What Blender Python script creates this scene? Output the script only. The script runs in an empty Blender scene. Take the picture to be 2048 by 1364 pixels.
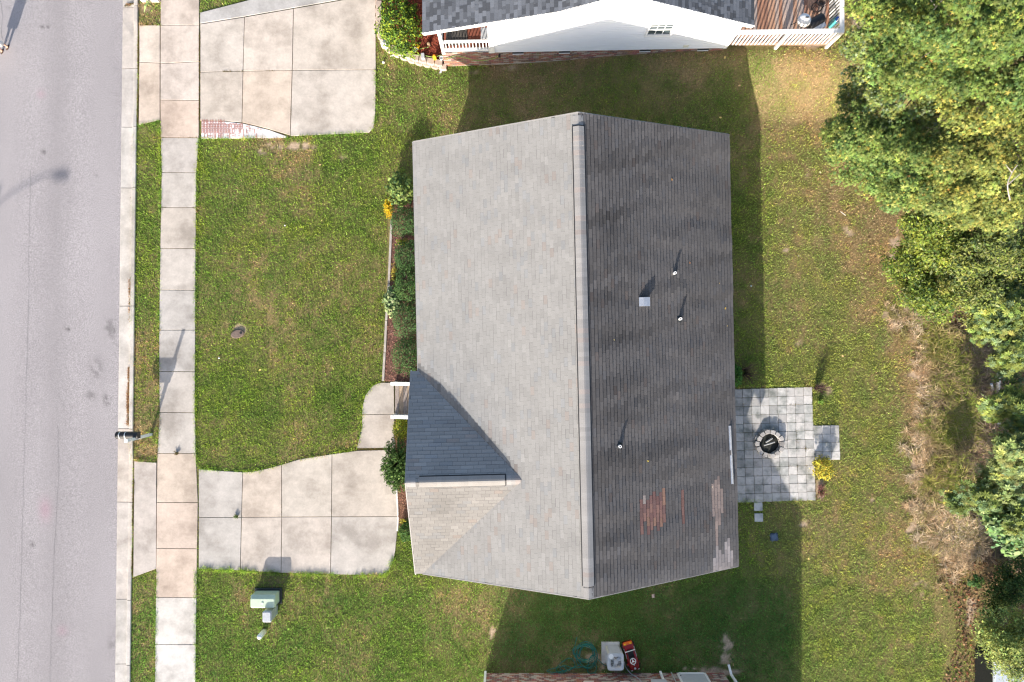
import bpy, bmesh, math, random
import numpy as np
from mathutils import Vector, Matrix, Quaternion

random.seed(7)
rng = np.random.default_rng(11)
R = math.radians

# ------------------------------------------------------------------ camera, sky, sun, exposure
CAM_H = 28.4                     # drone height in metres, looking straight down
FPX = 1365.33                    # focal length in photo pixels (24 mm on a 36 mm wide frame)
scene = bpy.context.scene
C = scene.collection
cam = bpy.data.cameras.new('camera')
cam.lens = 24.0
cam.sensor_width = 36.0
cam.clip_start = 0.1
cam.clip_end = 2000
camo = bpy.data.objects.new('camera', cam)
camo.location = (0, 0, CAM_H)
C.objects.link(camo)
scene.camera = camo

SUN_EL = R(22.0)
SUN_AZ = Vector((-0.300, -0.954, 0)).normalized()      # horizontal direction towards the sun
world = bpy.data.worlds.new('World')
scene.world = world
world.use_nodes = True
wn = world.node_tree
bg = wn.nodes['Background']
sky = wn.nodes.new('ShaderNodeTexSky')
sky.sky_type = 'NISHITA'
sky.sun_disc = False
sky.sun_elevation = SUN_EL
sky.sun_rotation = math.atan2(SUN_AZ.x, SUN_AZ.y)
sky.air_density = 1.0
sky.dust_density = 2.6
sky.ozone_density = 1.0
wn.links.new(sky.outputs[0], bg.inputs[0])
bg.inputs[1].default_value = 0.148

sun = bpy.data.lights.new('sun', 'SUN')
sun.energy = 4.5
sun.angle = R(0.55)
sun.color = (1.0, 0.92, 0.815)
suno = bpy.data.objects.new('sun', sun)
to_sun = (SUN_AZ * math.cos(SUN_EL) + Vector((0, 0, math.sin(SUN_EL)))).normalized()
suno.rotation_euler = to_sun.to_track_quat('Z', 'Y').to_euler()
suno.location = to_sun * 60
C.objects.link(suno)

scene.view_settings.view_transform = 'Standard'
scene.view_settings.look = 'None'
scene.view_settings.gamma = 1.0
scene.view_settings.use_curve_mapping = False
scene.view_settings.exposure = 0.96
scene.render.engine = 'CYCLES'
scene.cycles.use_denoising = True
scene.cycles.denoising_prefilter = 'ACCURATE'
scene.cycles.use_adaptive_sampling = False
scene.cycles.filter_width = 1.25
scene.cycles.sample_clamp_indirect = 4.0
scene.cycles.max_bounces = 6
scene.cycles.diffuse_bounces = 3
scene.cycles.transparent_max_bounces = 4

# ------------------------------------------------------------------ helpers
def W(px, py, z=0.0):
    """real place of a thing seen at photo pixel (px, py) when it stands at height z"""
    s = (CAM_H - z) / FPX
    return Vector(((px - 1024) * s, (682 - py) * s, z))

def W2(px, py, z=0.0):
    v = W(px, py, z)
    return (v.x, v.y)

SOIL = -0.045
def smooth(t):
    t = np.clip(t, 0, 1)
    return t * t * (3 - 2 * t)

def gz(x, y):
    """height of the soil: flat lot, a bank rising towards the white house's back corner, the street bed lower"""
    x = np.asarray(x, float); y = np.asarray(y, float)
    z = SOIL + 1.08 * smooth((y - 9.0) / 2.6) * smooth((x + 1.6) / 9.5)
    edge = -16.40 + 0.0113 * y + 0.57
    z = np.where(x < edge, -0.36, z)
    return z

def gzf(x, y):
    return float(gz(x, y))

def node_mat(name):
    m = bpy.data.materials.new(name)
    m.use_nodes = True
    nt = m.node_tree
    return m, nt, nt.nodes['Principled BSDF']

def M(name, base=(0.5, 0.5, 0.5), src='rgb', rough=0.85, noises=(), bump=None, spec=0.25, metal=0.0,
      tint=None, transl=0.0):
    """procedural material: base colour (fixed, from the 'Col' attribute or the object colour) broken up by
    world-space noises [(scale, amount, detail, (sx,sy,sz))], optional second tint by noise, fine bump"""
    m, nt, bs = node_mat(name)
    N, L = nt.nodes, nt.links
    geo = N.new('ShaderNodeNewGeometry')
    if src == 'attr':
        a = N.new('ShaderNodeAttribute'); a.attribute_name = 'Col'; col = a.outputs['Color']
    elif src == 'obj':
        a = N.new('ShaderNodeObjectInfo'); col = a.outputs['Color']
    else:
        a = N.new('ShaderNodeRGB'); a.outputs[0].default_value = (*base, 1); col = a.outputs[0]
    def pos(sc):
        mp = N.new('ShaderNodeMapping'); mp.inputs['Scale'].default_value = sc
        L.new(geo.outputs['Position'], mp.inputs['Vector']); return mp.outputs[0]
    if tint:
        tcol, tscale, lo, hi, tsc = tint
        n = N.new('ShaderNodeTexNoise'); n.inputs['Scale'].default_value = tscale; n.inputs['Detail'].default_value = 5
        n.inputs['Roughness'].default_value = 0.6
        L.new(pos(tsc), n.inputs['Vector'])
        r = N.new('ShaderNodeMapRange'); r.inputs[1].default_value = lo; r.inputs[2].default_value = hi
        L.new(n.outputs[0], r.inputs[0])
        mx = N.new('ShaderNodeMix'); mx.data_type = 'RGBA'; mx.blend_type = 'MULTIPLY'
        mx.inputs[7].default_value = (*tcol, 1)
        L.new(r.outputs[0], mx.inputs[0]); L.new(col, mx.inputs[6]); col = mx.outputs[2]
    for (sc, amt, det, vs) in noises:
        n = N.new('ShaderNodeTexNoise'); n.inputs['Scale'].default_value = sc; n.inputs['Detail'].default_value = det
        n.inputs['Roughness'].default_value = 0.65
        L.new(pos(vs), n.inputs['Vector'])
        r = N.new('ShaderNodeMapRange'); r.inputs[1].default_value = 0.3; r.inputs[2].default_value = 0.7
        r.inputs[3].default_value = 1 - amt; r.inputs[4].default_value = 1 + amt
        L.new(n.outputs[0], r.inputs[0])
        mx = N.new('ShaderNodeVectorMath'); mx.operation = 'SCALE'
        L.new(col, mx.inputs[0]); L.new(r.outputs[0], mx.inputs['Scale']); col = mx.outputs[0]
    L.new(col, bs.inputs['Base Color'])
    bs.inputs['Roughness'].default_value = rough
    bs.inputs['Specular IOR Level'].default_value = spec
    bs.inputs['Metallic'].default_value = metal
    if bump:
        n = N.new('ShaderNodeTexNoise'); n.inputs['Scale'].default_value = bump[0]; n.inputs['Detail'].default_value = 6
        L.new(geo.outputs['Position'], n.inputs['Vector'])
        b = N.new('ShaderNodeBump'); b.inputs['Strength'].default_value = bump[1]; b.inputs['Distance'].default_value = bump[2]
        L.new(n.outputs[0], b.inputs['Height']); L.new(b.outputs[0], bs.inputs['Normal'])
    if transl:
        tr = N.new('ShaderNodeBsdfTranslucent'); L.new(col, tr.inputs['Color'])
        ms = N.new('ShaderNodeMixShader'); ms.inputs[0].default_value = transl
        L.new(bs.outputs[0], ms.inputs[1]); L.new(tr.outputs[0], ms.inputs[2])
        L.new(ms.outputs[0], N['Material Output'].inputs['Surface'])
    return m

U1 = (1, 1, 1)
MT = {}
MT['ground'] = M('soil_and_thatch', src='attr', rough=1, spec=0.05, noises=[(14, 0.35, 6, U1), (60, 0.3, 3, U1)], bump=(40, 0.6, 0.03))
MT['grass'] = M('grass_blades', src='attr', rough=0.7, spec=0.12, transl=0.4)
MT['leaf'] = M('leaves', src='attr', rough=0.6, spec=0.18, transl=0.22)
MT['asphalt'] = M('asphalt', src='attr', rough=0.95, spec=0.15,
                  noises=[(0.35, 0.07, 4, (1, 0.35, 1)), (20, 0.15, 2, U1), (42, 0.36, 1, U1)], bump=(70, 0.35, 0.012))
MT['concrete'] = M('concrete', src='attr', rough=0.92, spec=0.2, tint=((0.70, 0.69, 0.68), 0.8, 0.45, 0.66, U1),
                   noises=[(0.5, 0.09, 7, U1), (2.6, 0.12, 8, U1), (11, 0.07, 5, U1), (45, 0.10, 3, U1)], bump=(60, 0.2, 0.008))
MT['paver'] = M('paver_concrete', src='obj', rough=0.9, spec=0.2, tint=((0.42, 0.46, 0.44), 2.0, 0.47, 0.70, U1),
                noises=[(6, 0.14, 6, U1), (50, 0.08, 4, U1)], bump=(60, 0.25, 0.008))
SHN = dict(rough=0.95, spec=0.15,
           noises=[(0.8, 0.07, 6, (0.5, 1.6, 1)), (38, 0.10, 4, U1), (90, 0.12, 2, U1)], bump=(120, 0.3, 0.006))
MT['shingle'] = M('asphalt_shingle', src='attr', **SHN)
MT['shingle_one'] = M('asphalt_shingle_single', src='obj', **SHN)
SH2 = dict(rough=0.95, spec=0.15, noises=[(30, 0.12, 4, U1), (80, 0.15, 2, U1)], bump=(120, 0.3, 0.006))
MT['shingle_dark'] = M('charcoal_shingle', src='attr', **SH2)
MT['shingle_dark_one'] = M('charcoal_shingle_single', src='obj', **SH2)
MT['felt'] = M('roofing_felt', (0.035, 0.035, 0.04), rough=0.95, noises=[(8, 0.2, 4, U1)])
MT['black'] = M('black_plastic', (0.018, 0.018, 0.02), rough=0.5, spec=0.4, noises=[(30, 0.15, 3, U1)])
MT['white'] = M('white_paint', (0.80, 0.80, 0.79), rough=0.55, spec=0.35, noises=[(3, 0.03, 5, U1), (40, 0.02, 3, U1)])
MT['white_worn'] = M('worn_white_paint', (0.72, 0.71, 0.69), rough=0.7, noises=[(6, 0.12, 6, (1, 1, 1)), (40, 0.12, 4, U1)])
MT['siding'] = M('white_vinyl_siding', (0.76, 0.775, 0.80), rough=0.5, spec=0.3, noises=[(1.5, 0.02, 4, U1)])
MT['brick'] = M('foundation_brick', src='attr', rough=0.92, noises=[(30, 0.18, 4, U1)], bump=(80, 0.3, 0.005))
MT['mortar'] = M('mortar', (0.46, 0.42, 0.38), rough=0.95, noises=[(20, 0.15, 4, U1)])
MT['wood'] = M('weathered_wood', src='attr', rough=0.85, noises=[(5, 0.28, 6, (6, 0.7, 1)), (18, 0.18, 4, (6, 0.7, 1))])
MT['wood_x'] = M('weathered_timber', src='attr', rough=0.85, noises=[(4, 0.2, 6, U1), (25, 0.15, 4, U1)])
MT['mulch'] = M('bark_mulch', src='attr', rough=0.95, noises=[(40, 0.3, 4, U1)], bump=(50, 0.5, 0.03))
MT['metal'] = M('galvanised_metal', (0.60, 0.62, 0.65), rough=0.4, metal=0.75, noises=[(9, 0.12, 5, U1)])
MT['dark_metal'] = M('dark_metal', (0.04, 0.045, 0.05), rough=0.45, metal=0.6, noises=[(15, 0.2, 4, U1)])
MT['grey_paint'] = M('light_grey_paint', (0.46, 0.48, 0.51), rough=0.5, noises=[(8, 0.06, 4, U1)])
MT['grey_box'] = M('grey_plastic', (0.40, 0.42, 0.44), rough=0.55, noises=[(8, 0.08, 4, U1)])
MT['green_paint'] = M('pale_green_paint', (0.47, 0.56, 0.43), rough=0.5, spec=0.3, noises=[(5, 0.07, 5, U1)])
MT['glass'] = M('window_glass', (0.06, 0.08, 0.09), rough=0.08, spec=0.6)
MT['red'] = M('dark_red_plastic', (0.22, 0.012, 0.015), rough=0.25, spec=0.5, noises=[(6, 0.12, 4, U1)])
MT['orange'] = M('orange_plastic', (0.65, 0.14, 0.03), rough=0.35, noises=[(20, 0.2, 3, U1)])
MT['yellow'] = M('yellow_plastic', (0.80, 0.45, 0.02), rough=0.4, noises=[(15, 0.08, 3, U1)])
MT['teal'] = M('teal_plastic', (0.10, 0.42, 0.42), rough=0.3, noises=[(8, 0.1, 3, U1)])
MT['blue'] = M('blue_plastic', (0.03, 0.12, 0.45), rough=0.4, noises=[(8, 0.1, 3, U1)])
MT['hose_green'] = M('dark_green_hose', (0.018, 0.15, 0.115), rough=0.4, spec=0.4, noises=[(12, 0.2, 3, U1)])
MT['hose_pale'] = M('pale_green_hose', (0.28, 0.42, 0.12), rough=0.45, noises=[(12, 0.1, 3, U1)])
MT['bark'] = M('bark', (0.22, 0.18, 0.14), rough=0.95, noises=[(9, 0.3, 6, (1, 1, 0.3))], bump=(30, 0.5, 0.02))
MT['stone'] = M('cast_stone', src='obj', rough=0.92, noises=[(7, 0.16, 6, U1), (40, 0.1, 4, U1)], bump=(50, 0.35, 0.01))
MT['char'] = M('ash_and_char', (0.03, 0.032, 0.028), rough=0.95, noises=[(14, 0.4, 5, U1)], bump=(30, 0.6, 0.03))
MT['rust'] = M('rusty_iron', (0.16, 0.12, 0.10), rough=0.85, noises=[(20, 0.3, 5, U1)], bump=(40, 0.4, 0.01))
MT['skin'] = M('skin', (0.55, 0.33, 0.24), rough=0.55, noises=[(20, 0.05, 3, U1)])
MT['cloth_white'] = M('white_cotton', (0.80, 0.79, 0.76), rough=0.9, noises=[(25, 0.06, 4, U1)])
MT['shoe'] = M('brown_leather', (0.06, 0.04, 0.03), rough=0.6, noises=[(30, 0.2, 3, U1)])
MT['hair'] = M('dark_hair', (0.03, 0.02, 0.015), rough=0.6)
MT['brick_print'] = None

# ------------------------------------------------------------------ objects
def tag(o, label=None, cat=None, group=None, kind=None):
    if label: o['label'] = label
    if cat: o['category'] = cat
    if group: o['group'] = group
    if kind: o['kind'] = kind
    return o

def root(name, loc, label=None, cat=None, group=None, kind=None):
    o = bpy.data.objects.new(name, None)
    o.empty_display_size = 0.3
    o.location = loc
    C.objects.link(o)
    return tag(o, label, cat, group, kind)

def world_off(parent):
    v = Vector((0, 0, 0))
    while parent is not None:
        v = v + Vector(parent.location)
        parent = parent.parent
    return v

class MB:
    """collects faces in world coordinates and links them as ONE mesh object"""
    def __init__(s):
        s.v = []; s.f = []; s.c = []; s.col = (0.5, 0.5, 0.5); s.mi = []; s.m = 0
    def add(s, verts, faces, col=None):
        o = len(s.v); c = col or s.col
        s.v.extend([tuple(p) for p in verts]); s.c.extend([c] * len(verts))
        for f in faces:
            s.f.append(tuple(i + o for i in f)); s.mi.append(s.m)
        return s
    def box(s, c, size, rz=0.0, col=None, taper=1.0, rot=None):
        x, y, z = size[0] / 2, size[1] / 2, size[2] / 2
        t = taper
        p = [(-x, -y, -z), (x, -y, -z), (x, y, -z), (-x, y, -z), (-x * t, -y * t, z), (x * t, -y * t, z), (x * t, y * t, z), (-x * t, y * t, z)]
        q = rot if rot is not None else Matrix.Rotation(rz, 3, 'Z')
        p = [q @ Vector(a) + Vector(c) for a in p]
        return s.add(p, [(3, 2, 1, 0), (4, 5, 6, 7), (0, 1, 5, 4), (1, 2, 6, 5), (2, 3, 7, 6), (3, 0, 4, 7)], col)
    def beam(s, a, b, w, h, col=None):
        """box section w (sideways) x h (up) running from a to b"""
        a, b = Vector(a), Vector(b); d = b - a; L = d.length; d.normalize()
        up = Vector((0, 0, 1)) if abs(d.z) < 0.95 else Vector((0, 1, 0))
        sd = d.cross(up).normalized(); up = sd.cross(d).normalized()
        p = []
        for e in (a, b):
            for (i, j) in ((-1, -1), (1, -1), (1, 1), (-1, 1)):
                p.append(e + sd * (i * w / 2) + up * (j * h / 2))
        return s.add(p, [(0, 1, 2, 3), (7, 6, 5, 4), (0, 4, 5, 1), (1, 5, 6, 2), (2, 6, 7, 3), (3, 7, 4, 0)], col)
    def tube(s, path, r, n=8, col=None, cap=True):
        path = [Vector(p) for p in path]
        rr = r if isinstance(r, (list, tuple)) else [r] * len(path)
        vs = []; fs = []
        ref = None
        for i, p in enumerate(path):
            d = (path[min(i + 1, len(path) - 1)] - path[max(i - 1, 0)])
            d = d.normalized() if d.length > 1e-9 else Vector((0, 0, 1))
            if ref is None or abs(ref.dot(d)) > 0.97:
                ref = Vector((0, 0, 1)) if abs(d.z) < 0.9 else Vector((1, 0, 0))
            a = d.cross(ref).normalized(); b = d.cross(a).normalized(); ref = a.cross(d).normalized() * 1.0
            for k in range(n):
                t = 2 * math.pi * k / n
                vs.append(p + a * (math.cos(t) * rr[i]) + b * (math.sin(t) * rr[i]))
        for i in range(len(path) - 1):
            for k in range(n):
                k2 = (k + 1) % n
                fs.append((i * n + k, i * n + k2, (i + 1) * n + k2, (i + 1) * n + k))
        if cap:
            fs.append(tuple(range(n))[::-1]); fs.append(tuple(range((len(path) - 1) * n, len(path) * n)))
        return s.add(vs, fs, col)
    def lathe(s, c, prof, n=20, col=None, sx=1.0, sy=1.0, rot=None):
        vs = []; fs = []
        c = Vector(c)
        for (r, z) in prof:
            for k in range(n):
                t = 2 * math.pi * k / n
                p = Vector((r * sx * math.cos(t), r * sy * math.sin(t), z))
                if rot is not None: p = rot @ p
                vs.append(c + p)
        for i in range(len(prof) - 1):
            for k in range(n):
                k2 = (k + 1) % n
                fs.append((i * n + k, i * n + k2, (i + 1) * n + k2, (i + 1) * n + k))
        if prof[0][0] > 1e-4: fs.append(tuple(range(n))[::-1])
        if prof[-1][0] > 1e-4: fs.append(tuple(range((len(prof) - 1) * n, len(prof) * n)))
        return s.add(vs, fs, col)
    def prism(s, poly, z0, z1, bev=0.0, col=None):
        """poly: list of (x,y[,z]) CCW; flat slab with a small chamfer round its top edge"""
        n = len(poly)
        P = [Vector((p[0], p[1], 0)) for p in poly]
        zt = [p[2] if len(p) > 2 else z1 for p in poly]
        ins = inset(P, bev) if bev else P
        vs = [(p.x, p.y, z0) for p in P] + [(p.x, p.y, z - bev) for p, z in zip(P, zt)]
        fs = [(i, (i + 1) % n, n + (i + 1) % n, n + i) for i in range(n)]
        if bev:
            vs += [(p.x, p.y, z) for p, z in zip(ins, zt)]
            fs += [(n + i, n + (i + 1) % n, 2 * n + (i + 1) % n, 2 * n + i) for i in range(n)]
            fs.append(tuple(range(2 * n, 3 * n)))
        else:
            fs.append(tuple(range(n, 2 * n)))
        return s.add(vs, fs, col)
    def build(s, name, mat, parent=None, kind=None, smooth_=False, bevel=0.0, label=None, mats=None):
        off = world_off(parent) if parent is not None else Vector((0, 0, 0))
        me = bpy.data.meshes.new(name)
        vv = [(a - off.x, b - off.y, c - off.z) for (a, b, c) in s.v]
        loc = None
        if parent is None:
            a = np.array(vv); loc = Vector(((a[:, 0].min() + a[:, 0].max()) / 2, (a[:, 1].min() + a[:, 1].max()) / 2, a[:, 2].min()))
            vv = [(p[0] - loc.x, p[1] - loc.y, p[2] - loc.z) for p in vv]
        me.from_pydata(vv, [], s.f)
        at = me.attributes.new('Col', 'FLOAT_COLOR', 'POINT')
        at.data.foreach_set('color', np.array([(*c, 1) for c in s.c], dtype=np.float32).ravel())
        if mats:
            for q in mats: me.materials.append(q)
            me.polygons.foreach_set('material_index', s.mi)
        else:
            me.materials.append(mat)
        if smooth_: me.polygons.foreach_set('use_smooth', [True] * len(me.polygons))
        me.update()
        o = bpy.data.objects.new(name, me)
        C.objects.link(o)
        if parent is not None: o.parent = parent
        else: o.location = loc
        if bevel:
            b = o.modifiers.new('bevel', 'BEVEL'); b.width = bevel; b.segments = 2; b.limit_method = 'ANGLE'; b.angle_limit = R(40)
        if kind: o['kind'] = kind
        if label: o['label'] = label
        return o

def inset(P, d):
    n = len(P); out = []
    area = sum(P[i].x * P[(i + 1) % n].y - P[(i + 1) % n].x * P[i].y for i in range(n))
    sg = 1 if area > 0 else -1
    for i in range(n):
        a, b, c = P[i - 1], P[i], P[(i + 1) % n]
        e1 = (b - a).normalized(); e2 = (c - b).normalized()
        n1 = Vector((-e1.y, e1.x, 0)) * sg; n2 = Vector((-e2.y, e2.x, 0)) * sg
        k = n1 + n2
        q = k.length_squared
        out.append(b + k * (2 * d / q if q > 0.25 else d))
    return out

def np_mesh(name, verts, tris, cols, mat, parent=None, kind=None):
    """big triangle mesh from numpy arrays (world coordinates)"""
    off = world_off(parent) if parent is not None else Vector((0, 0, 0))
    v = np.asarray(verts, np.float32) - np.array(off, np.float32)
    t = np.asarray(tris, np.int32)
    me = bpy.data.meshes.new(name)
    me.vertices.add(len(v)); me.vertices.foreach_set('co', v.ravel())
    me.loops.add(t.size); me.loops.foreach_set('vertex_index', t.ravel())
    me.polygons.add(len(t)); me.polygons.foreach_set('loop_start', np.arange(0, t.size, 3, dtype=np.int32))
    at = me.attributes.new('Col', 'FLOAT_COLOR', 'POINT')
    c4 = np.ones((len(v), 4), np.float32); c4[:, :3] = cols
    at.data.foreach_set('color', c4.ravel())
    me.materials.append(mat)
    me.update(calc_edges=True)
    o = bpy.data.objects.new(name, me)
    C.objects.link(o)
    if parent is not None: o.parent = parent
    if kind: o['kind'] = kind
    return o

# ------------------------------------------------------------------ noise fields
def _h(i, j, seed):
    n = (i.astype(np.int64) * 374761393 + j.astype(np.int64) * 668265263 + seed * 1274126177) & 0xffffffff
    n = ((n ^ (n >> 13)) * 1274126177) & 0xffffffff
    return ((n ^ (n >> 16)) & 0xffff) / 65535.0

def vnoise(x, y, sc, seed=0):
    x = np.asarray(x, float) * sc; y = np.asarray(y, float) * sc
    i = np.floor(x); j = np.floor(y); u = x - i; v = y - j
    u = u * u * (3 - 2 * u); v = v * v * (3 - 2 * v)
    a, b, c, d = _h(i, j, seed), _h(i + 1, j, seed), _h(i, j + 1, seed), _h(i + 1, j + 1, seed)
    return (a * (1 - u) + b * u) * (1 - v) + (c * (1 - u) + d * u) * v

def fbm(x, y, sc, seed=0, octv=4):
    s = 0; a = 0.5; t = 0
    for k in range(octv):
        s = s + a * vnoise(x, y, sc * 2 ** k, seed + 17 * k); t += a; a *= 0.55
    return s / t

def in_poly(x, y, poly):
    x = np.asarray(x); y = np.asarray(y)
    r = np.zeros(x.shape, bool); n = len(poly); j = n - 1
    for i in range(n):
        xi, yi = poly[i][0], poly[i][1]; xj, yj = poly[j][0], poly[j][1]
        c = ((yi > y) != (yj > y)) & (x < (xj - xi) * (y - yi) / (yj - yi + 1e-12) + xi)
        r ^= c; j = i
    return r
# ================================================================== LAWN FIELDS
DRY = [(295, 30, .75), (295, 270, .45), (292, 400, .45), (285, 600, .35), (285, 780, .62), (290, 860, .6), (285, 1250, .32),
       (450, 20, .35), (440, 300, .45), (560, 300, .58), (700, 310, .3), (470, 400, .42), (600, 420, .34), (720, 430, .28), (640, 520, .46),
       (480, 560, .35), (560, 650, .60), (690, 640, .38), (600, 740, .58), (450, 760, .28), (500, 830, .22), (680, 800, .36),
       (600, 870, .40), (440, 900, .38), (420, 700, .42), (740, 730, .4),
       (800, 150, .50), (850, 210, .55), (790, 260, .35), (930, 140, .55), (1000, 130, .80), (1150, 120, .80), (1350, 110, .72),
       (1000, 190, .38), (1150, 180, .36), (1300, 200, .34), (1420, 150, .62), (1450, 230, .32), (1500, 120, .62),
       (1540, 160, .82), (1620, 120, .86), (1600, 220, .86), (1560, 300, .62), (1500, 360, .42), (1620, 350, .58), (1680, 400, .70),
       (1500, 480, .40), (1600, 480, .66), (1720, 500, .86), (1760, 440, .95), (1520, 600, .34), (1640, 620, .52), (1740, 610, .85),
       (1480, 420, .2), (1500, 700, .28), (1600, 720, .42), (1660, 690, .36), (1740, 700, .46), (1800, 680, .92), (1860, 760, 1.0),
       (1700, 800, .48), (1760, 860, .40), (1840, 860, .96), (1700, 950, .45), (1800, 980, .66), (1850, 1010, .96), (1660, 880, .42),
       (1520, 1020, .45), (1600, 1040, .48), (1500, 1120, .25), (1700, 1080, .42), (1800, 1080, .70), (1880, 1100, .96), (1950, 1150, .9),
       (1640, 1200, .36), (1760, 1240, .48), (1850, 1180, .66), (1920, 1280, .62), (1680, 1330, .38), (1850, 1340, .46), (1560, 1300, .16),
       (460, 1180, .36), (420, 1300, .22), (600, 1160, .36), (650, 1250, .20), (760, 1180, .26), (800, 1300, .28), (930, 1240, .42),
       (560, 1320, .24), (700, 1340, .34), (900, 1350, .28), (1080, 1230, .18), (1250, 1240, .12), (1400, 1220, .12), (1350, 1300, .15),
       (1180, 1330, .5), (1450, 1330, .4), (1950, 900, .75), (1980, 760, .85), (2000, 400, .7), (1850, 560, .7), (1750, 100, .8), (2000, 100, .7)]
DRYP = np.array([W2(a, b) for a, b, c in DRY]); DRYV = np.array([c for *_, c in DRY])
# bare earth: centre px, radii px, angle, strength
DIRT = [(582, 291, 46, 8, 0.05, .8), (527, 303, 14, 7, 0.2, .8), (1455, 1300, 16, 30, 0, .95), (1440, 1345, 40, 7, 0, .8), (986, 1268, 8, 22, 0, .5),
        (1780, 640, 24, 16, .4, .95), (1765, 655, 14, 10, 0, .8), (1700, 462, 14, 10, .6, .6), (1610, 350, 8, 4, 0, .7), (1570, 500, 9, 4, 0, .7),
        (1492, 345, 14, 6, 0, .4), (1600, 105, 26, 14, 0, .7), (1560, 150, 20, 10, 0, .25), (1690, 60, 20, 60, 0, .75), (1030, 138, 40, 8, 0, .45), (950, 145, 24, 6, 0, .5),
        (1790, 500, 10, 60, 0, .7), (1845, 740, 34, 26, .6, .8), (1858, 800, 30, 44, 0, .55), (1846, 900, 24, 90, 0, .75), (1830, 1055, 22, 26, 0, .75),
        (1900, 1085, 60, 30, .3, .6), (1942, 1220, 10, 34, .1, .95), (1840, 1180, 22, 36, 0, .35), (1745, 1000, 10, 7, 0, .4), (1610, 1052, 16, 10, 0, .5),
        (1640, 782, 30, 18, 0, .55), (1640, 990, 10, 40, 0, .6), (475, 660, 15, 10, 0, .8), (290, 20, 26, 26, 0, .3), (1178, 1312, 30, 26, 0, .6),
        (1220, 1330, 40, 22, 0, .5), (690, 315, 40, 5, -.1, .35), (470, 640, 10, 5, 0, .2), (1600, 685, 16, 8, 0, .4), (1400, 1338, 50, 6, 0, .7), (1290, 1330, 14, 14, 0, .4), (1920, 760, 40, 90, 0, .5), (1960, 1090, 60, 40, 0, .6)]

def dry_field(x, y):
    x = np.asarray(x, float); y = np.asarray(y, float)
    num = np.zeros(x.shape); den = np.zeros(x.shape)
    for (a, b), v in zip(DRYP, DRYV):
        w = 1.0 / ((x - a) ** 2 + (y - b) ** 2 + 0.12) ** 1.6
        num += w * v; den += w
    d = num / den
    d = d + (fbm(x, y, 0.45, 3) - 0.5) * 0.8 + (fbm(x, y, 2.6, 9, 5) - 0.5) * 0.95
    return np.clip(d, 0, 1)

def dirt_field(x, y):
    x = np.asarray(x, float); y = np.asarray(y, float)
    r = np.zeros(x.shape)
    for (px, py, rx, ry, an, st) in DIRT:
        cx, cy = W2(px, py); rx /= 48.07; ry /= 48.07
        dx = x - cx; dy = -(y - cy)
        u = (dx * math.cos(an) + dy * math.sin(an)) / rx; v = (-dx * math.sin(an) + dy * math.cos(an)) / ry
        r = np.maximum(r, st * np.exp(-(u * u + v * v) * 0.9))
    k = r * .9 + (fbm(x, y, 3.4, 21, 5) - 0.5) * 2.1 * np.minimum(1, r * 3)
    return smooth((k - 0.26) / 0.42) * np.minimum(1, r * 2.2)

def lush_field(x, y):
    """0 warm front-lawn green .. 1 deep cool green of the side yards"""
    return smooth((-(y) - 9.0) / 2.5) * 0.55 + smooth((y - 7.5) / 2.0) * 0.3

# ================================================================== GROUND (one sheet to the horizon)
def axis(lo, hi, step, far):
    a = np.arange(lo, hi + 1e-6, step)
    g = []; d = step * 4; p = hi
    while p < far:
        p += d; g.append(p); d *= 1.5
    gl = []; d = step * 4; p = lo
    while p > -far:
        p -= d; gl.append(p); d *= 1.5
    return np.concatenate([np.array(gl[::-1]), a, np.array(g)])
ax = axis(-24, 24, 0.13, 700); ay = axis(-16.5, 18, 0.13, 700)
X, Y = np.meshgrid(ax, ay)
Z = gz(X, Y) + (fbm(X, Y, 0.5, 5) - 0.5) * 0.03 + (fbm(X, Y, 5, 6) - 0.5) * 0.02
near = (abs(X) < 26) & (abs(Y) < 20)
dd = np.where(near, dry_field(X, Y), 0.45); dt = np.where(near, dirt_field(X, Y), 0.0)
def mix3(a, b, t):
    t = t[..., None]
    return np.asarray(a) * (1 - t) + np.asarray(b) * t
gc = mix3((0.095, 0.125, 0.032), (0.27, 0.195, 0.10), dd)
gc = mix3(gc, (0.44, 0.33, 0.235), dt)
ny, nx = X.shape
idx = np.arange(nx * ny).reshape(ny, nx)
q = np.stack([idx[:-1, :-1], idx[:-1, 1:], idx[1:, 1:], idx[1:, :-1]], -1).reshape(-1, 4)
tris = np.concatenate([q[:, [0, 1, 2]], q[:, [0, 2, 3]]])
ground = np_mesh('ground', np.stack([X, Y, Z], -1).reshape(-1, 3), tris, gc.reshape(-1, 3), MT['ground'], kind='structure')

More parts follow.
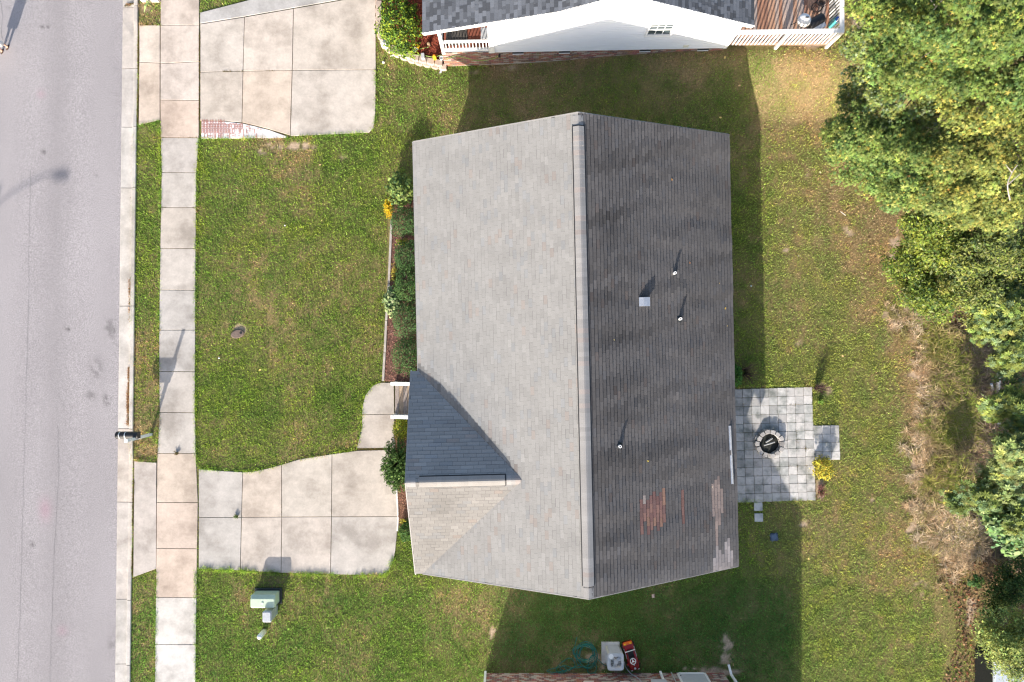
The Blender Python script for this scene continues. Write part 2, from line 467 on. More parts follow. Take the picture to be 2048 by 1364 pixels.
# ================================================================== STREET, KERB, PAVEMENT
def kx(y):            # edge of the asphalt at world y
    return -16.40 + 0.0113 * y
sa = np.concatenate([-np.geomspace(400, 17, 14), np.arange(-16.4, 16.41, 0.1), np.geomspace(17, 400, 14)])
su = np.concatenate([np.arange(0, 5.6, 0.1), np.array([6.5, 8, 9.6])])
SU, SA = np.meshgrid(su, sa)
SX = kx(SA) - SU
camb = -0.105 + 0.012 * np.minimum(SU, 4.8) - 0.0 * SA
cc = np.ones(SX.shape + (3,)) * np.array((0.315, 0.295, 0.302))
cc *= (1 + 0.10 * (fbm(SX, SA * 0.3, 0.6, 31) - 0.5))[..., None]
cc *= (1 - 0.10 * np.exp(-((SX + 19.0) / 0.55) ** 2))[..., None]
for (px, py, rx, ry, st) in [(215, 655, 9, 22, .30), (190, 740, 14, 26, .28), (212, 800, 8, 12, .45), (178, 790, 10, 14, .3), (225, 690, 6, 20, .2), (82, 52, 3, 3, .6),
                             (94, 51, 2, 2, .6), (85, 303, 4, 4, .5), (133, 658, 3, 3, .75), (198, 497, 5, 9, .25), (222, 1290, 8, 30, .25), (225, 660, 3, 4, .4),
                             (62, 1090, 4, 4, .4), (190, 350, 3, 3, .3), (15, 15, 3, 3, .3)]:
    cx, cy = W2(px, py)
    rr = ((SX - cx) / (rx / 48)) ** 2 + ((SA - cy) / (ry / 48)) ** 2
    cc *= (1 - st * 1.3 * np.exp(-rr) * (smooth((fbm(SX, SA, 6, 41, 4) - .40) / .22) if max(rx, ry) > 5 else 1.0))[..., None]
for (px, py, rx, ry, st) in [(88, 1020, 12, 22, .35), (80, 187, 8, 8, .25), (122, 1263, 10, 10, .25)]:      # pinkish paint stains
    cx, cy = W2(px, py)
    rr = ((SX - cx) / (rx / 48)) ** 2 + ((SA - cy) / (ry / 48)) ** 2
    cc *= 1 - (st * np.exp(-rr))[..., None] * np.array((-.25, .35, .15))
n2, n1 = SX.shape
idx = np.arange(n1 * n2).reshape(n2, n1)
q = np.stack([idx[:-1, :-1], idx[1:, :-1], idx[1:, 1:], idx[:-1, 1:]], -1).reshape(-1, 4)
tris = np.concatenate([q[:, [0, 1, 2]], q[:, [0, 2, 3]]])
tris = tris[:, ::-1]
street = np_mesh('street', np.stack([SX, SA, camb], -1).reshape(-1, 3), tris, cc.reshape(-1, 3), MT['asphalt'], kind='structure')
# hairline cracks and the long paving seam lie in the asphalt as thin bitumen lines
def crack(pts, w):
    m = MB(); P = [W(a, b, -0.09) for a, b in pts]
    Q = []
    for i in range(len(P) - 1):
        for k in range(6):
            t = k / 6; p = P[i].lerp(P[i + 1], t); Q.append(p + Vector((random.uniform(-.02, .02), random.uniform(-.02, .02), 0)))
    Q.append(P[-1])
    def zr(p): return -0.105 + 0.012 * min(kx(p.y) - p.x, 4.8) + 0.004
    for i in range(len(Q) - 1):
        d = (Q[i + 1] - Q[i]).normalized(); nn = Vector((-d.y, d.x, 0)) * w / 2
        a, b, c, e = Q[i] - nn, Q[i] + nn, Q[i + 1] + nn, Q[i + 1] - nn
        for p in (a, b, c, e): p.z = zr(p)
        m.add([a, e, c, b], [(0, 1, 2, 3)])
    return m
CRK = M('crack_filler', (0.20, 0.19, 0.195), rough=1, noises=[(20, 0.2, 4, U1)])
crack([(3, -10), (5, 15), (7, 40), (4, 60), (6, 80)], 0.018).build('crack', CRK, street, kind='structure')
crack([(62, 340), (58, 600), (53, 800), (48, 1000), (42, 1200), (36, 1380)], 0.012).build('crack', CRK, street, kind='structure')
crack([(116, 850), (118, 960), (110, 1100), (104, 1250), (100, 1380)], 0.016).build('crack', CRK, street, kind='structure')
crack([(225, 135), (240, 139)], 0.014).build('crack', CRK, street, kind='structure')

GREYC = (0.455, 0.415, 0.375); NEWC = (0.56, 0.535, 0.505); PEACH = (0.535, 0.435, 0.36); DRIV = (0.50, 0.44, 0.385); WARM = (0.48, 0.435, 0.395)
def cvar(c, a=0.05):
    k = 1 + random.uniform(-a, a); w = random.uniform(-0.012, 0.012)
    return (c[0] * k + w, c[1] * k, c[2] * k - w)

kerb = root('kerb', (-16, 0, -0.1), kind='structure')
kj = [-150, -100, -60, -30, 12, 136, 253, 375, 612, 858, 1005, 1200, 1330, 1420, 1500]       # joints in photo rows
for i in range(len(kj) - 1):
    y0, y1 = kj[i], kj[i + 1]
    n = max(1, int(abs(y1 - y0) / 30))
    m = MB()
    rows = []
    for k in range(n + 1):
        py = y0 + (y1 - y0) * k / n
        yw = (682 - py) / 48.07
        if k == 0: yw -= 0.012
        if k == n: yw += 0.012
        # full kerb 0, dropped kerb 1 in front of the drives
        dn = float(smooth((py - 48) / 24) * (1 - smooth((py - 244) / 12)) + smooth((py - 918) / 14) * (1 - smooth((py - 1150) / 24)))
        x0 = kx(yw) + 0.004
        top = 0.035 * (1 - dn) + (-0.03) * dn
        pan = 0.47 if dn < .5 else 0.50
        prof = [(x0, -0.30), (x0, -0.088), (x0 + 0.02, -0.082), (x0 + pan - 0.02, -0.092 + 0.03 * dn), (x0 + pan + 0.02, -0.07 + 0.025 * dn),
                (x0 + pan + 0.045, top - 0.012), (x0 + pan + 0.065, top), (x0 + 0.655, top + 0.002), (x0 + 0.675, top - 0.012), (x0 + 0.675, -0.30)]
        rows.append([(a, yw, b) for a, b in prof])
    P = len(rows[0])
    vs = [p for r in rows for p in r]; fs = []
    for k in range(n):
        for j in range(P - 1):
            fs.append((k * P + j, k * P + j + 1, (k + 1) * P + j + 1, (k + 1) * P + j))
    fs.append(tuple(range(P))); fs.append(tuple(range(n * P, n * P + P))[::-1])
    m.add(vs, fs, cvar((0.53, 0.495, 0.455) if not (20 < (y0 + y1) / 2 < 255 or 860 < (y0 + y1) / 2 < 1150) else WARM))
    m.build('kerb_stone', MT['concrete'], kerb)

def slab(parent, poly_px, col, ztop=0.0, gap=0.011, name='concrete_slab', mat='concrete', z=0.0, bev=0.008, thick=0.10):
    P = [W(a, b, z) for a, b in poly_px]
    P = [Vector((p.x, p.y, 0)) for p in P]
    ar = sum(P[i].x * P[(i + 1) % len(P)].y - P[(i + 1) % len(P)].x * P[i].y for i in range(len(P)))
    if ar < 0: P = P[::-1]
    P = inset(P, gap)
    m = MB()
    tz = ztop + random.uniform(-0.004, 0.004)
    m.prism([(p.x, p.y) for p in P], tz - thick, tz, bev, col)
    return m.build(name, MT[mat], parent)

sidewalk = root('sidewalk', (-13.8, 0, 0), kind='structure')
sj = [-260, -180, -105, -27, 50, 125, 200, 275, 345, 415, 497, 580, 660, 743, 825, 907, 1005, 1097, 1195, 1289, 1385, 1480, 1570]
def sl(y): return np.interp(y, [0, 250, 341, 500, 700, 850, 925, 1023, 1150, 1364], [321, 320, 323, 320, 317.5, 319, 313, 313, 312, 309])
def sr(y): return np.interp(y, [0, 270, 341, 550, 800, 905, 925, 1000, 1190, 1364], [398.5, 398, 393, 391, 390, 391, 396, 396, 393, 391])
sk_ = [random.uniform(-.4, .5) for _ in sj]; sk_[sj.index(125)] = -2.0
for i in range(len(sj) - 1):
    a, b = sj[i], sj[i + 1]; mid = (a + b) / 2
    col = GREYC
    if mid < 0: col = WARM
    elif mid < 60: col = (0.52, 0.45, 0.395)
    elif mid < 210: col = (0.55, 0.475, 0.415)
    elif mid < 275: col = (0.55, 0.44, 0.36)
    elif mid < 350: col = (0.46, 0.42, 0.385)
    elif mid < 905: col = GREYC
    elif mid < 1005: col = (0.50, 0.425, 0.36)
    elif mid < 1195: col = PEACH
    else: col = NEWC
    k = sk_[i]; k2 = sk_[i + 1]
    slab(sidewalk, [(sl(a), a - k), (sr(a), a + k), (sr(b), b + k2), (sl(b), b - k2)], cvar(col, 0.03))
apron = root('driveway_apron', (-15.2, 10.8, 0), kind='structure')
slab(apron, [(278, 50), (320, 50), (320, 126), (278, 124)], cvar((0.55, 0.485, 0.425)))
slab(apron, [(278, 124), (320, 126), (320, 240), (277, 250)], cvar((0.56, 0.475, 0.405)))
apron2 = root('driveway_apron', (-15.2, -7, 0), kind='structure')
slab(apron2, [(268, 922), (313, 925), (312.5, 1138), (266, 1155)], cvar((0.50, 0.44, 0.39)))

drive_n = root('driveway', (-10, 11, 0), kind='structure')
Dc = (0.53, 0.475, 0.42)
slab(drive_n, [(400, 48), (489, 34), (486, 142), (400, 144)], cvar((0.535, 0.475, 0.415), .02))
slab(drive_n, [(489, 34), (587, 17), (584.5, 140.5), (486, 142)], cvar((0.54, 0.48, 0.425), .03))
slab(drive_n, [(587, 17), (700, -3), (751, -12), (752, 139), (584.5, 140.5)], cvar(Dc, .03))
slab(drive_n, [(489, 34), (400, 48), (400, 46), (489, 32)], cvar((0.3, 0.28, 0.26)), gap=0.0, ztop=-0.03)
slab(drive_n, [(400, 144), (486, 142), (484, 245), (445, 242), (400, 241)], cvar((0.50, 0.45, 0.40), .02))
slab(drive_n, [(486, 142), (584.5, 140.5), (580.5, 271), (540, 259), (510, 251), (484, 245)], cvar((0.54, 0.463, 0.395), .02))
slab(drive_n, [(584.5, 140.5), (752, 139), (751, 225), (748, 255), (738, 265), (700, 267), (640, 270), (580.5, 272)], cvar(Dc, .02))
slab(drive_n, [(700, -3), (860, -32), (860, -300), (751, -300), (751, -12)], cvar(Dc, .02))
# pale ribbed strip along the far edge of the drive
slab(drive_n, [(400, 25), (505, -2), (650, -30), (860, -75), (860, -33), (700, -4), (587, 16), (489, 33), (400, 47)], (0.42, 0.405, 0.39), name='grey_strip', ztop=0.012)
# white strip painted with a red brick pattern
pb = slab(drive_n, [(402, 241), (445, 242), (484, 246), (510, 252), (540, 260), (573, 272), (573, 276), (520, 276.5), (402, 277.5)], (0.78, 0.755, 0.74), name='white_brick_print', ztop=0.004)
RP = M('red_paint', (0.52, 0.22, 0.17), rough=0.9, noises=[(14, 0.25, 5, U1)])
m = MB()
strip = [(403, 242), (445, 243), (484, 247), (510, 253), (540, 261), (565, 270), (402, 276)]
for r_ in range(4):
    yb = 239 + r_ * 9.4
    x = 403.0
    while x < 565:
        for (ox, oy, w, h) in ((0, 0, 1.0, 8.6), (3.6, 0, 1.0, 8.6), (0, 0.2, 4.4, 0.9), (0, 4.0, 4.4, 1.0), (0, 7.8, 4.4, 0.9)):
            cx, cy = x + ox + w / 2, yb + oy + h / 2
            keep = 1.0 if x < 455 and r_ in (1, 2) else (0.85 if x < 440 else max(0.0, 0.95 - (x - 430) / 105))
            if r_ == 3: keep *= 0.45
            if in_poly(np.array([cx]), np.array([cy]), strip)[0] and random.random() < keep:
                p = W(cx, cy, 0.012)
                a, b = w / 96, h / 96
                m.add([(p.x - a, p.y - b, 0.0125), (p.x + a, p.y - b, 0.0125), (p.x + a, p.y + b, 0.0125), (p.x - a, p.y + b, 0.0125)], [(0, 1, 2, 3)])
        x += 5.55
m.build('red_brick_outline', RP, drive_n, kind='stuff')

drive_s = root('driveway', (-9.5, -7.2, 0), kind='structure')
slab(drive_s, [(397, 938), (450, 942), (485.5, 944), (483, 1034.5), (397, 1035)], cvar((0.465, 0.422, 0.378), .02))
slab(drive_s, [(485.5, 944), (505, 943), (530, 938), (563, 929), (563.5, 1034), (483, 1034.5)], cvar((0.50, 0.44, 0.385), .02))
slab(drive_s, [(563, 929), (600, 918), (664, 908), (663, 1033.5), (563.5, 1034)], cvar((0.49, 0.44, 0.385), .02))
slab(drive_s, [(664, 908), (715, 901), (790, 899), (791, 960), (794, 1002), (795, 1033), (663, 1033.5)], cvar((0.46, 0.42, 0.38), .02))
slab(drive_s, [(397, 1035), (483, 1034.5), (480.5, 1141), (397, 1138)], cvar((0.455, 0.415, 0.372), .02))
slab(drive_s, [(483, 1034.5), (563.5, 1034), (562, 1146), (480.5, 1141)], cvar((0.50, 0.44, 0.385), .02))
slab(drive_s, [(563.5, 1034), (663, 1033.5), (661, 1149), (562, 1146)], cvar((0.485, 0.44, 0.40), .02))
slab(drive_s, [(663, 1033.5), (795, 1033), (794, 1070), (791, 1100), (786, 1125), (777, 1143), (764, 1151), (661, 1149)], cvar((0.475, 0.435, 0.395), .02))
path = root('front_path', (-5.6, -3.1, 0), kind='structure')
slab(path, [(788, 765), (789, 828), (724, 829), (725, 810), (731, 789), (745, 771), (760, 765)], cvar((0.46, 0.415, 0.37), .02))
slab(path, [(724, 829), (789, 828), (789, 896), (713, 897), (717, 880), (724, 853)], cvar((0.46, 0.41, 0.365), .02))

# ================================================================== PATIO
patio = root('patio', (11, -4.3, 0), kind='structure')
pv = MB(); PVS = 17.45 / 48.07
h = PVS / 2 - 0.007
pv.prism([(-h, -h), (h, -h), (h, h), (-h, h)], -0.05, 0.0, 0.006)
pav_mesh = None
def paver_at(px, py, parent, ang=-0.012, name='paver'):
    global pav_mesh
    if pav_mesh is None:
        t = pv.build('paver', MT['paver']); pav_mesh = t.data
        # recentre on the paver's own middle
        bpy.data.objects.remove(t)
    o = bpy.data.objects.new(name, pav_mesh); C.objects.link(o)
    p = W(px, py, 0); off = world_off(parent) if parent else Vector((0, 0, 0))
    o.location = Vector((p.x, p.y, -0.045 + random.uniform(-0.006, 0.006))) - off
    o.rotation_euler = (random.uniform(-.01, .01), random.uniform(-.01, .01), ang + random.uniform(-.012, .012))
    if parent: o.parent = parent
    k = random.uniform(0.80, 1.12) * (1 - .22 * math.exp(-((px - 1480) / 70) ** 2))
    t = random.random()
    b = (0.54, 0.52, 0.50) if t > 0.3 else (0.45, 0.445, 0.43)
    o.color = (b[0] * k, b[1] * k, b[2] * k, 1)
    return o
for r_ in range(13):
    for c_ in range(10):
        px = 1624.5 + r_ * 0.58 - 8.7 - c_ * 17.4
        py = 774 + 8.7 + r_ * 17.45 + c_ * 0.55
        paver_at(px, py, patio)
for r_ in range(4):
    for c_ in range(3):
        paver_at(1626.5 + 8.7 + r_ * 0.7 + c_ * 17.2, 851 + 8.7 + r_ * 17.3 - c_ * 0.3, patio)
for i, (px, py, l) in enumerate([(1516.5, 1013, 'square grey stepping slab nearest the patio, by the shingled roof edge'), (1517.5, 1035, 'square grey stepping slab farther from the patio, out in the grass')]):
    o = paver_at(px, py, None, 0.02, 'stepping_stone'); o.location.z = -0.035; o.color = (0.44, 0.45, 0.45, 1)
    tag(o, l, 'stepping stone', 'stepping slabs off the patio corner')
# ================================================================== ROOF SHINGLES
def shingle_slope(S, L, n, e, w, colf, clip=None, t0=0.0, thick=0.015, arch=False, keyw=0.006, gap=0.008):
    """tabs of one slope. S(t, s, h) -> world point (t along the eave, s up the slope, h off the deck)"""
    out = []
    for i in range(n):
        off = ((i * 0.417) % 1.0) * w + random.uniform(-0.012, 0.012)
        t = t0 - off
        while t < L - 1e-3:
            ww = w if not arch else random.choice([0.11, 0.16, 0.2, 0.26, 0.32])
            a, b = max(t, t0), min(t + ww, L)
            t += ww
            if b - a < 0.03: continue
            s0, s1 = i * e, (i + 1) * e - gap
            mid = S((a + b) / 2, (s0 + s1) / 2, 0)
            if clip and not clip(mid): continue
            hh = thick + random.uniform(-0.002, 0.003) + (0.007 if arch and random.random() < .45 else 0)
            g = keyw / 2
            j = random.uniform(-0.004, 0.004) if not arch else 0
            out.append(dict(a=a + g, b=b - g, s0=s0 + j, s1=s1, h=hh, col=colf(i, (a + b) / 2, mid), mid=mid, full=abs((b - a) - ww) < 1e-6, S=S))
    return out

def tab_geo(d, rel=None):
    S = d['S']; a, b, s0, s1, h = d['a'], d['b'], d['s0'], d['s1'], d['h']
    P = [S(a, s0, h), S(b, s0, h), S(b, s1, 0.003), S(a, s1, 0.003), S(a, s0, 0.0), S(b, s0, 0.0)]
    if rel is not None: P = [p - rel for p in P]
    return P, [(0, 1, 2, 3), (4, 5, 1, 0), (5, 2, 1), (4, 0, 3)]

def place_shingles(tabs, parent, mat_stuff, mat_one, prio, n_single=300, name='shingle'):
    tabs = sorted(tabs, key=prio)
    single, rest = tabs[:n_single], tabs[n_single:]
    off = world_off(parent)
    for d in single:
        P, F = tab_geo(d, d['mid'])
        me = bpy.data.meshes.new(name)
        me.from_pydata([tuple(p) for p in P], [], F)
        me.materials.append(mat_one)
        o = bpy.data.objects.new(name, me); C.objects.link(o)
        o.parent = parent; o.location = d['mid'] - off
        o.color = (*d['col'], 1)
    m = MB()
    for d in rest:
        P, F = tab_geo(d); m.add(P, F, d['col'])
    if rest: m.build('shingle_courses', mat_stuff, parent, kind='stuff')

def brick_wall(p0, p1, z0a, z0b, z1, parent, outn, light=(0.30, 0.16, 0.125), pale=0.25, vents=()):
    """running-bond brick face from p0 to p1 (xy), bottom following the soil, every brick standing proud of the mortar"""
    d = Vector((p1[0] - p0[0], p1[1] - p0[1], 0)); Lw = d.length; d.normalize(); nrm = Vector((outn[0], outn[1], 0))
    m = MB(); z = z1 - 0.075; row = 0
    zmin = min(z0a, z0b)
    while z > zmin - 0.08:
        t = -0.1 * (row % 2)
        while t < Lw:
            a, b = max(t, 0) + 0.005, min(t + 0.203, Lw) - 0.005
            t += 0.203
            if b - a < 0.02: continue
            zz = z0a + (z0b - z0a) * ((a + b) / 2 / Lw)
            if z + 0.06 < zz: continue
            if any(v[0] < (a + b) / 2 < v[1] and v[2] < z + .03 < v[3] for v in vents): continue
            k = random.random()
            c = (light[0] * random.uniform(.7, 1.25), light[1] * random.uniform(.75, 1.2), light[2] * random.uniform(.75, 1.2))
            if k < pale: c = (0.42 * random.uniform(.8, 1.15), 0.35, 0.30)
            elif k < pale + .15: c = (0.16, 0.11, 0.105)
            A = Vector((p0[0], p0[1], z)) + d * a; B = Vector((p0[0], p0[1], z)) + d * b
            o = nrm * (0.012 + random.uniform(-.003, .003))
            up = Vector((0, 0, 0.065))
            m.add([A + o, B + o, B + o + up, A + o + up, A, B, B + up, A + up],
                  [(0, 1, 2, 3), (4, 5, 1, 0), (3, 2, 6, 7), (0, 3, 7, 4), (1, 5, 6, 2)], c)
        z -= 0.075; row += 1
    m.build('brick', MT['brick'], parent, kind='stuff')
    mm = MB()
    mm.add([(p0[0], p0[1], zmin - .3), (p1[0], p1[1], zmin - .3), (p1[0], p1[1], z1), (p0[0], p0[1], z1)], [(0, 1, 2, 3)])
    return mm

# ================================================================== MAIN HOUSE
HO = Vector((-3.375, -8.772, 0))
UX = Vector((11.90, 0.283, 0)); WID = UX.length; UX = UX.normalized()
VY = Vector((-0.36, 16.28, 0)); LEN = VY.length; VY = VY.normalized()
HE, PIT = 2.65, 0.487
HR = HE + WID / 2 * PIT
def HP(a, b, z): return HO + UX * a + VY * b + Vector((0, 0, z))
house = root('main_house', (2.4, -0.5, 0), 'single-storey house under the large grey shingle roof with a front cross gable', 'house')

m = MB()
ins_e, ins_w, ins_ns = 0.35, 0.95, 0.28
FP = [(ins_w, ins_ns), (WID - ins_e, ins_ns), (WID - ins_e, LEN - ins_ns), (ins_w, LEN - ins_ns)]
for i in range(4):
    a, b = FP[i], FP[(i + 1) % 4]
    m.add([HP(a[0], a[1], -.3), HP(b[0], b[1], -.3), HP(b[0], b[1], HE - .02), HP(a[0], a[1], HE - .02)], [(0, 1, 2, 3)])
for bb in (ins_ns, LEN - ins_ns):
    za = HE + ins_w * PIT - .12; zr = HR - .12
    m.add([HP(ins_w, bb, HE - .02), HP(WID - ins_e, bb, HE - .02), HP(WID - ins_e, bb, HE + ins_e * PIT - .12), HP(WID / 2, bb, zr), HP(ins_w, bb, za)], [(0, 1, 2, 3, 4)])
m.build('wall', MT['siding'], house)
# garage front under the cross gable
m = MB()
for (p, q_) in (((0.25, 0.3), (0.25, 4.9)), ((0.25, 0.3), (1.0, 0.3)), ((0.25, 4.9), (1.0, 4.9))):
    m.add([HP(*p, -.3), HP(*q_, -.3), HP(*q_, HE), HP(*p, HE)], [(0, 1, 2, 3)])
m.add([HP(0.06, 0.4, HE - .02), HP(0.06, 7.3, HE - .02), HP(0.06, 3.82, HE + 3.4 * PIT)], [(0, 1, 2)])
m.build('garage_wall', MT['siding'], house)
m = MB()
for k in range(4):
    m.box(HP(0.20, 2.6, 0.28 + k * .53), (0.05, 4.2, 0.51))
m.build('garage_door', MT['white'], house)

roof = root('roof', (0, 0, 0)); roof.parent = house; roof.location = (0, 0, 0)
# the parent sits at (2.4,-.5): the roof Empty shares its place
SL = math.sqrt(1 + PIT * PIT)
def deck_quads(m):
    def pln(pts): m.add(pts, [tuple(range(len(pts)))])
    e = 0.0
    for s_ in (-1, 1):
        f = (lambda a: a) if s_ < 0 else (lambda a: WID - a)
        A = [HP(f(0), 0, HE), HP(f(0), LEN, HE), HP(WID / 2, LEN, HR), HP(WID / 2, 0, HR)]
        B = [p - Vector((0, 0, .14)) for p in A]
        m.add(A + B, [(0, 1, 2, 3), (4, 5, 6, 7), (0, 1, 5, 4), (1, 2, 6, 5), (3, 0, 4, 7)])
m = MB(); deck_quads(m)
GW, GB = -0.27, 7.64                 # cross gable: how far it stands out to the street, its width
GR = HE + GB / 2 * PIT
m.add([HP(GW, 0, HE), HP(GW, GB / 2, GR), HP(GB / 2 + .15, GB / 2, GR), HP(0.3, 0, HE)], [(0, 1, 2, 3)])
m.add([HP(GW, GB, HE), HP(GW, GB / 2, GR), HP(GB / 2 + .15, GB / 2, GR), HP(0.3, GB, HE)], [(0, 1, 2, 3)])
m.build('roof_deck', MT['felt'], roof)
# painted fascia and rake boards
m = MB()
def board(p, q_, h=.16, w=.03, dz=-.09):
    m.beam(p + Vector((0, 0, dz)), q_ + Vector((0, 0, dz)), w, h)
board(HP(WID - .012, 0, HE), HP(WID - .012, LEN, HE)); board(HP(.012, GB, HE), HP(.012, LEN, HE))
for bb in (.012, LEN - .012):
    board(HP(WID, bb, HE), HP(WID / 2, bb, HR)); board(HP(0, bb, HE), HP(WID / 2, bb, HR))
board(HP(GW + .012, 0, HE), HP(GW + .012, GB / 2, GR)); board(HP(GW + .012, GB, HE), HP(GW + .012, GB / 2, GR))
m.build('fascia', MT['white'], roof)
# drip edge shows as a thin light line round the roof
m = MB()
dz = Vector((0, 0, .006))
for bb in (-.01, LEN + .01):
    m.beam(HP(WID, bb, HE) + dz, HP(WID / 2, bb, HR) + dz, .035, .012); m.beam(HP(0, bb, HE) + dz, HP(WID / 2, bb, HR) + dz, .035, .012)
m.beam(HP(-.01, GB, HE) + dz, HP(-.01, LEN, HE) + dz, .03, .012); m.beam(HP(WID + .01, 0, HE) + dz, HP(WID + .01, LEN, HE) + dz, .03, .012)
m.beam(HP(GW - .01, 0, HE) + dz, HP(GW - .01, GB / 2, GR) + dz, .03, .012); m.beam(HP(GW - .01, GB, HE) + dz, HP(GW - .01, GB / 2, GR) + dz, .03, .012)
m.build('drip_edge', M('drip_edge_metal', (0.30, 0.29, 0.28), rough=.6, noises=[(10, .1, 4, U1)]), roof)

def proj(p):
    s = FPX / (CAM_H - p.z)
    return 1024 + p.x * s, 682 - p.y * s
RED_COLS = [(1280.5, 991, 1061), (1287.3, 983, 1048), (1294.2, 999, 1066), (1301, 990, 1056), (1308, 980, 1046), (1315, 994, 1063), (1322, 988, 1053), (1329.5, 982, 1042)]
def in_cols(px, py, cols, hw=3.5):
    for (x, a, b) in cols:
        if abs(px - x) < hw and a < py < b: return x
    return None
PALE = [(1427.5, 967, 1034), (1434, 955, 1092), (1440.5, 982, 1043)]
PALE2 = [(1431, 1090, 1141), (1437.5, 1100, 1138), (1444.5, 1103, 1140), (1451.5, 1091, 1137), (1457.5, 1079, 1131), (1464, 1098, 1133)]
def main_col(i, t, p, side):
    px, py = proj(p)
    k = 1 + random.gauss(0, 0.036 if side == 'W' else 0.05)
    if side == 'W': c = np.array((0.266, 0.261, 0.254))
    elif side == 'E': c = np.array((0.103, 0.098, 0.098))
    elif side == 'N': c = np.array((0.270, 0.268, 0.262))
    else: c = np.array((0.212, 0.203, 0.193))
    u = random.random()
    if u < (0.04 if side == 'W' else 0.03): c = c * np.array((1.02, 0.94, 0.905))
    elif u < 0.12: c = c * np.array((0.93, 0.96, 1.0))
    if side == 'E':
        # algae streaks running down the slope, darker towards the ridge
        down = (px - 1170) / 300
        st = fbm(np.array([px * 0.009]), np.array([py * 0.040 + 0.012 * px]), 1.0, 77, 5)[0]
        c = c * (1.06 - 0.95 * max(0.0, st - 0.42) * (1.25 - 0.5 * down))
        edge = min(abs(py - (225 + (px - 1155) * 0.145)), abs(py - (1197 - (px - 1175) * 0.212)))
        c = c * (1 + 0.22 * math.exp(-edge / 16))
        if in_cols(px, py, RED_COLS, 3.6):
            r_ = random.random()
            c = np.array(((0.20, 0.118, 0.102), (0.17, 0.098, 0.09), (0.24, 0.145, 0.11), (0.15, 0.093, 0.088))[int(r_ * 4)])
            if abs(px - 1287.3) < 3.5 and py < 1012: c = np.array((0.25, 0.215, 0.20))
        elif abs(px - 1364.5) < 3.6 and 975 < py < 1043:
            c = np.array((0.18, 0.105, 0.092)) * random.uniform(.8, 1.15)
        elif in_cols(px, py, PALE, 3.2): c = np.array((0.25, 0.20, 0.182)) * random.uniform(.86, 1.08)
        elif in_cols(px, py, PALE2, 3.2): c = np.array((0.27, 0.243, 0.24)) * random.uniform(.78, 1.1)
    if side == 'S':
        c = c * (1 - 0.16 * math.exp(-((px - 885) / 22) ** 2) * math.exp(-((py - 1005) / 40) ** 2))
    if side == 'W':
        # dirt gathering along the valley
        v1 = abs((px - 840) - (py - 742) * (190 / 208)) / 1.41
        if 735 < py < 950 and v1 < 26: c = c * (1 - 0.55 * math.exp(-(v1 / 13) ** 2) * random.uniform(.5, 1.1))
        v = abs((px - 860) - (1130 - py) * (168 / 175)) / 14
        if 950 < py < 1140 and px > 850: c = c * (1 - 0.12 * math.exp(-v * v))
    return tuple(float(max(0.01, q_)) for q_ in c * k)

EXP = 0.1405
nc = int(round(WID / 2 * SL / EXP)); EXP = WID / 2 * SL / nc
nW = Vector((-PIT, 0, 1)).normalized()
RT_ = np.arange(0, LEN + .2, .05); RS_ = np.arange(0, WID / 2 * SL + .3, .2)
_a, _b = np.meshgrid(RT_, RS_)
RIP = (fbm(_a * 1.0, _b * .22 + .10 * _a, 1.15, 141, 4) - .5) + .45 * (fbm(_a, _b * .3, 3.0, 143, 3) - .5)      # sagging deck: shallow waves across the slope
def ripple(t, s):
    i = min(max(t / .05, 0), len(RT_) - 1.001); j = min(max(s / .2, 0), len(RS_) - 1.001); a, b = int(i), int(j); u, v = i - a, j - b
    return float((RIP[b, a] * (1 - u) + RIP[b, a + 1] * u) * (1 - v) + (RIP[b + 1, a] * (1 - u) + RIP[b + 1, a + 1] * u) * v)
def S_W(t, s, h): return HP(s / SL - h * PIT / SL, t, HE + s / SL * PIT + h / SL)
def S_E(t, s, h):
    k_ = min(1.0, max(0.0, (WID / 2 * SL - s - .25) / .5))
    h = h + k_ * (.034 + .062 * ripple(t, s))
    return HP(WID - s / SL + h * PIT / SL, t, HE + s / SL * PIT + h / SL)
def S_N(t, s, h): return HP(GW + t, GB - s / SL + h * PIT / SL, HE + s / SL * PIT + h / SL)
def S_S(t, s, h): return HP(GW + t, s / SL - h * PIT / SL, HE + s / SL * PIT + h / SL)
def not_under_gable(p):
    r = p - HO; b = r.dot(VY); a = r.dot(UX)
    k = min(b, GB - b)
    return not (b < GB and a < k - 0.30)
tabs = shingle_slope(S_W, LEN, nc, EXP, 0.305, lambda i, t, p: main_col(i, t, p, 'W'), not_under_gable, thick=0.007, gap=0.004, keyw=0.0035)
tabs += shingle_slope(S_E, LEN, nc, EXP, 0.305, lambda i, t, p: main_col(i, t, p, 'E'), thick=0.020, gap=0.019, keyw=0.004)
gn = int(round(GB / 2 * SL / EXP)); ge = GB / 2 * SL / gn
def gclip(p):
    r = p - HO; b = r.dot(VY); a = r.dot(UX)
    k = min(b, GB - b)
    return a < k + 0.32
tabs += shingle_slope(S_N, 4.4, gn, ge, 0.915 / 2, lambda i, t, p: main_col(i, t, p, 'N'), gclip, thick=0.013)
tabs += shingle_slope(S_S, 4.4, gn, ge, 0.305, lambda i, t, p: main_col(i, t, p, 'S'), gclip, thick=0.008)
def main_prio(d):
    px, py = proj(d['mid'])
    if d['mid'].x > 2.8 and (in_cols(px, py, RED_COLS, 3.6) or abs(px - 1364.5) < 3.6 and 975 < py < 1043 or in_cols(px, py, PALE, 3.4) or in_cols(px, py, PALE2, 3.4)): return -100
    return -d['mid'].z + 0.002 * abs(py - 682) * 0.01
place_shingles(tabs, roof, MT['shingle'], MT['shingle_one'], main_prio, 300)

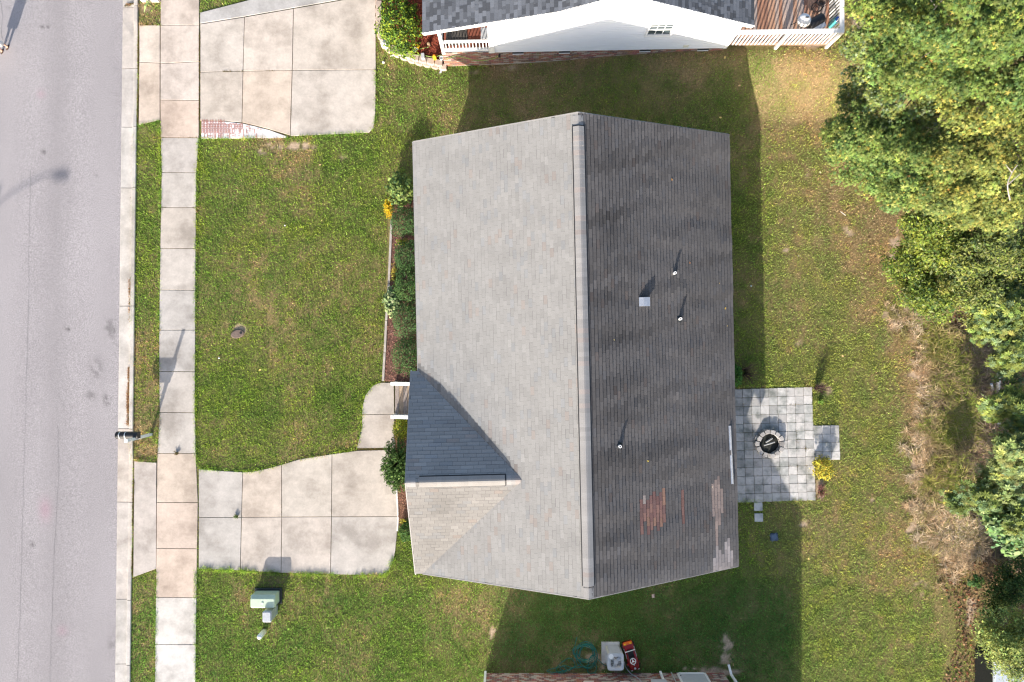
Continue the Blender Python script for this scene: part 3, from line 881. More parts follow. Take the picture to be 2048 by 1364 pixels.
# vented ridge: dark slot strip with bent cap shingles on top
def ridge_line(parent, P, sideA, sideB, L0, L1, step, half, pit, colf, hgt=0.05, slots=True):
    """P(t, off, h): ridge point, off sideways"""
    if slots:
        m = MB()
        a = [P(L0, -half - .012, 0.012), P(L1, -half - .012, 0.012), P(L1, 0, hgt - .012), P(L0, 0, hgt - .012), P(L1, half + .012, 0.012), P(L0, half + .012, 0.012)]
        lift = Vector((0, 0, hgt - .02))
        A = [P(L0, -half - .03, 0.004), P(L1, -half - .03, 0.004), P(L1, -half - .03, 0.004) + lift, P(L0, -half - .03, 0.004) + lift]
        B = [P(L0, half + .03, 0.004), P(L1, half + .03, 0.004), P(L1, half + .03, 0.004) + lift, P(L0, half + .03, 0.004) + lift]
        top = [P(L0, 0, 0.004) + lift, P(L1, 0, 0.004) + lift]
        m.add(A + B + top, [(0, 1, 2, 3), (4, 5, 6, 7), (3, 2, 9, 8), (8, 9, 6, 7), (0, 3, 8, 7, 4), (1, 2, 9, 6, 5)])
        m.build('ridge_vent', MT['black'], parent)
    n = int((L1 - L0) / step)
    off = world_off(parent)
    mesh = None
    for k in range(n):
        t = L0 + k * step
        base = P(t, 0, 0)
        if mesh is None:
            q0, q1 = 0.0, step + 0.02
            pts = []
            for (tt, hh) in ((q0, hgt + .010), (q1, hgt + .002)):
                for of in (-half, -half * .35, 0, half * .35, half):
                    drop = 0.010 if abs(of) < 1e-6 else 0.0
                    pts.append(P(t + tt, of, hh - drop) - base)
            for of in (-half, 0, half):
                pts.append(P(t + q0, of, hgt - .012) - base)
            for of in (-half, half):
                pts.append(P(t + q1, of, hgt - .012) - base)
            F = [(i, i + 1, i + 6, i + 5) for i in range(4)] + [(10, 11, 2, 1, 0), (11, 12, 4, 3, 2), (10, 0, 5, 13), (12, 14, 9, 4)]
            mesh = bpy.data.meshes.new('ridge_cap')
            mesh.from_pydata([tuple(p) for p in pts], [], F)
            mesh.materials.append(MT['shingle_one'])
        o = bpy.data.objects.new('ridge_cap', mesh); C.objects.link(o)
        o.parent = parent; o.location = base - off + Vector((0, 0, random.uniform(-.002, .003)))
        o.color = (*colf(k), 1)
def P_main(t, of, h): return HP(WID / 2 + of, t, HR - abs(of) * PIT + h)
def capcol(k):
    c = np.array((0.29, 0.28, 0.275)) * random.uniform(.9, 1.08)
    if random.random() < .1: c = c * np.array((1.03, .95, .92))
    return tuple(c)
def plain_cap(parent, P, L0, L1, step, half): ridge_line(parent, P, 0, 0, L0, L1, step, half, PIT, capcol, hgt=0.014, slots=False)
ridge_line(roof, P_main, 0, 0, 0.42, LEN - 0.42, 0.157, 0.185, PIT, capcol, hgt=0.062)
plain_cap(roof, P_main, 0.02, 0.40, 0.157, 0.17)
plain_cap(roof, P_main, LEN - 0.42, LEN - 0.02, 0.157, 0.17)
def P_gab(t, of, h): return HP(GW + t, GB / 2 + of, GR - abs(of) * PIT + h)
def capcol2(k): return tuple(np.array((0.28, 0.265, 0.25)) * random.uniform(.94, 1.06))
ridge_line(roof, P_gab, 0, 0, 0.48, 3.52, 0.157, 0.185, PIT, capcol2, hgt=0.055)
plain_cap(roof, P_gab, 0.02, 0.47, 0.157, 0.17)
plain_cap(roof, P_gab, 3.54, 4.02, 0.157, 0.17)

# roof penetrations on the back slope
def slope_pt(px, py):
    """point of the back slope seen at (px,py)"""
    z = HE
    for _ in range(30):
        p = W(px, py, z); a = (p - HO).dot(UX); z = HE + (WID - a) * PIT
    return W(px, py, z)
for (px, py, hh) in ((1347, 547, .25), (1358, 638, .25), (1238, 891, .25)):
    p = slope_pt(px, py) + Vector((0, 0, .025))
    m = MB(); nrm = (UX * PIT + Vector((0, 0, 1))).normalized()
    rot = nrm.to_track_quat('Z', 'Y').to_matrix()
    m.lathe(p, [(0.13, 0.012), (0.13, 0.022), (0.085, 0.05), (0.062, 0.10)], 20, rot=rot)
    b = m.build('vent_boot', MT['dark_metal'], roof)
    m = MB()
    m.lathe(p, [(0.052, -.05), (0.052, hh), (0.030, hh), (0.030, hh - .12), (0.0, hh - .12)], 18)
    m.build('vent_pipe', MT['white'], roof)
p = slope_pt(1287, 604)
m = MB(); rot = (UX * PIT + Vector((0, 0, 1))).normalized().to_track_quat('Z', 'Y').to_matrix()
q_ = Matrix(((UX.x, VY.x, 0), (UX.y, VY.y, 0), (0, 0, 1)))
m.box(p + Vector((0, 0, .02)), (0.50, 0.44, 0.015), rot=Matrix.Rotation(math.atan(PIT), 3, 'Y'))
m.box(p + Vector((0, 0, .08)), (0.26, 0.22, 0.20), rz=math.atan2(UX.y, UX.x))
# hood: shallow ridged cap with turned-down lips
hx, hy = .19, .155
top = p + Vector((0, 0, .19))
m.add([top + UX * -hx + VY * -hy, top + UX * hx + VY * -hy, top + UX * hx + VY * hy, top + UX * -hx + VY * hy,
       top + UX * -.015 + VY * -hy + Vector((0, 0, .035)), top + UX * -.015 + VY * hy + Vector((0, 0, .035)),
       top + UX * -hx + VY * -hy + Vector((0, 0, -.06)), top + UX * hx + VY * -hy + Vector((0, 0, -.06)), top + UX * hx + VY * hy + Vector((0, 0, -.06)), top + UX * -hx + VY * hy + Vector((0, 0, -.06))],
      [(0, 4, 5, 3), (4, 1, 2, 5), (0, 6, 7, 1, 4), (2, 8, 9, 3, 5), (3, 9, 6, 0), (1, 7, 8, 2)])
m.build('roof_vent_hood', MT['metal'], roof)
# rain diverter strip above the back door
a = slope_pt(1457.5, 851) + Vector((0, 0, .045)); b = slope_pt(1463, 967) + Vector((0, 0, .045))
m = MB()
n3 = (UX * PIT + Vector((0, 0, 1))).normalized(); dn = (UX - Vector((0, 0, PIT))).normalized()
def strip(o0, h0, o1, h1):
    m.add([a + dn * o0 + n3 * h0, b + dn * o0 + n3 * h0, b + dn * o1 + n3 * h1, a + dn * o1 + n3 * h1], [(0, 1, 2, 3)])
strip(-.05, .022, 0.0, .030); strip(0.0, .030, .008, .08); strip(.008, .08, .016, .08); strip(.016, .08, .03, .022); strip(.03, .022, .045, .022)
m.build('rain_diverter', MT['metal'], roof)
# front steps and their white handrails
st = root('front_steps', W(802, 800, 0), 'weathered wooden front steps between two white handrails under the cross gable', 'steps')
for k, x in enumerate((790, 798.5, 806.5, 814.5, 822.5, 830)):
    zt = 0.17 + 0.17 * (k // 2)
    m = MB(); c = W(x + 4, 800, zt)
    s = (CAM_H - zt) / FPX
    m.box((c.x, W(0, 800, zt).y, zt - .02), (7.6 * s, 66 * s, 0.04), col=random.choice([(0.34, 0.27, 0.22), (0.28, 0.24, 0.22), (0.37, 0.29, 0.22)]))
    m.build('step_plank', MT['wood'], st)
    if k % 2 == 0:
        m = MB(); m.box((c.x - 3.4 * s, c.y, zt - .12), (0.025, 64 * s, 0.16), col=(0.25, 0.2, 0.17)); m.build('riser', MT['wood'], st)
for j, py in enumerate((767.5, 834)):
    y = W(0, py, 1.0).y
    rail = MB()
    x0, x1 = W(782, 0, 0.95).x, W(842, 0, 1.3).x
    rail.beam((x0, y, .95), (x1, y, 1.25), .14, .05); r_ = rail.build('handrail', MT['white'], st)
    b2 = MB(); b2.beam((x0, y, .32), (x1, y, .60), .06, .06); b2.build('bottom_rail', MT['white'], st)
    b2 = MB(); b2.box((x0 + .06, y, .5), (.1, .1, 1.02)); b2.box((x0 + .06, y, 1.02), (.13, .13, .03)); b2.build('rail_post', MT['white'], st)
    for k in range(7):
        t = (k + 1) / 8; b3 = MB(); b3.box((x0 + (x1 - x0) * t, y, .62 + .28 * t), (.035, .035, .62)); b3.build('baluster', MT['white'], st)

# ================================================================== WHITE HOUSE AT THE TOP
wh = root('white_house', (3, 14, 0), 'white sided neighbouring house with dark shingles and a brick base at the top', 'house')
def NP(x, z, off=0.0, y0=None):
    """point of the gable end: roof edge line; off moves north"""
    return Vector((x, 11.23 + 0.0192 * (x + 3.26) + off, z))
WALL = 0.21
NPROF = [(-3.26, 3.55), (1.73, 5.0), (3.72, 6.05), (8.78, 3.62)]
def roof_z(x):
    for (a, b), (c, d) in zip(NPROF[:-1], NPROF[1:]):
        if a <= x <= c: return b + (d - b) * (x - a) / (c - a)
    return 3.5
nroof = root('roof', (0, 0, 0)); nroof.parent = wh; nroof.location = (0, 0, 0)
m = MB(); DEEP = 13.0
for (a, b), (c, d) in zip(NPROF[:-1], NPROF[1:]):
    P = [NP(a, b), NP(c, d), NP(c, d, DEEP), NP(a, b, DEEP)]; Q = [p - Vector((0, 0, .12)) for p in P]
    m.add(P + Q, [(0, 1, 2, 3), (4, 5, 6, 7), (0, 1, 5, 4), (2, 3, 7, 6)])
m.build('roof_deck', MT['felt'], nroof)
m = MB()
for (a, b), (c, d) in zip(NPROF[:-1], NPROF[1:]):
    m.beam(NP(a, b - .10, -.012), NP(c, d - .10, -.012), .028, .20)
m.beam(NP(-3.25, 3.45, 0), NP(-3.25, 3.45, DEEP), .03, .18); m.beam(NP(8.77, 3.52, 0), NP(8.77, 3.52, DEEP), .03, .18)
m.build('fascia', MT['white'], nroof)
m = MB()
for (a, b), (c, d) in zip(NPROF[:-1], NPROF[1:]):
    m.add([NP(a, b - .19, 0), NP(c, d - .19, 0), NP(c, d - .19, WALL), NP(a, b - .19, WALL)], [(0, 1, 2, 3)])
m.build('soffit', MT['white'], nroof)
def nslope(i):
    (a, b), (c, d) = NPROF[i], NPROF[i + 1]
    if i == 2: (a, b), (c, d) = (c, d), (a, b)
    Ls = math.hypot(c - a, d - b); ux = (c - a) / Ls; uz = (d - b) / Ls
    nx_, nz_ = (-uz, ux) if ux > 0 else (uz, -ux)
    def S(t, s, h): return NP(a + ux * s + nx_ * h, b + uz * s + nz_ * h, t - .02)
    return S, Ls
def ncol(i, t, p):
    k = random.choice((0.58, 0.75, 1.0, 1.05, 1.25))
    return (0.118 * k, 0.128 * k, 0.148 * k)
tabs = []
for i in range(3):
    S, Ls = nslope(i); n = int(round(Ls / .145)); e = Ls / n
    tabs += shingle_slope(S, 4.5, n, e, .2, ncol, arch=True, thick=.012, keyw=.004, gap=.006)
place_shingles(tabs, nroof, MT['shingle_dark'], MT['shingle_dark_one'], lambda d: d['mid'].y - 0.1 * d['mid'].z, 300)

# gable wall of lapped siding boards, each board a piece of its own
XW, XE = -0.74, 8.45
ZB = 1.33
lap = 0.15; z = ZB; gw = root('gable_wall', (0, 0, 0)); gw.parent = wh; gw.location = (0, 0, 0)
HOLE = None
def x_span(z):
    """wall span below the roof at height z"""
    lo, hi = XW, XE
    xs = np.linspace(XW, XE, 400); ok = [x for x in xs if roof_z(x) - .19 > z]
    return (min(ok), max(ok)) if ok else None
while True:
    sp = x_span(z)
    if sp is None: break
    sp2 = x_span(z + lap) or (3.6, 3.85)
    m = MB()
    a0, a1 = sp; b0, b1 = sp2
    y0, y1, y2 = WALL - .034, WALL - .012, WALL - .006
    c0, c1 = max(a0, b0 - .3), min(a1, b1 + .3); zk = z + lap * .28; d0, d1 = a0 + (c0 - a0) * .28, a1 + (c1 - a1) * .28
    m.add([NP(a0, z, y0), NP(a1, z, y0), NP(d1, zk, y1), NP(d0, zk, y1), NP(c1, z + lap, y2), NP(c0, z + lap, y2), NP(a0, z, y0 + .03), NP(a1, z, y0 + .03)],
          [(0, 1, 2, 3), (3, 2, 4, 5), (6, 7, 1, 0)])
    m.build('siding_board', MT['siding'], gw)
    z += lap
m = MB()
m.add([NP(XW, .9, WALL), NP(XE, .9, WALL), NP(XE, 3.6, WALL), NP(3.72, 5.86, WALL), NP(1.73, 4.8, WALL), NP(XW, 4.1, WALL)], [(0, 1, 2, 3, 4, 5)])
m.build('sheathing', MT['siding'], gw)
m = MB(); m.beam(NP(XW, ZB - .04, WALL - .03), NP(XW, roof_z(XW) - .2, WALL - .03), .12, .05); m.build('corner_trim', MT['white'], gw)
m = MB(); m.beam(NP(XE, ZB - .04, WALL - .03), NP(XE, roof_z(XE) - .15, WALL - .03), .12, .05); m.build('corner_trim', MT['white'], gw)
m = MB(); m.beam(NP(XW, ZB - .015, WALL - .02), NP(XE, ZB - .015, WALL - .02), .035, .03); m.build('starter_strip', MT['white'], gw)
# side and back walls
m = MB()
P = [NP(XW, .0, WALL), NP(XW, 0, DEEP - .2), NP(XE, .0, DEEP - .2), NP(XE, 0, WALL)]
for i in range(3):
    a, b = P[i], P[i + 1]
    m.add([a, b, b + Vector((0, 0, 3.7)), a + Vector((0, 0, 3.7))], [(0, 1, 2, 3)])
m.build('wall', MT['siding'], wh)
# brick base (it also carries the porch)
pa, pb = NP(-2.78, 0, WALL), NP(XW, 0, WALL); pc = NP(XE, 0, WALL)
base = root('foundation', (0, 0, 0)); base.parent = wh; base.location = (0, 0, 0)
mm = brick_wall((pa.x, pa.y), (pc.x, pc.y), gzf(pa.x, pa.y), gzf(pc.x, pc.y), ZB - .03, base, (0, -1), pale=.22)
mm.build('mortar', MT['mortar'], base)
pw = NP(-2.78, 0, 4)
mm = brick_wall((pw.x, pw.y), (pa.x, pa.y), SOIL, SOIL, ZB - .1, base, (-1, 0), pale=.3)
mm.build('mortar', MT['mortar'], base)
for px in (1036, 1129, 1290, 1406):
    s = (CAM_H - 1.2) / FPX; x = (px - 1024) * s
    m = MB(); m.beam(NP(x - .22, 1.235, WALL - .03), NP(x + .22, 1.235, WALL - .03), .05, .10); m.build('foundation_vent', MT['black'], base)
    m = MB(); m.beam(NP(x - .22, 1.165, WALL - .04), NP(x + .22, 1.165, WALL - .04), .07, .04); m.build('vent_sill', MT['white'], base)
# window
def wall_pt(px, py):
    z = 3
    for _ in range(20):
        x = (px - 1024) * (CAM_H - z) / FPX; y = NP(x, 0, WALL).y; z = CAM_H - y * FPX / (682 - py)
    return x, z
x0, z0 = wall_pt(1294, 67); x1, z1 = wall_pt(1338, 66); _, z2 = wall_pt(1304, 45)
win = MB()
wf = root('window', (0, 0, 0)); wf.parent = wh; wf.location = (0, 0, 0)
m = MB()
for (a, b, c, d) in ((x0 - .09, z0 - .03, x1 + .09, z0 - .03), (x0 - .09, z2 + .03, x1 + .09, z2 + .03), (x0 - .05, z0 - .06, x0 - .05, z2 + .06), (x1 + .05, z0 - .06, x1 + .05, z2 + .06)):
    m.beam(NP(a, b, WALL - .068), NP(c, d, WALL - .068), .05, .10)
zm = (z0 + z2) / 2
m.beam(NP(x0, zm, WALL - .062), NP(x1, zm, WALL - .062), .035, .05)
m.build('frame', MT['white'], wf)
for (zz0, zz1) in ((z0, zm), (zm, z2)):
    m = MB(); m.add([NP(x0, zz0, WALL - .045), NP(x1, zz0, WALL - .045), NP(x1, zz1, WALL - .045), NP(x0, zz1, WALL - .045)], [(0, 1, 2, 3)]); m.build('pane', MT['glass'], wf)
m = MB()
for k in (1, 2):
    x = x0 + (x1 - x0) * k / 3; m.beam(NP(x, z0, WALL - .055), NP(x, z2, WALL - .055), .025, .014)
m.beam(NP(x0, (zm + z2) / 2, WALL - .055), NP(x1, (zm + z2) / 2, WALL - .055), .014, .022)
m.build('muntin', MT['white'], wf)
# louvre box near the peak and a small socket box
xg, zg = wall_pt(1247, 30)
m = MB(); m.box(NP(xg, zg, WALL - .06), (.30, .10, .34)); m.box(NP(xg, zg - .2, WALL - .05), (.24, .07, .03)); m.build('dryer_hood', MT['white'], wh, bevel=.01)
xg, zg = wall_pt(1372, 90)
m = MB(); m.box(NP(xg, zg, WALL - .04), (.2, .06, .16)); m.build('socket_box', M('cream_plastic', (.72, .70, .58)), wh, bevel=.01)
# porch
por = root('porch', (0, 0, 0)); por.parent = wh; por.location = (0, 0, 0)
PW = -2.74
for k in range(15):
    x = PW + .04 + k * .137
    m = MB(); c = NP(x + .065, 1.27, 2.6); m.box(c, (.13, 4.6, .04), col=(.26 * random.uniform(.85, 1.1), .085, .055)); m.build('porch_board', MT['wood'], por)
m = MB(); m.box(NP(-1.72, 1.2, WALL + .04), (2.0, .05, .16)); m.build('porch_rim', MT['white'], por)
RY = WALL + .02
m = MB(); m.box(NP(PW + .03, 2.36, RY), (.13, .13, 2.25)); m.build('porch_post', MT['white'], por)
m = MB(); m.box(NP(XW - .10, 2.45, RY), (.13, .13, 2.4)); m.build('porch_post', MT['white'], por)
m = MB(); m.beam(NP(PW, 2.22, RY), NP(XW - .12, 2.22, RY), .10, .05); m.build('top_rail', MT['white'], por)
m = MB(); m.beam(NP(PW, 1.50, RY), NP(XW - .12, 1.50, RY), .11, .07); m.build('bottom_rail', MT['white'], por)
for k in range(13):
    x = PW + .17 + k * .131
    m = MB(); m.box(NP(x, 1.86, RY), (.036, .036, .70)); m.build('baluster', MT['white'], por)
m = MB(); m.beam(NP(PW + .03, 2.22, RY), NP(PW + .03, 2.22, 2.6), .11, .06); m.build('top_rail', MT['white'], por)
m = MB(); m.beam(NP(PW - .2, 3.42, .12), NP(XW, 4.08, .12), .10, .22); m.build('porch_beam', MT['white'], por)

mat_ = MB()
mc = NP(-2.2, 1.30, 1.0)
mat_.box(mc, (.85, 1.0, .02), rz=.05, col=(.07, .065, .06))
for k in range(8): mat_.box(mc + Vector((-.38 + k * .11, 0, .013)), (.03, .96, .008), rz=.05, col=(.14, .125, .11))
tag(mat_.build('door_mat', MT['wood_x']), 'dark woven mat lying on the red porch boards behind the white railing', 'mat')
ch = root('porch_chair', NP(-1.0, 1.30, .75), 'pale metal porch chair at the right end of the porch by the wall', 'chair')
cx = NP(-1.0, 1.3, .75)
for dx in (-.2, .2):
    for dy in (-.2, .2):
        m = MB(); m.tube([cx + Vector((dx, dy, 0)), cx + Vector((dx * .9, dy * .9, .42))], .014, 6); m.build('leg', MT['grey_paint'], ch)
m = MB(); m.box(cx + Vector((0, 0, .43)), (.44, .44, .03)); m.build('seat', MT['grey_paint'], ch, bevel=.01)
m = MB()
for k in range(4): m.tube([cx + Vector((-.18 + k * .12, .2, .44)), cx + Vector((-.18 + k * .12, .28, .85))], .012, 6)
m.tube([cx + Vector((-.2, .28, .85)), cx + Vector((.2, .28, .85))], .014, 6); m.build('backrest', MT['grey_paint'], ch)

# ================================================================== DECK
deck = root('wooden_deck', (10.5, 13.5, 0), 'weathered brown plank deck with worn white railing behind the white house', 'deck')
DX0, DX1, DY0, DY1, DZ = 8.55, 12.50, 11.82, 17.0, 1.44
k = 0; x = DX0
while x < DX1 - .05:
    w = .142
    t = random.random()
    c = ((.30, .155, .10), (.36, .21, .14), (.24, .13, .09), (.36, .27, .22), (.29, .235, .21))[int(t * 5)]
    m = MB(); m.box((x + w / 2, (DY0 + DY1) / 2, DZ - .018 + random.uniform(-.003, .003)), (w - .005, DY1 - DY0, .036), col=tuple(q * 1.25 for q in c)); m.build('deck_board', MT['wood'], deck)
    x += w
m = MB(); m.box((10.5, DY0 - .02, DZ - .13), (3.98, .04, .22), col=(.33, .2, .15)); m.box((DX1 + .02, 14.4, DZ - .13), (.04, 5.2, .22), col=(.33, .2, .15)); m.build('rim_joist', MT['wood_x'], deck)
RT = 2.43
def rl(p, q_, nm, w, h): 
    m = MB(); m.beam(p, q_, w, h); return m.build(nm, MT['white_worn'], deck)
rl((8.42, 11.74, RT), (12.62, 11.80, RT), 'top_rail', .17, .04); rl((12.55, 11.74, RT + .004), (12.55, 17, RT + .004), 'top_rail', .17, .04)
n = 27
for k in range(n):
    x = 8.58 + k * (12.42 - 8.58) / (n - 1)
    if abs(x - 10.54) < .07: continue
    m = MB(); m.box((x, 11.74 + .014 * (x - 8.5), 1.88), (.052, .04, 1.08)); m.build('baluster', MT['white_worn'], deck)
for k in range(30):
    y = 11.95 + k * .14
    m = MB(); m.box((12.55, y, 1.88), (.04, .052, 1.08)); m.build('baluster', MT['white_worn'], deck)
for (x, y) in ((10.54, 11.72), (12.58, 11.76), (12.58, 14.4)):
    m = MB(); z0 = gzf(x, y) - .1; m.box((x, y, (z0 + RT) / 2 - .01), (.10, .10, RT - z0 - .03)); m.build('rail_post', MT['white_worn'], deck)

# ================================================================== BRICK HOUSE AT THE BOTTOM
bh = root('brick_house', (4, -18, 0), 'neighbouring house whose low brick wall shows along the bottom edge', 'house')
BY = -13.84; BX0, BX1 = -1.14, 8.82
VN = [((1166 + 1188) / 2, 22), (1250, 23)]
mm = brick_wall((BX1, BY + .0), (BX0, BY), SOIL, SOIL, .95, bh, (0, 1), light=(.27, .13, .105), pale=.3)
mm.build('mortar', MT['mortar'], bh)
mm = brick_wall((BX1, BY - 1.4), (BX1, BY), SOIL, SOIL, .95, bh, (1, 0), light=(.27, .13, .105), pale=.3); mm.build('mortar', MT['mortar'], bh)
m = MB()
m.add([(BX0, BY - .012, .95), (BX1, BY - .012, .95), (BX1, BY - .012, 2.7), (4.2, BY - .012, 5.3), (BX0, BY - .012, 2.9)], [(0, 1, 2, 3, 4)])
for (a, b) in (((BX1, BY - .012), (BX1, BY - 13)), ((BX0, BY - 13), (BX0, BY - .012)), ((BX1, BY - 13), (BX0, BY - 13))):
    m.add([(*a, -.2), (*b, -.2), (*b, 2.75), (*a, 2.75)], [(0, 1, 2, 3)])
m.build('wall', MT['siding'], bh)
m = MB(); m.box((3.84, BY + .01, .97), (9.96, .05, .05)); m.build('starter_strip', MT['white'], bh)
rf = MB()
for (a, b, c, d) in ((-1.6, 2.75, 4.2, 5.58), (4.2, 5.58, 10.0, 2.75)):
    P = [Vector((a, BY + .2, b)), Vector((c, BY + .2, d)), Vector((c, BY - 13.5, d)), Vector((a, BY - 13.5, b))]; Q = [p - Vector((0, 0, .12)) for p in P]
    rf.add(P + Q, [(0, 1, 2, 3), (4, 5, 6, 7), (0, 1, 5, 4), (3, 0, 4, 7), (1, 2, 6, 5), (2, 3, 7, 6)], (.16, .155, .15))
rf.build('roof', MT['shingle'], bh)
for px in (1177, 1250):
    x = W(px, 0, .75).x
    m = MB(); m.box((x, BY + .03, .80), (.42, .06, .06)); m.build('vent_sill', MT['white'], bh)
    m = MB(); m.box((x, BY + .02, .88), (.40, .03, .10)); m.build('foundation_vent', MT['black'], bh)
# crawl-space door
dr = root('crawl_door', (0, 0, 0)); dr.parent = bh; dr.location = (0, 0, 0)
xa, xb = W(1353, 0, 0).x, W(1411, 0, 0).x
m = MB()
m.box(((xa + xb) / 2, BY + .035, .03), (xb - xa, .05, .07)); m.box((xa + .04, BY + .035, .45), (.08, .05, .9)); m.box((xb - .04, BY + .035, .45), (.08, .05, .9)); m.box(((xa + xb) / 2, BY + .035, .92), (xb - xa, .05, .07))
m.build('frame', MT['white'], dr)
m = MB(); m.box(((xa + xb) / 2, BY + .02, .47), (xb - xa - .14, .03, .84)); m.build('door_panel', MT['grey_paint'], dr)
m = MB(); m.box((xa + .10, BY + .07, .30), (.06, .02, .02)); m.box((xa + .10, BY + .07, .16), (.03, .02, .02)); m.build('latch', MT['black'], dr)
def downpipe(px, py, kick, nm='downpipe'):
    x = W(px, 0, 0).x; y = BY + .07
    m = MB()
    m.beam((x, y, .22), (x, y, 2.7), .09, .065)
    m.beam((x, y, .24), (x + kick[0], y + kick[1], .06), .09, .065)
    m.build(nm, MT['white'], bh)
downpipe(1320, 0, (0, .05)); downpipe(1459, 0, (-.06, .34)); downpipe(971, 0, (0, .05))
m = MB(); m.box((W(1318, 0, .9).x, BY + .09, .98), (.62, .16, .36)); m.build('meter_box', MT['grey_paint'], bh, bevel=.01)
m = MB(); xx = W(1343, 0, 0).x; m.tube([(xx, BY + .04, SOIL), (xx, BY + .04, 1.6)], .022, 8); m.build('conduit', MT['grey_paint'], bh)
# ================================================================== SMALL OBJECTS
# mailbox on its post by the kerb
mb = root('mailbox', W(301, 868, 0), 'black mailbox with white bands on a pale post overhanging the kerb', 'mailbox')
pb_ = W(301.5, 869, 0)
m = MB(); m.box((pb_.x, pb_.y, .88), (.105, .105, 1.86)); m.box((pb_.x, pb_.y, 1.82), (.13, .13, .03)); m.build('post', MT['white'], mb)
bx0, bx1 = W(232, 0, 1.22).x, W(276, 0, 1.22).x; by = pb_.y + .13
m = MB(); m.box(((bx0 + pb_.x) / 2 + .12, pb_.y + .02, .97), (.72, .09, .09)); m.beam((pb_.x, pb_.y + .02, .55), (bx1 - .2, pb_.y + .02, .95), .07, .07); m.build('arm', MT['white'], mb)
def arch(x0, x1, r=.135, zb=1.03, y=by, grow=0.0):
    m = MB(); pr = [(-r, 0)] + [(-(r + 0) * math.cos(math.pi * k / 10), .13 + r * math.sin(math.pi * k / 10)) for k in range(11)] + [(r, 0)]
    n = len(pr)
    vs = [(x0, y + a * (1 + grow), zb + b * (1 + grow)) for a, b in pr] + [(x1, y + a * (1 + grow), zb + b * (1 + grow)) for a, b in pr]
    fs = [(i, (i + 1) % n, n + (i + 1) % n, n + i) for i in range(n)] + [tuple(range(n))[::-1], tuple(range(n, 2 * n))]
    return m.add(vs, fs)
arch(bx0 + .02, bx1).build('box', MT['black'], mb, smooth_=False)
arch(bx0, bx0 + .02, grow=.05).build('door', MT['black'], mb)
for f in (.16, .42): arch(bx0 + (bx1 - bx0) * f - .014, bx0 + (bx1 - bx0) * f + .014, grow=.025).build('white_band', MT['white'], mb)
m = MB(); m.box(((bx0 + bx1) / 2 + .22, by - .145, 1.18), (.16, .012, .05)); m.build('flag', MT['red'], mb)
m = MB(); m.lathe((bx0 - .01, by, 1.24), [(.02, 0), (.02, .02)], 8, rot=Vector((-1, 0, 0)).to_track_quat('Z', 'Y').to_matrix()); m.build('knob', MT['black'], mb)

# street lamp standing beyond the left edge; its shadow falls across the asphalt
lb = Vector((-27.3, -12.6, SOIL)); LH = 8.1
lp = root('street_lamp', lb, 'tall street lamp with a single curved arm across the road', 'street lamp')
m = MB(); m.lathe(lb, [(.16, 0), (.16, .1), (.09, .14), (.06, LH), (0, LH)], 14); m.build('pole', MT['dark_metal'], lp, smooth_=True)
m = MB(); pa_ = [lb + Vector((0, 0, LH - .42)), lb + Vector((.5, .0, LH - .15)), lb + Vector((1.4, .0, LH + .10)), lb + Vector((2.0, .0, LH + .2))]; m.tube(pa_, .03, 8); m.build('arm', MT['dark_metal'], lp)
m = MB(); m.lathe(lb + Vector((2.35, 0, LH + .12)), [(0, 0.12), (.10, .10), (.18, .03), (.19, 0), (0, -.01)], 14, sx=2.1, sy=1.0); m.build('lamp_head', MT['dark_metal'], lp, smooth_=True)

# pad-mounted transformer
tb = W(536, 1191, 0)
tr = root('transformer_box', W(536, 1192, 0), 'pale green metal transformer box on a dark pad in the lawn by the driveway', 'transformer')
tx0, tx1 = W(512.5, 0, 0).x, W(559.5, 0, 0).x
ytop, ybot = W(0, 1180.5, 0).y, W(0, 1203, 0).y
m = MB(); m.prism([(tx0 - .06, ybot - .08), (tx1 + .1, ybot - .08), (tx1 + .1, ytop + .10), (tx0 - .06, ytop + .10)], -.1, .05, .015); m.build('pad', MT['dark_metal'], tr)
hh = .64
def rr_loop(x0, x1, y0, y1, r, z, n=4):
    pts = []
    for (cx, cy, a0) in ((x1 - r, y1 - r, 0), (x0 + r, y1 - r, 90), (x0 + r, y0 + r, 180), (x1 - r, y0 + r, 270)):
        for k in range(n + 1):
            a = R(a0 + 90 * k / n); pts.append((cx + r * math.cos(a), cy + r * math.sin(a), z))
    return pts
def loft(m, loops, cap=True):
    n = len(loops[0]); vs = [p for l in loops for p in l]; fs = []
    for i in range(len(loops) - 1):
        for k in range(n): fs.append((i * n + k, i * n + (k + 1) % n, (i + 1) * n + (k + 1) % n, (i + 1) * n + k))
    if cap: fs.append(tuple(range((len(loops) - 1) * n, len(loops) * n)))
    return m.add(vs, fs)
m = MB(); loft(m, [rr_loop(tx0, tx1, ybot, ytop, .03, .05), rr_loop(tx0, tx1, ybot, ytop, .03, hh - .12)]); m.build('cabinet', MT['green_paint'], tr)
m = MB(); loft(m, [rr_loop(tx0 - .02, tx1 + .02, ybot - .03, ytop + .02, .06, hh - .14), rr_loop(tx0 - .02, tx1 + .02, ybot - .03, ytop + .02, .06, hh - .10), rr_loop(tx0 + .0, tx1 - .0, ybot - .02, ytop - .10, .07, hh - .012), rr_loop(tx0 + .03, tx1 - .03, ybot + .01, ytop - .13, .06, hh)]); m.build('lid', MT['green_paint'], tr, smooth_=False)
m = MB(); m.lathe(((tx0 + tx1) / 2, (ytop + ybot) / 2 - .05, hh), [(.05, 0), (.05, .012), (.03, .02), (0, .022)], 14); m.build('lifting_lug', MT['green_paint'], tr)
m = MB(); m.box(((tx0 + tx1) / 2, ybot - .035, .35), (.04, .02, .12)); m.build('lock', MT['dark_metal'], tr)
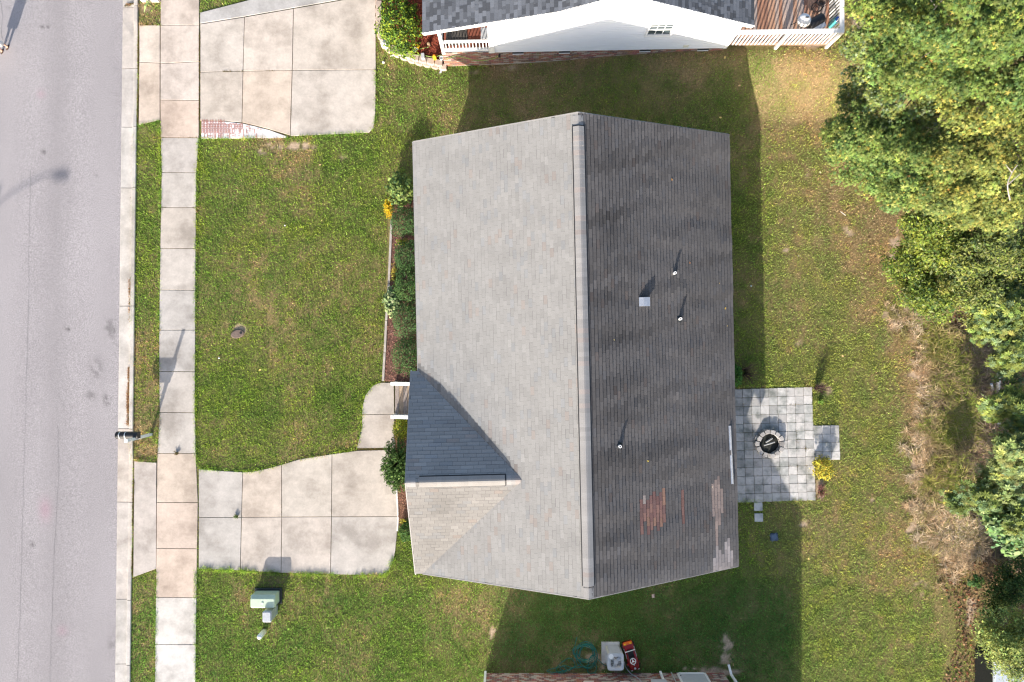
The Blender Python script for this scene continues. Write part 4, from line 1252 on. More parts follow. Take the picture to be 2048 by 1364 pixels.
# grey telecom pedestal
g0 = W(550, 1222, 0)
gp = root('utility_pedestal', g0, 'light grey cable pedestal standing just in front of the green box', 'utility box')
x0, x1 = W(539, 0, 0).x, W(555, 0, 0).x; y0, y1 = W(0, 1229, 0).y, W(0, 1209, 0).y
m = MB(); loft(m, [rr_loop(x0, x1, y0, y1, .03, -.05), rr_loop(x0, x1, y0, y1, .03, .70)]); m.build('body', M('olive_grey_plastic', (.36, .39, .36), noises=[(6, .08, 4, U1)]), gp)
m = MB(); loft(m, [rr_loop(x0 - .012, x1 + .012, y0 - .012, y1 + .012, .05, .70), rr_loop(x0 - .012, x1 + .012, y0 - .012, y1 + .012, .05, .76), rr_loop(x0 + .02, x1 - .02, y0 + .02, y1 - .02, .04, .80)]); m.build('cap', M('pale_grey_plastic', (.42, .44, .47), noises=[(10, .12, 5, U1)]), gp)
q_ = W(528, 1263, 0)
mp = root('marker_post', q_, 'short round white marker post in the lawn below the grey pedestal', 'post')
m = MB(); m.lathe(q_, [(.105, -.05), (.105, .50), (.09, .55), (.05, .58), (0, .59)], 20); m.build('post', MT['white'], mp, smooth_=True)

# rusty utility lid in the lawn
q_ = W(475, 668, 0)
ul = root('meter_lid', q_, 'rusty oval water-meter lid with a dark hole in the front lawn', 'lid')
m = MB(); m.lathe((q_.x, q_.y, SOIL), [(.28, 0), (.28, .06), (.25, .075), (0, .078)], 22, sx=1, sy=.62, rot=Matrix.Rotation(.25, 3, 'Z')); m.build('lid', MT['rust'], ul)
m = MB(); m.lathe((q_.x + .15, q_.y + .05, SOIL + .079), [(.055, 0), (.055, .004), (0, .004)], 12); m.build('hole', MT['black'], ul)

# planter frame at the very top of the verge
pf = root('planter_frame', W(301, -14, 0), 'pale timber planter frame on the verge at the top edge of the picture', 'planter')
for (a, b) in (((283.5, 2), (319, 2.5)), ((283.5, -36), (319, -36)), ((284.2, 2), (284.2, -36)), ((318.3, 2), (318.3, -36))):
    m = MB(); p0, p1 = W(*a, 0), W(*b, 0); p0.z = p1.z = .05; m.beam(p0, p1, .075, .22, (.62, .52, .46)); m.build('board', MT['wood_x'], pf)
m = MB(); p0, p1 = W(286, 0, 0), W(316, -34, 0); m.box(((p0.x + p1.x) / 2, (p0.y + p1.y) / 2, .03), (.62, .70, .08), col=(.12, .085, .06)); m.build('soil', MT['mulch'], pf)

# person on the road
def person():
    f1, f2 = W(18, 95, -.10), W(7, 103, -.10)
    z0 = -0.095
    mid = (f1 + f2) / 2
    P = root('person', (mid.x, mid.y, z0), 'person in white shirt and shorts standing on the road at the upper left edge', 'person')
    fw = Vector((-.45, -.9, 0)).normalized(); sd = Vector((-fw.y, fw.x, 0))
    V = []; E = []; RR = []
    def v(p, r, par=None):
        V.append(p); RR.append(r)
        if par is not None: E.append((par, len(V) - 1))
        return len(V) - 1
    c = Vector((mid.x, mid.y, z0)) - fw * .03
    up = Vector((0, 0, 1))
    pel = v(c + up * .93, (.155, .12))
    ab = v(c + up * 1.08, (.14, .105), pel); che = v(c + up * 1.28, (.17, .12), ab); nk0 = v(c + up * 1.43, (.085, .075), che)
    nk = v(c + up * 1.52, (.055, .058), nk0); hd = v(c + up * 1.62 + fw * .015, (.078, .092), nk); hd2 = v(c + up * 1.72 + fw * .01, (.07, .085), hd)
    for s_, f in ((1, f1), (-1, f2)):
        if (f - mid).dot(sd) * s_ < 0: f = f2 if f is f1 else f1
        fo = Vector((f.x, f.y, z0))
        hip = v(c + sd * .10 * s_ + up * .86, (.095, .095), pel)
        kn = v((fo + c + sd * .1 * s_) / 2 * 1.0 + up * .48, (.06, .062), hip)
        kn_p = V[kn]; V[kn] = Vector((fo.x * .55 + (c + sd * .1 * s_).x * .45, fo.y * .55 + (c + sd * .1 * s_).y * .45, z0 + .48)) + fw * .02
        ca = v(Vector((fo.x, fo.y, z0 + .32)) - fw * .01, (.052, .055), kn)
        an = v(Vector((fo.x, fo.y, z0 + .09)), (.036, .04), ca)
        v(Vector((fo.x, fo.y, z0 + .035)) + fw * .11, (.04, .025), an)
        sh = v(c + sd * .19 * s_ + up * 1.38, (.062, .062), che)
        el = v(c + sd * .27 * s_ + up * 1.10 - fw * .03, (.042, .042), sh)
        wr = v(c + sd * .20 * s_ + up * 1.08 + fw * .22, (.03, .026), el)
        ha = v(c + sd * .15 * s_ + up * 1.10 + fw * .30, (.038, .02), wr)
        for k in range(4):
            v(c + sd * (.15 * s_ - .03 + .02 * k) + up * 1.12 + fw * (.38 + .01 * (k in (1, 2))), (.011, .011), ha)
        v(c + sd * (.15 - .06) * s_ + up * 1.13 + fw * .31, (.012, .012), ha)
    me = bpy.data.meshes.new('body'); off = Vector(P.location)
    me.from_pydata([tuple(p - off) for p in V], E, [])
    o = bpy.data.objects.new('body', me); C.objects.link(o); o.parent = P
    sk = o.modifiers.new('skin', 'SKIN'); sk.use_smooth_shade = True
    ss = o.modifiers.new('sub', 'SUBSURF'); ss.levels = 1; ss.render_levels = 2
    for i, r in enumerate(RR): me.skin_vertices[0].data[i].radius = r
    me.skin_vertices[0].data[0].use_root = True
    me.materials.append(MT['skin'])
    # shirt, shorts, shoes, hair
    rz = Matrix(((sd.x, fw.x, 0), (sd.y, fw.y, 0), (0, 0, 1)))
    m = MB(); m.lathe(c, [(.20, .82), (.205, .95), (.19, 1.1), (.225, 1.3), (.20, 1.4), (.10, 1.46), (.075, 1.48)], 20, sx=1.08, sy=.72, rot=rz)
    for s_ in (1, -1): m.tube([c + sd * .17 * s_ + up * 1.40, c + sd * .235 * s_ + up * 1.26, c + sd * .27 * s_ + up * 1.12 - fw * .03], [.085, .075, .07], 10)
    m.build('shirt', MT['cloth_white'], P, smooth_=True)
    m = MB(); m.lathe(c, [(.195, .98), (.20, .86), (.205, .70)], 20, sx=1.05, sy=.78, rot=rz)
    for s_, f in ((1, f1), (-1, f2)):
        if (f - mid).dot(sd) * s_ < 0: f = f2 if f is f1 else f1
        a = c + sd * .10 * s_ + up * .84; b = Vector((f.x * .6 + a.x * .4, f.y * .6 + a.y * .4, z0 + .44))
        m.tube([a, (a + b) / 2, b], [.115, .125, .125], 14)
    m.build('shorts', MT['cloth_white'], P, smooth_=True)
    for f in (f1, f2):
        p = Vector((f.x, f.y, z0)) + fw * .05
        m = MB(); loops = []
        for (z, k) in ((0, 1.0), (.03, 1.02), (.06, .9), (.085, .62)):
            lp_ = []
            for i in range(14):
                t = 2 * math.pi * i / 14; a = math.cos(t) * .14 * k; w_ = math.sin(t) * .05 * k * (1 + .15 * math.cos(t))
                lp_.append(tuple(p + fw * (a - (.04 if z > .05 else 0)) + sd * w_ + up * z))
            loops.append(lp_)
        loft(m, loops); m.build('shoe', MT['shoe'], P, smooth_=True)
    m = MB(); m.lathe(c + up * 1.70 - fw * .005, [(.084, -.08), (.096, -.02), (.09, .05), (.06, .095), (0, .11)], 16, sx=.92, sy=1.05, rot=rz); m.build('hair', MT['hair'], P, smooth_=True)
    h0 = c + up * 1.655 + fw * .10
    m = MB(); m.lathe(h0 + fw * .01 - up * .02, [(0, .02), (.013, .0), (.016, -.03), (0, -.04)], 8); m.build('nose', MT['skin'], P, smooth_=True)
    for s_ in (1, -1):
        m = MB(); m.lathe(h0 + sd * .032 * s_ - fw * .008 + up * .012, [(0, -.012), (.012, 0), (0, .012)], 8); m.build('eye', MT['black'], P, smooth_=True)
        m = MB(); m.lathe(h0 - fw * .095 + sd * .078 * s_ - up * .01, [(0, -.03), (.014, 0), (0, .03)], 8); m.build('ear', MT['skin'], P, smooth_=True)
    m = MB(); m.beam(h0 - up * .065 + sd * .022 - fw * .006, h0 - up * .065 - sd * .022 - fw * .006, .012, .01); m.build('mouth', MT['red'], P)
person()

# fire pit on the patio: two rings of wedge blocks
fc = W(1536.5, 886, 0)
fp = root('fire_pit', fc, 'round cast-stone fire pit full of ash on the grey patio', 'fire pit')
random.seed(21)
for ring, (ri, ro, z0, z1, n) in enumerate([(.42, .585, .0, .12, 15), (.42, .575, .125, .235, 14)]):
    for k in range(n):
        if ring == 1 and k in (8, 9): continue
        a0 = 2 * math.pi * (k + .5 * ring) / n + .015; a1 = 2 * math.pi * (k + 1 + .5 * ring) / n - .03
        am = (a0 + a1) / 2
        j = Vector((math.cos(am), math.sin(am), 0)) * random.uniform(-.02, .03)
        c = fc + j
        P = []
        for (r_, aa) in ((ri, a0), (ro, a0 + .02), (ro + .02, am), (ro, a1 - .02), (ri, a1), (ri - .01, am)):
            P.append((c.x + r_ * math.cos(aa), c.y + r_ * math.sin(aa)))
        m = MB(); m.prism(P, z0, z1 + random.uniform(-.008, .008), .012); o = m.build('stone_block', MT['stone'], fp)
        kk = random.uniform(.65, 1.2); o.color = (.37 * kk, .35 * kk, .335 * kk, 1)
m = MB(); m.lathe(fc, [(.44, .0), (.36, .04), (.15, .06), (0, .05)][::-1], 20); m.build('ash', MT['char'], fp)
for (a, b, r_) in (((-.15, .05, .12), (.12, .22, .14), .035), ((-.22, -.08, .11), (.22, .06, .13), .03)):
    m = MB(); m.tube([fc + Vector(a), fc + (Vector(a) + Vector(b)) / 2 + Vector((0, 0, .01)), fc + Vector(b)], [r_, r_ * 1.1, r_ * .9], 7, (.33, .33, .32)); m.build('log', MT['wood_x'], fp)

# drain grate in the back lawn
q_ = W(1548, 1074, 0)
dg = root('drain_grate', q_, 'small blue-grey square drain grate in the back lawn below the patio', 'drain')
m = MB(); m.box((q_.x, q_.y, -.01), (.30, .30, .06)); m.build('frame', M('blue_grey_plastic', (.045, .07, .12), rough=.5), dg)
m = MB()
for k in range(-2, 3):
    m.box((q_.x + k * .055, q_.y, .024), (.012, .27, .01), rz=R(45)); m.box((q_.x, q_.y + k * .055, .026), (.27, .012, .01), rz=R(45))
m.build('grille', M('pale_blue_plastic', (.16, .22, .30), rough=.5), dg)

# loose bits on the lawn
q_ = W(1306, 1191.5, 0)
m = MB(); m.box((q_.x, q_.y, .02), (.10, .14, .055), rz=.05, col=(.62, .45, .36)); tag(m.build('loose_brick', MT['brick']), 'single pale pink brick lying on the shaded side lawn', 'brick')
for (px, py, r_, l) in ((767, 125, .055, 'white ball on the grass beside the upper driveway'), (570, 451, .03, 'small white pebble in the upper middle of the front lawn'), (438.5, 716, .035, 'small white pebble in the front lawn near the sidewalk'), (1502, 572, .035, 'pale blue plastic cap in the shaded grass behind the grey roof')):
    q_ = W(px, py, 0); m = MB()
    n_ = 8; m.lathe((q_.x, q_.y, .02), [(0, -r_)] + [(r_ * math.sin(math.pi * k / n_), -r_ * math.cos(math.pi * k / n_)) for k in range(1, n_)] + [(0, r_)], 12)
    tag(m.build('ball' if r_ > .05 else 'pebble', MT['white'] if 'blue' not in l else M('pale_blue_cap', (.45, .6, .62)), smooth_=True), l, 'ball' if r_ > .05 else 'pebble')
m = MB(); q_ = W(884, 138, 0)
cl = [(-.10, .10, .05), (.12, .14, .06), (.20, .05, .04), (.05, .02, .07), (-.02, -.18, .03), (-.12, -.2, .04), (-.06, -.05, .06)]
m.add([tuple(q_ + Vector(p)) for p in cl], [(0, 6, 3, 1), (1, 3, 2), (6, 5, 4, 3)]); tag(m.build('rag', M('grey_rag', (.42, .42, .45))), 'crumpled grey rag on the grass by the corner of the brick base', 'rag')
q_ = W(1691, 428, 0)
m = MB(); m.tube([W(1681, 423, .03), W(1691.5, 431, .05)], .014, 6, (.6, .57, .52)); tag(m.build('stick', MT['wood_x']), 'short pale stick lying in the back lawn near the trees', 'stick')

# fallen leaves: little two-lobed leaves lying flat
leaf_v = [(0, -.5, 0), (.32, -.15, .10), (.22, .2, .06), (0, .55, .03), (-.22, .2, .06), (-.32, -.15, .10), (0, 0, 0)]
leaf_f = [(6, 0, 1), (6, 1, 2), (6, 2, 3), (6, 3, 4), (6, 4, 5), (6, 5, 0)]
lm = bpy.data.meshes.new('fallen_leaf'); lm.from_pydata(leaf_v, [], leaf_f)
lm.materials.append(M('dry_leaf', src='obj', rough=.8, noises=[(20, .2, 3, U1)]))
def fallen(px, py, on_roof, col, sz, label, grp):
    o = bpy.data.objects.new('fallen_leaf', lm); C.objects.link(o)
    if on_roof:
        p = slope_pt(px, py); nq = (UX * PIT + Vector((0, 0, 1))).normalized(); o.location = p + nq * .07
        o.rotation_euler = (Quaternion(nq.to_track_quat('Z', 'Y')) @ Quaternion((0, 0, 1), random.uniform(0, 6))).to_euler()
    else:
        z = gzf(*W2(px, py)) + .08
        p = W(px, py, z); o.location = p; o.rotation_euler = (random.uniform(-.3, .3), random.uniform(-.3, .3), random.uniform(0, 6))
    o.scale = (sz, sz, sz); o.color = (*col, 1)
    tag(o, label, 'leaf', grp)
RL = 'leaves on the back slope of the roof'
for (px, py, col, sz, l) in ((1341, 360, (.55, .30, .12), .13, 'brown leaf highest up the page on the dark back slope of the roof'), (1377, 526, (.50, .22, .08), .10, 'reddish leaf just above and right of the upper white vent pipe'),
        (1436, 567, (.7, .5, .25), .07, 'tiny tan leaf right of the upper vent pipe near the eave'), (1448, 617, (.75, .5, .1), .13, 'bright yellow-brown leaf by the eave, level with the metal roof vent'),
        (1452, 652, (.7, .5, .2), .07, 'tiny yellow leaf at the eave below the bright yellow-brown one'), (1226, 680, (.6, .5, .2), .07, 'tiny yellowish leaf alone below the square metal roof vent'),
        (1293, 922, (.65, .5, .12), .13, 'yellow leaf down right of the lowest vent pipe'), (1422, 974, (.75, .6, .45), .10, 'pale leaf next to the pink patched shingles')):
    fallen(px, py, True, tuple(q * .8 for q in col), sz * .75, l, RL)
GL = 'leaves scattered on the lawns'
for (px, py, l) in ((1450, 115, 'pale leaf on the shaded grass below the end of the white wall'), (1106, 146, 'pale leaf in the shade under the brick base of the white house'), (1479, 171, 'tan leaf in the shaded grass left of the dry brown lawn'),
        (1441, 235, 'leaf on the shaded grass close to the upper right roof corner'), (857, 215, 'leaf on the sunny grass left of the house shadow'), (1640, 345, 'leaf on the dry lawn near the farthest-reaching tree branch'),
        (1597, 512, 'leaf in the middle of the back lawn right of the roof'), (1617, 1118, 'pale leaf at the edge of the lower right shadow'), (1708, 1222, 'pale leaf in the sunny lower back lawn'),
        (1884, 1197, 'leaf nearest the dry straw in the lower right lawn'), (1876, 1245, 'lowest leaf in front of the lower right trees'), (1685, 712, 'whitish leaf on the lawn above the dried bush'),
        (1760, 902, 'leaf between the yellow bush and the dry straw'), (520, 740, 'leaf in the lower middle of the front lawn'), (640, 330, 'leaf below the bare patch by the upper driveway'), (1690, 1340, 'leaf at the bottom edge of the back lawn')):
    fallen(px, py, False, random.choice([(.70, .52, .18), (.62, .42, .2), (.75, .65, .4)]), random.uniform(.08, .13), l, GL)

# timber edging of the front bed, white edging of the drive
te = root('timber_edging', W(774, 600, 0), 'long grey timber edging along the front flower bed by the lawn', 'edging')
for (a, b) in (((783, 440), (777.5, 566)), ((777.5, 567), (772.5, 640)), ((772.3, 641), (769.5, 705)), ((769.2, 706), (766, 762))):
    m = MB(); p0, p1 = W(*a, .07), W(*b, .07); m.beam((p0.x, p0.y, .02), (p1.x, p1.y, .02), .095, .12, (.40, .36, .33)); m.build('timber', MT['wood_x'], te, bevel=.008)
we = root('white_edging', W(792, 1000, 0), 'thin white edging strip between the driveway end and the planting', 'edging')
pts = [(787, 880), (788.5, 900), (791, 950), (794.5, 1000), (796, 1040), (794.5, 1062)]
for a, b in zip(pts[:-1], pts[1:]):
    m = MB(); p0, p1 = W(*a, .03), W(*b, .03); m.beam((p0.x, p0.y, .0), (p1.x, p1.y, .0), .055, .10); m.build('strip', MT['white_worn'], we)

# retaining edge of cast blocks round the white house's bed
bw = root('block_edging', W(770, 80, 0), 'curved low wall of tan cast blocks round the upper house flower bed', 'edging')
path_ = [(757, -40), (757, 0), (757.5, 30), (758.5, 58), (764, 76), (776, 91), (795, 102), (815, 110), (836, 117), (858, 122), (876, 125.5), (889, 128)]
PB = [W(a, b, .30) for a, b in path_]
def along(P, s):
    for a, b in zip(P[:-1], P[1:]):
        L = (b - a).length
        if s <= L: return a.lerp(b, s / L), (b - a).normalized()
        s -= L
    return P[-1], (P[-1] - P[-2]).normalized()
tot = sum((b - a).length for a, b in zip(PB[:-1], PB[1:]))
for layer, (zb, zt, offn, sh) in enumerate([(-.06, .14, -.06, .0), (.145, .32, 0.0, .17)]):
    s_ = sh
    while s_ < tot - .1:
        c, d = along(PB, s_ + .165); nn = Vector((-d.y, d.x, 0))
        c = c + nn * (.02 + offn)
        hw = .158
        P = [c - d * hw + nn * .11, c - d * hw - nn * .09, c - d * hw * .4 - nn * .135, c + d * hw * .4 - nn * .135, c + d * hw - nn * .09, c + d * hw * .82 + nn * .11]
        m = MB(); m.prism([(p.x, p.y) for p in P], zb, zt + random.uniform(-.006, .006), .012)
        o = m.build('block', MT['stone'], bw); k = random.uniform(.88, 1.1); o.color = (.47 * k, .38 * k, .32 * k, 1)
        s_ += .335
# toys, hose and oddments by that bed
def odd(name, label, cat, build):
    m = MB(); mt = build(m); return tag(m.build(name, MT[mt] if isinstance(mt, str) else mt, bevel=.008), label, cat)
r1 = root('toy_truck', W(832, 98, .1), 'yellow and white toy truck among the mulch under the upper bush', 'toy')
p = W(832, 98, .2); q9 = Matrix.Rotation(1.0, 3, 'Z')
m = MB(); m.box(p + Vector((0, 0, -.05)), (.34, .17, .10), rot=q9); m.box(p + q9 @ Vector((.12, 0, .05)), (.11, .16, .10), rot=q9); m.build('body', MT['yellow'], r1, bevel=.01)
m = MB(); m.box(p + q9 @ Vector((-.06, 0, .03)), (.20, .15, .08), rot=q9); m.build('tray', MT['white'], r1, bevel=.01)
for (a, b) in ((-.1, .09), (.1, .09), (-.1, -.09), (.1, -.09)):
    m = MB(); m.lathe(p + q9 @ Vector((a, b, -.09)), [(.05, -.02), (.05, .02)], 10, rot=q9 @ Matrix.Rotation(R(90), 3, 'X')); m.build('wheel', MT['black'], r1)
r1 = root('yellow_bottle', W(869, 112, .2), 'upright yellow plastic container on the block edging', 'container')
p = W(870, 117, .33)
m = MB(); loft(m, [rr_loop(p.x - .07, p.x + .07, p.y - .06, p.y + .06, .03, .31), rr_loop(p.x - .07, p.x + .07, p.y - .06, p.y + .06, .03, .56), rr_loop(p.x - .035, p.x + .035, p.y - .03, p.y + .03, .015, .66)]); m.build('body', MT['yellow'], r1)
m = MB(); m.lathe((p.x, p.y, .66), [(.028, 0), (.028, .04), (0, .04)], 10); m.build('cap', MT['orange'], r1)
odd('grey_block', 'small grey concrete block on the edging beside the yellow container', 'block', lambda m: (m.box(W(846, 113, .42), (.13, .22, .2), rz=.1), 'grey_paint')[1])
odd('white_tub', 'small white tub at the end of the block edging by the porch corner', 'tub', lambda m: (m.lathe(W(883, 118, .32), [(.06, 0), (.08, .14), (.07, .14), (.055, .03), (0, .03)], 14), 'white')[1])
odd('white_rock', 'big white stone lying on the bend of the block edging', 'stone', lambda m: (m.lathe(W(771, 90, .32), [(.13, 0), (.17, .05), (.12, .11), (.04, .14), (0, .14)], 9, sx=1.1, sy=1.2), 'white')[1])
odd('wooden_stump', 'short brown wooden post standing in the red mulch by the porch', 'post', lambda m: (m.lathe(W(859, 94, .05), [(.07, 0), (.065, .36), (.03, .38), (0, .38)], 9, (.36, .26, .16)), 'wood_x')[1])
odd('flower_pot', 'pale buckets and rags on the brick ledge below the porch railing', 'pot', lambda m: (m.lathe(W(899, 112, .55), [(.16, 0), (.2, .08), (.17, .12), (.05, .13), (0, .12)], 9, sx=1.3), 'cloth_white')[1])
def spline(P, n=10):
    out = []
    for i in range(len(P) - 1):
        a, b, c, d = P[max(i - 1, 0)], P[i], P[i + 1], P[min(i + 2, len(P) - 1)]
        for k in range(n):
            t = k / n
            out.append(.5 * ((2 * b) + (c - a) * t + (2 * a - 5 * b + 4 * c - d) * t * t + (3 * b - a - 3 * c + d) * t ** 3))
    out.append(P[-1]); return out
ph = root('garden_hose', W(850, 105, .3), 'pale green garden hose trailing over the block edging to the brick base', 'hose')
pts = [W(786, 111, .36), W(805, 107.5, .36), W(818, 103, .36), W(836, 99, .2), W(857, 94, .4)]
m = MB(); m.tube(spline(pts), .013, 6); m.build('hose_length', MT['hose_pale'], ph)
pts = [W(816, 104, .36), W(829, 109, .36), W(846, 110.5, .40), W(868, 114, .40), W(884, 110, .42)] + [Vector((x, NP(x, 0, WALL - .07).y, z)) for x, z in ((-2.62, .9), (-2.3, 1.12), (-1.95, 1.0), (-1.6, .72), (-1.2, .62), (-.75, .8), (-.56, 1.05))]
m = MB(); m.tube(spline(pts), .013, 6); m.build('hose_length', MT['hose_pale'], ph)
m = MB(); m.tube([W(781, 112, .36), W(788, 110.5, .37)], [.022, .016], 8); m.build('nozzle', MT['white'], ph)
m = MB(); q_ = NP(-.5, 1.12, WALL - .08); m.box(q_, (.07, .09, .07)); m.lathe(q_ + Vector((0, -.06, .05)), [(.05, 0), (.05, .02)], 8); m.build('tap', MT['black'], ph)

# things on the deck
DZ_ = DZ
gr = root('kettle_grill', W(1608, 45, DZ_), 'white domed kettle grill standing on the brown deck', 'grill')
p = W(1607, 42, 2.05)
gz_ = Vector((p.x, p.y, DZ_))
m = MB(); m.lathe(gz_, [(0, .42), (.13, .44), (.22, .54), (.25, .64)], 22); m.build('bowl', MT['black'], gr, smooth_=True)
m = MB(); m.lathe(gz_, [(.26, .64), (.25, .72), (.19, .80), (.10, .845), (0, .855)], 22); m.build('lid', MT['white'], gr, smooth_=True)
m = MB(); m.box(gz_ + Vector((.03, .02, .88)), (.12, .03, .05)); m.box(gz_ + Vector((-.08, -.05, .83)), (.05, .05, .015)); m.build('lid_handle', MT['black'], gr)
for k in range(3):
    a = 2 * math.pi * k / 3 + .5; m = MB(); m.tube([gz_ + Vector((.12 * math.cos(a), .12 * math.sin(a), .5)), gz_ + Vector((.26 * math.cos(a), .26 * math.sin(a), 0))], .014, 6); m.build('leg', MT['dark_metal'], gr)
bg_ = root('charcoal_grill', W(1632, 47, DZ_), 'black barrel charcoal grill with chrome legs next to the white kettle grill', 'grill')
p = W(1631, 43, 2.0); b0 = Vector((p.x, p.y, DZ_))
ax_ = Vector((.86, .5, 0)).normalized()
m = MB(); m.lathe(b0 + Vector((0, 0, .55)) - ax_ * .33, [(0, 0), (.17, .0), (.19, .04), (.19, .62), (.17, .66), (0, .66)], 16, rot=ax_.to_track_quat('Z', 'Y').to_matrix()); m.build('barrel', MT['black'], bg_, smooth_=False)
m = MB(); m.box(b0 + ax_ * .05 + Vector((.14, -.22, .52)), (.5, .16, .03), rz=.52); m.build('shelf', MT['metal'], bg_)
m = MB(); m.tube([b0 + ax_ * -.2 + Vector((.1, -.2, .66)), b0 + ax_ * .2 + Vector((.1, -.2, .66))], .012, 6); m.build('handle', MT['metal'], bg_)
for (s1, s2) in ((1, 1), (1, -1), (-1, 1), (-1, -1)):
    sd_ = Vector((-ax_.y, ax_.x, 0)); a = b0 + ax_ * .25 * s1 + sd_ * .12 * s2; m = MB(); m.tube([a + Vector((0, 0, .5)), a + sd_ * .1 * s2], .014, 6); m.build('leg', MT['metal'], bg_)
jb = root('drink_cooler', W(1664, 54, DZ_), 'round teal drink jug with a blue lid in the deck corner', 'cooler')
p = W(1663, 53, DZ_); p = Vector((p.x - .02, p.y + .02, DZ_))
m = MB(); m.lathe(p, [(.12, 0), (.135, .03), (.135, .50), (.10, .58)], 18); m.build('body', MT['teal'], jb, smooth_=False)
m = MB(); m.lathe(p, [(.105, .57), (.105, .66), (.09, .69), (0, .70)], 18); m.build('lid', MT['blue'], jb)
ws = root('wire_stand', W(1640, 8, DZ_), 'black wire plant stand on the deck at the top edge', 'stand')
p = W(1640, 8, DZ_ + .3); p.z = DZ_
m = MB()
for (r_, z) in ((.2, .5), (.16, .3), (.2, .02)):
    m.tube([p + Vector((r_ * math.cos(t * math.pi / 8), r_ * math.sin(t * math.pi / 8), z)) for t in range(17)], .012, 6)
m.build('ring', MT['black'], ws)
for k in range(4):
    a = k * math.pi / 2 + .3; m = MB(); m.tube([p + Vector((.2 * math.cos(a), .2 * math.sin(a), 0)), p + Vector((.2 * math.cos(a), .2 * math.sin(a), .5))], .012, 6); m.build('leg', MT['black'], ws)
m = MB(); m.lathe(p, [(.10, .3), (.15, .48), (.13, .48), (.09, .33), (0, .33)], 12); m.build('pot', MT['rust'], ws)

# ------------------------------------------------ along the brick wall at the bottom
# air conditioner
a0 = W(1222, 1305, 0)
ac = root('air_conditioner', a0, 'grey air-conditioning unit with a round fan grille beside the brick wall', 'air conditioner')
px0, px1, py0, py1 = W(1203, 0, 0).x, W(1239, 0, 0).x, W(0, 1326, 0).y, W(0, 1284, 0).y
m = MB(); m.prism([(px0, py0), (px1, py0), (px1, py1), (px0, py1)], -.06, .05, .012, (.52, .53, .54)); m.build('pad', MT['concrete'], ac)
hA = .86; s = (CAM_H - hA) / FPX
x0, x1, y0, y1 = (1215 - 1024) * s, (1247.5 - 1024) * s, (682 - 1341) * s, (682 - 1306.5) * s
m = MB(); loft(m, [rr_loop(x0 + .02, x1 - .02, y0 + .02, y1 - .02, .09, .05), rr_loop(x0 + .02, x1 - .02, y0 + .02, y1 - .02, .09, hA - .06)], cap=False); m.build('coil_case', M('grey_beige_metal', (.42, .42, .39), rough=.5, noises=[(10, .08, 4, U1)]), ac)
lv = MB()
for k in range(11):
    z = .13 + k * .06
    lv.box(((x0 + x1) / 2, y1 - .015, z), (x1 - x0 - .2, .03, .022)); lv.box(((x0 + x1) / 2, y0 + .015, z), (x1 - x0 - .2, .03, .022)); lv.box((x0 + .015, (y0 + y1) / 2, z), (.03, y1 - y0 - .2, .022)); lv.box((x1 - .015, (y0 + y1) / 2, z), (.03, y1 - y0 - .2, .022))
lv.build('louvre_slats', MT['grey_paint'], ac)
cx, cy = (x0 + x1) / 2 + .02, (y0 + y1) / 2 - .02; rf_ = .265
m = MB(); outer = rr_loop(x0, x1, y0, y1, .10, hA - .07, 5); outt = rr_loop(x0, x1, y0, y1, .10, hA, 5); n = len(outer)
circ = []; circ2 = []
for p in outt:
    a = math.atan2(p[1] - cy, p[0] - cx); circ.append((cx + rf_ * math.cos(a), cy + rf_ * math.sin(a), hA)); circ2.append((cx + rf_ * math.cos(a), cy + rf_ * math.sin(a), hA - .12))
loft(m, [outer, outt, circ, circ2], cap=False); m.build('top_cover', MT['grey_paint'], ac)
m = MB(); m.lathe((cx, cy, hA - .2), [(0, 0), (rf_, .001)], 24); m.build('fan_well', M('fan_grey', (.05, .055, .065), rough=.5), ac)
m = MB(); 
for k in range(3):
    a = k * 2.094 + .4; d = Vector((math.cos(a), math.sin(a), 0)); n_ = Vector((-d.y, d.x, 0)); c0 = Vector((cx, cy, hA - .14))
    m.add([c0 + d * .06 - n_ * .04 + Vector((0, 0, .02)), c0 + d * .24 - n_ * .10 + Vector((0, 0, .03)), c0 + d * .24 + n_ * .09 - Vector((0, 0, .03)), c0 + d * .06 + n_ * .05 - Vector((0, 0, .02))], [(0, 1, 2, 3)])
m.build('fan_blade', MT['metal'], ac)
m = MB(); m.lathe((cx, cy, hA - .06), [(.095, -.02), (.095, .03), (.08, .05), (0, .05)], 16)
for k in range(4): m.lathe((cx + .05 * math.cos(k * 1.57 + .4), cy + .05 * math.sin(k * 1.57 + .4), hA - .01), [(.012, 0), (.012, .006), (0, .006)], 6)
m.build('motor_cover', MT['grey_paint'], ac)
m = MB()
for r_ in (.10, .13, .16, .19, .22, .25): m.tube([(cx + r_ * math.cos(t * math.pi / 16), cy + r_ * math.sin(t * math.pi / 16), hA + .004) for t in range(33)], .0028, 4, cap=False)
for k in range(12): m.tube([(cx + .09 * math.cos(k * .524), cy + .09 * math.sin(k * .524), hA + .004), (cx + rf_ * math.cos(k * .524), cy + rf_ * math.sin(k * .524), hA + .002)], .003, 4)
m.build('fan_guard', MT['metal'], ac)
qd = W(1222.5, 1313.5, hA + .03)
m = MB(); m.lathe((qd.x, qd.y, hA + .008), [(.098, 0), (.098, .015), (.05, .022), (0, .022)], 20)
tag(m.build('frisbee', MT['white']), 'white plastic disc lying on top of the grey air conditioner', 'frisbee')
m = MB(); pts = [W(1249, 1324, .3), W(1251, 1333, .06), W(1257, 1342, .03)] + [Vector((W(x, 0, z).x, BY + .045, z)) for x, z in ((1263, .12), (1272, .35), (1280, .62), (1284, .95), (1285, 1.4))]
m.tube(spline(pts, 8), .02, 7); m.build('refrigerant_line', MT['grey_paint'], ac)

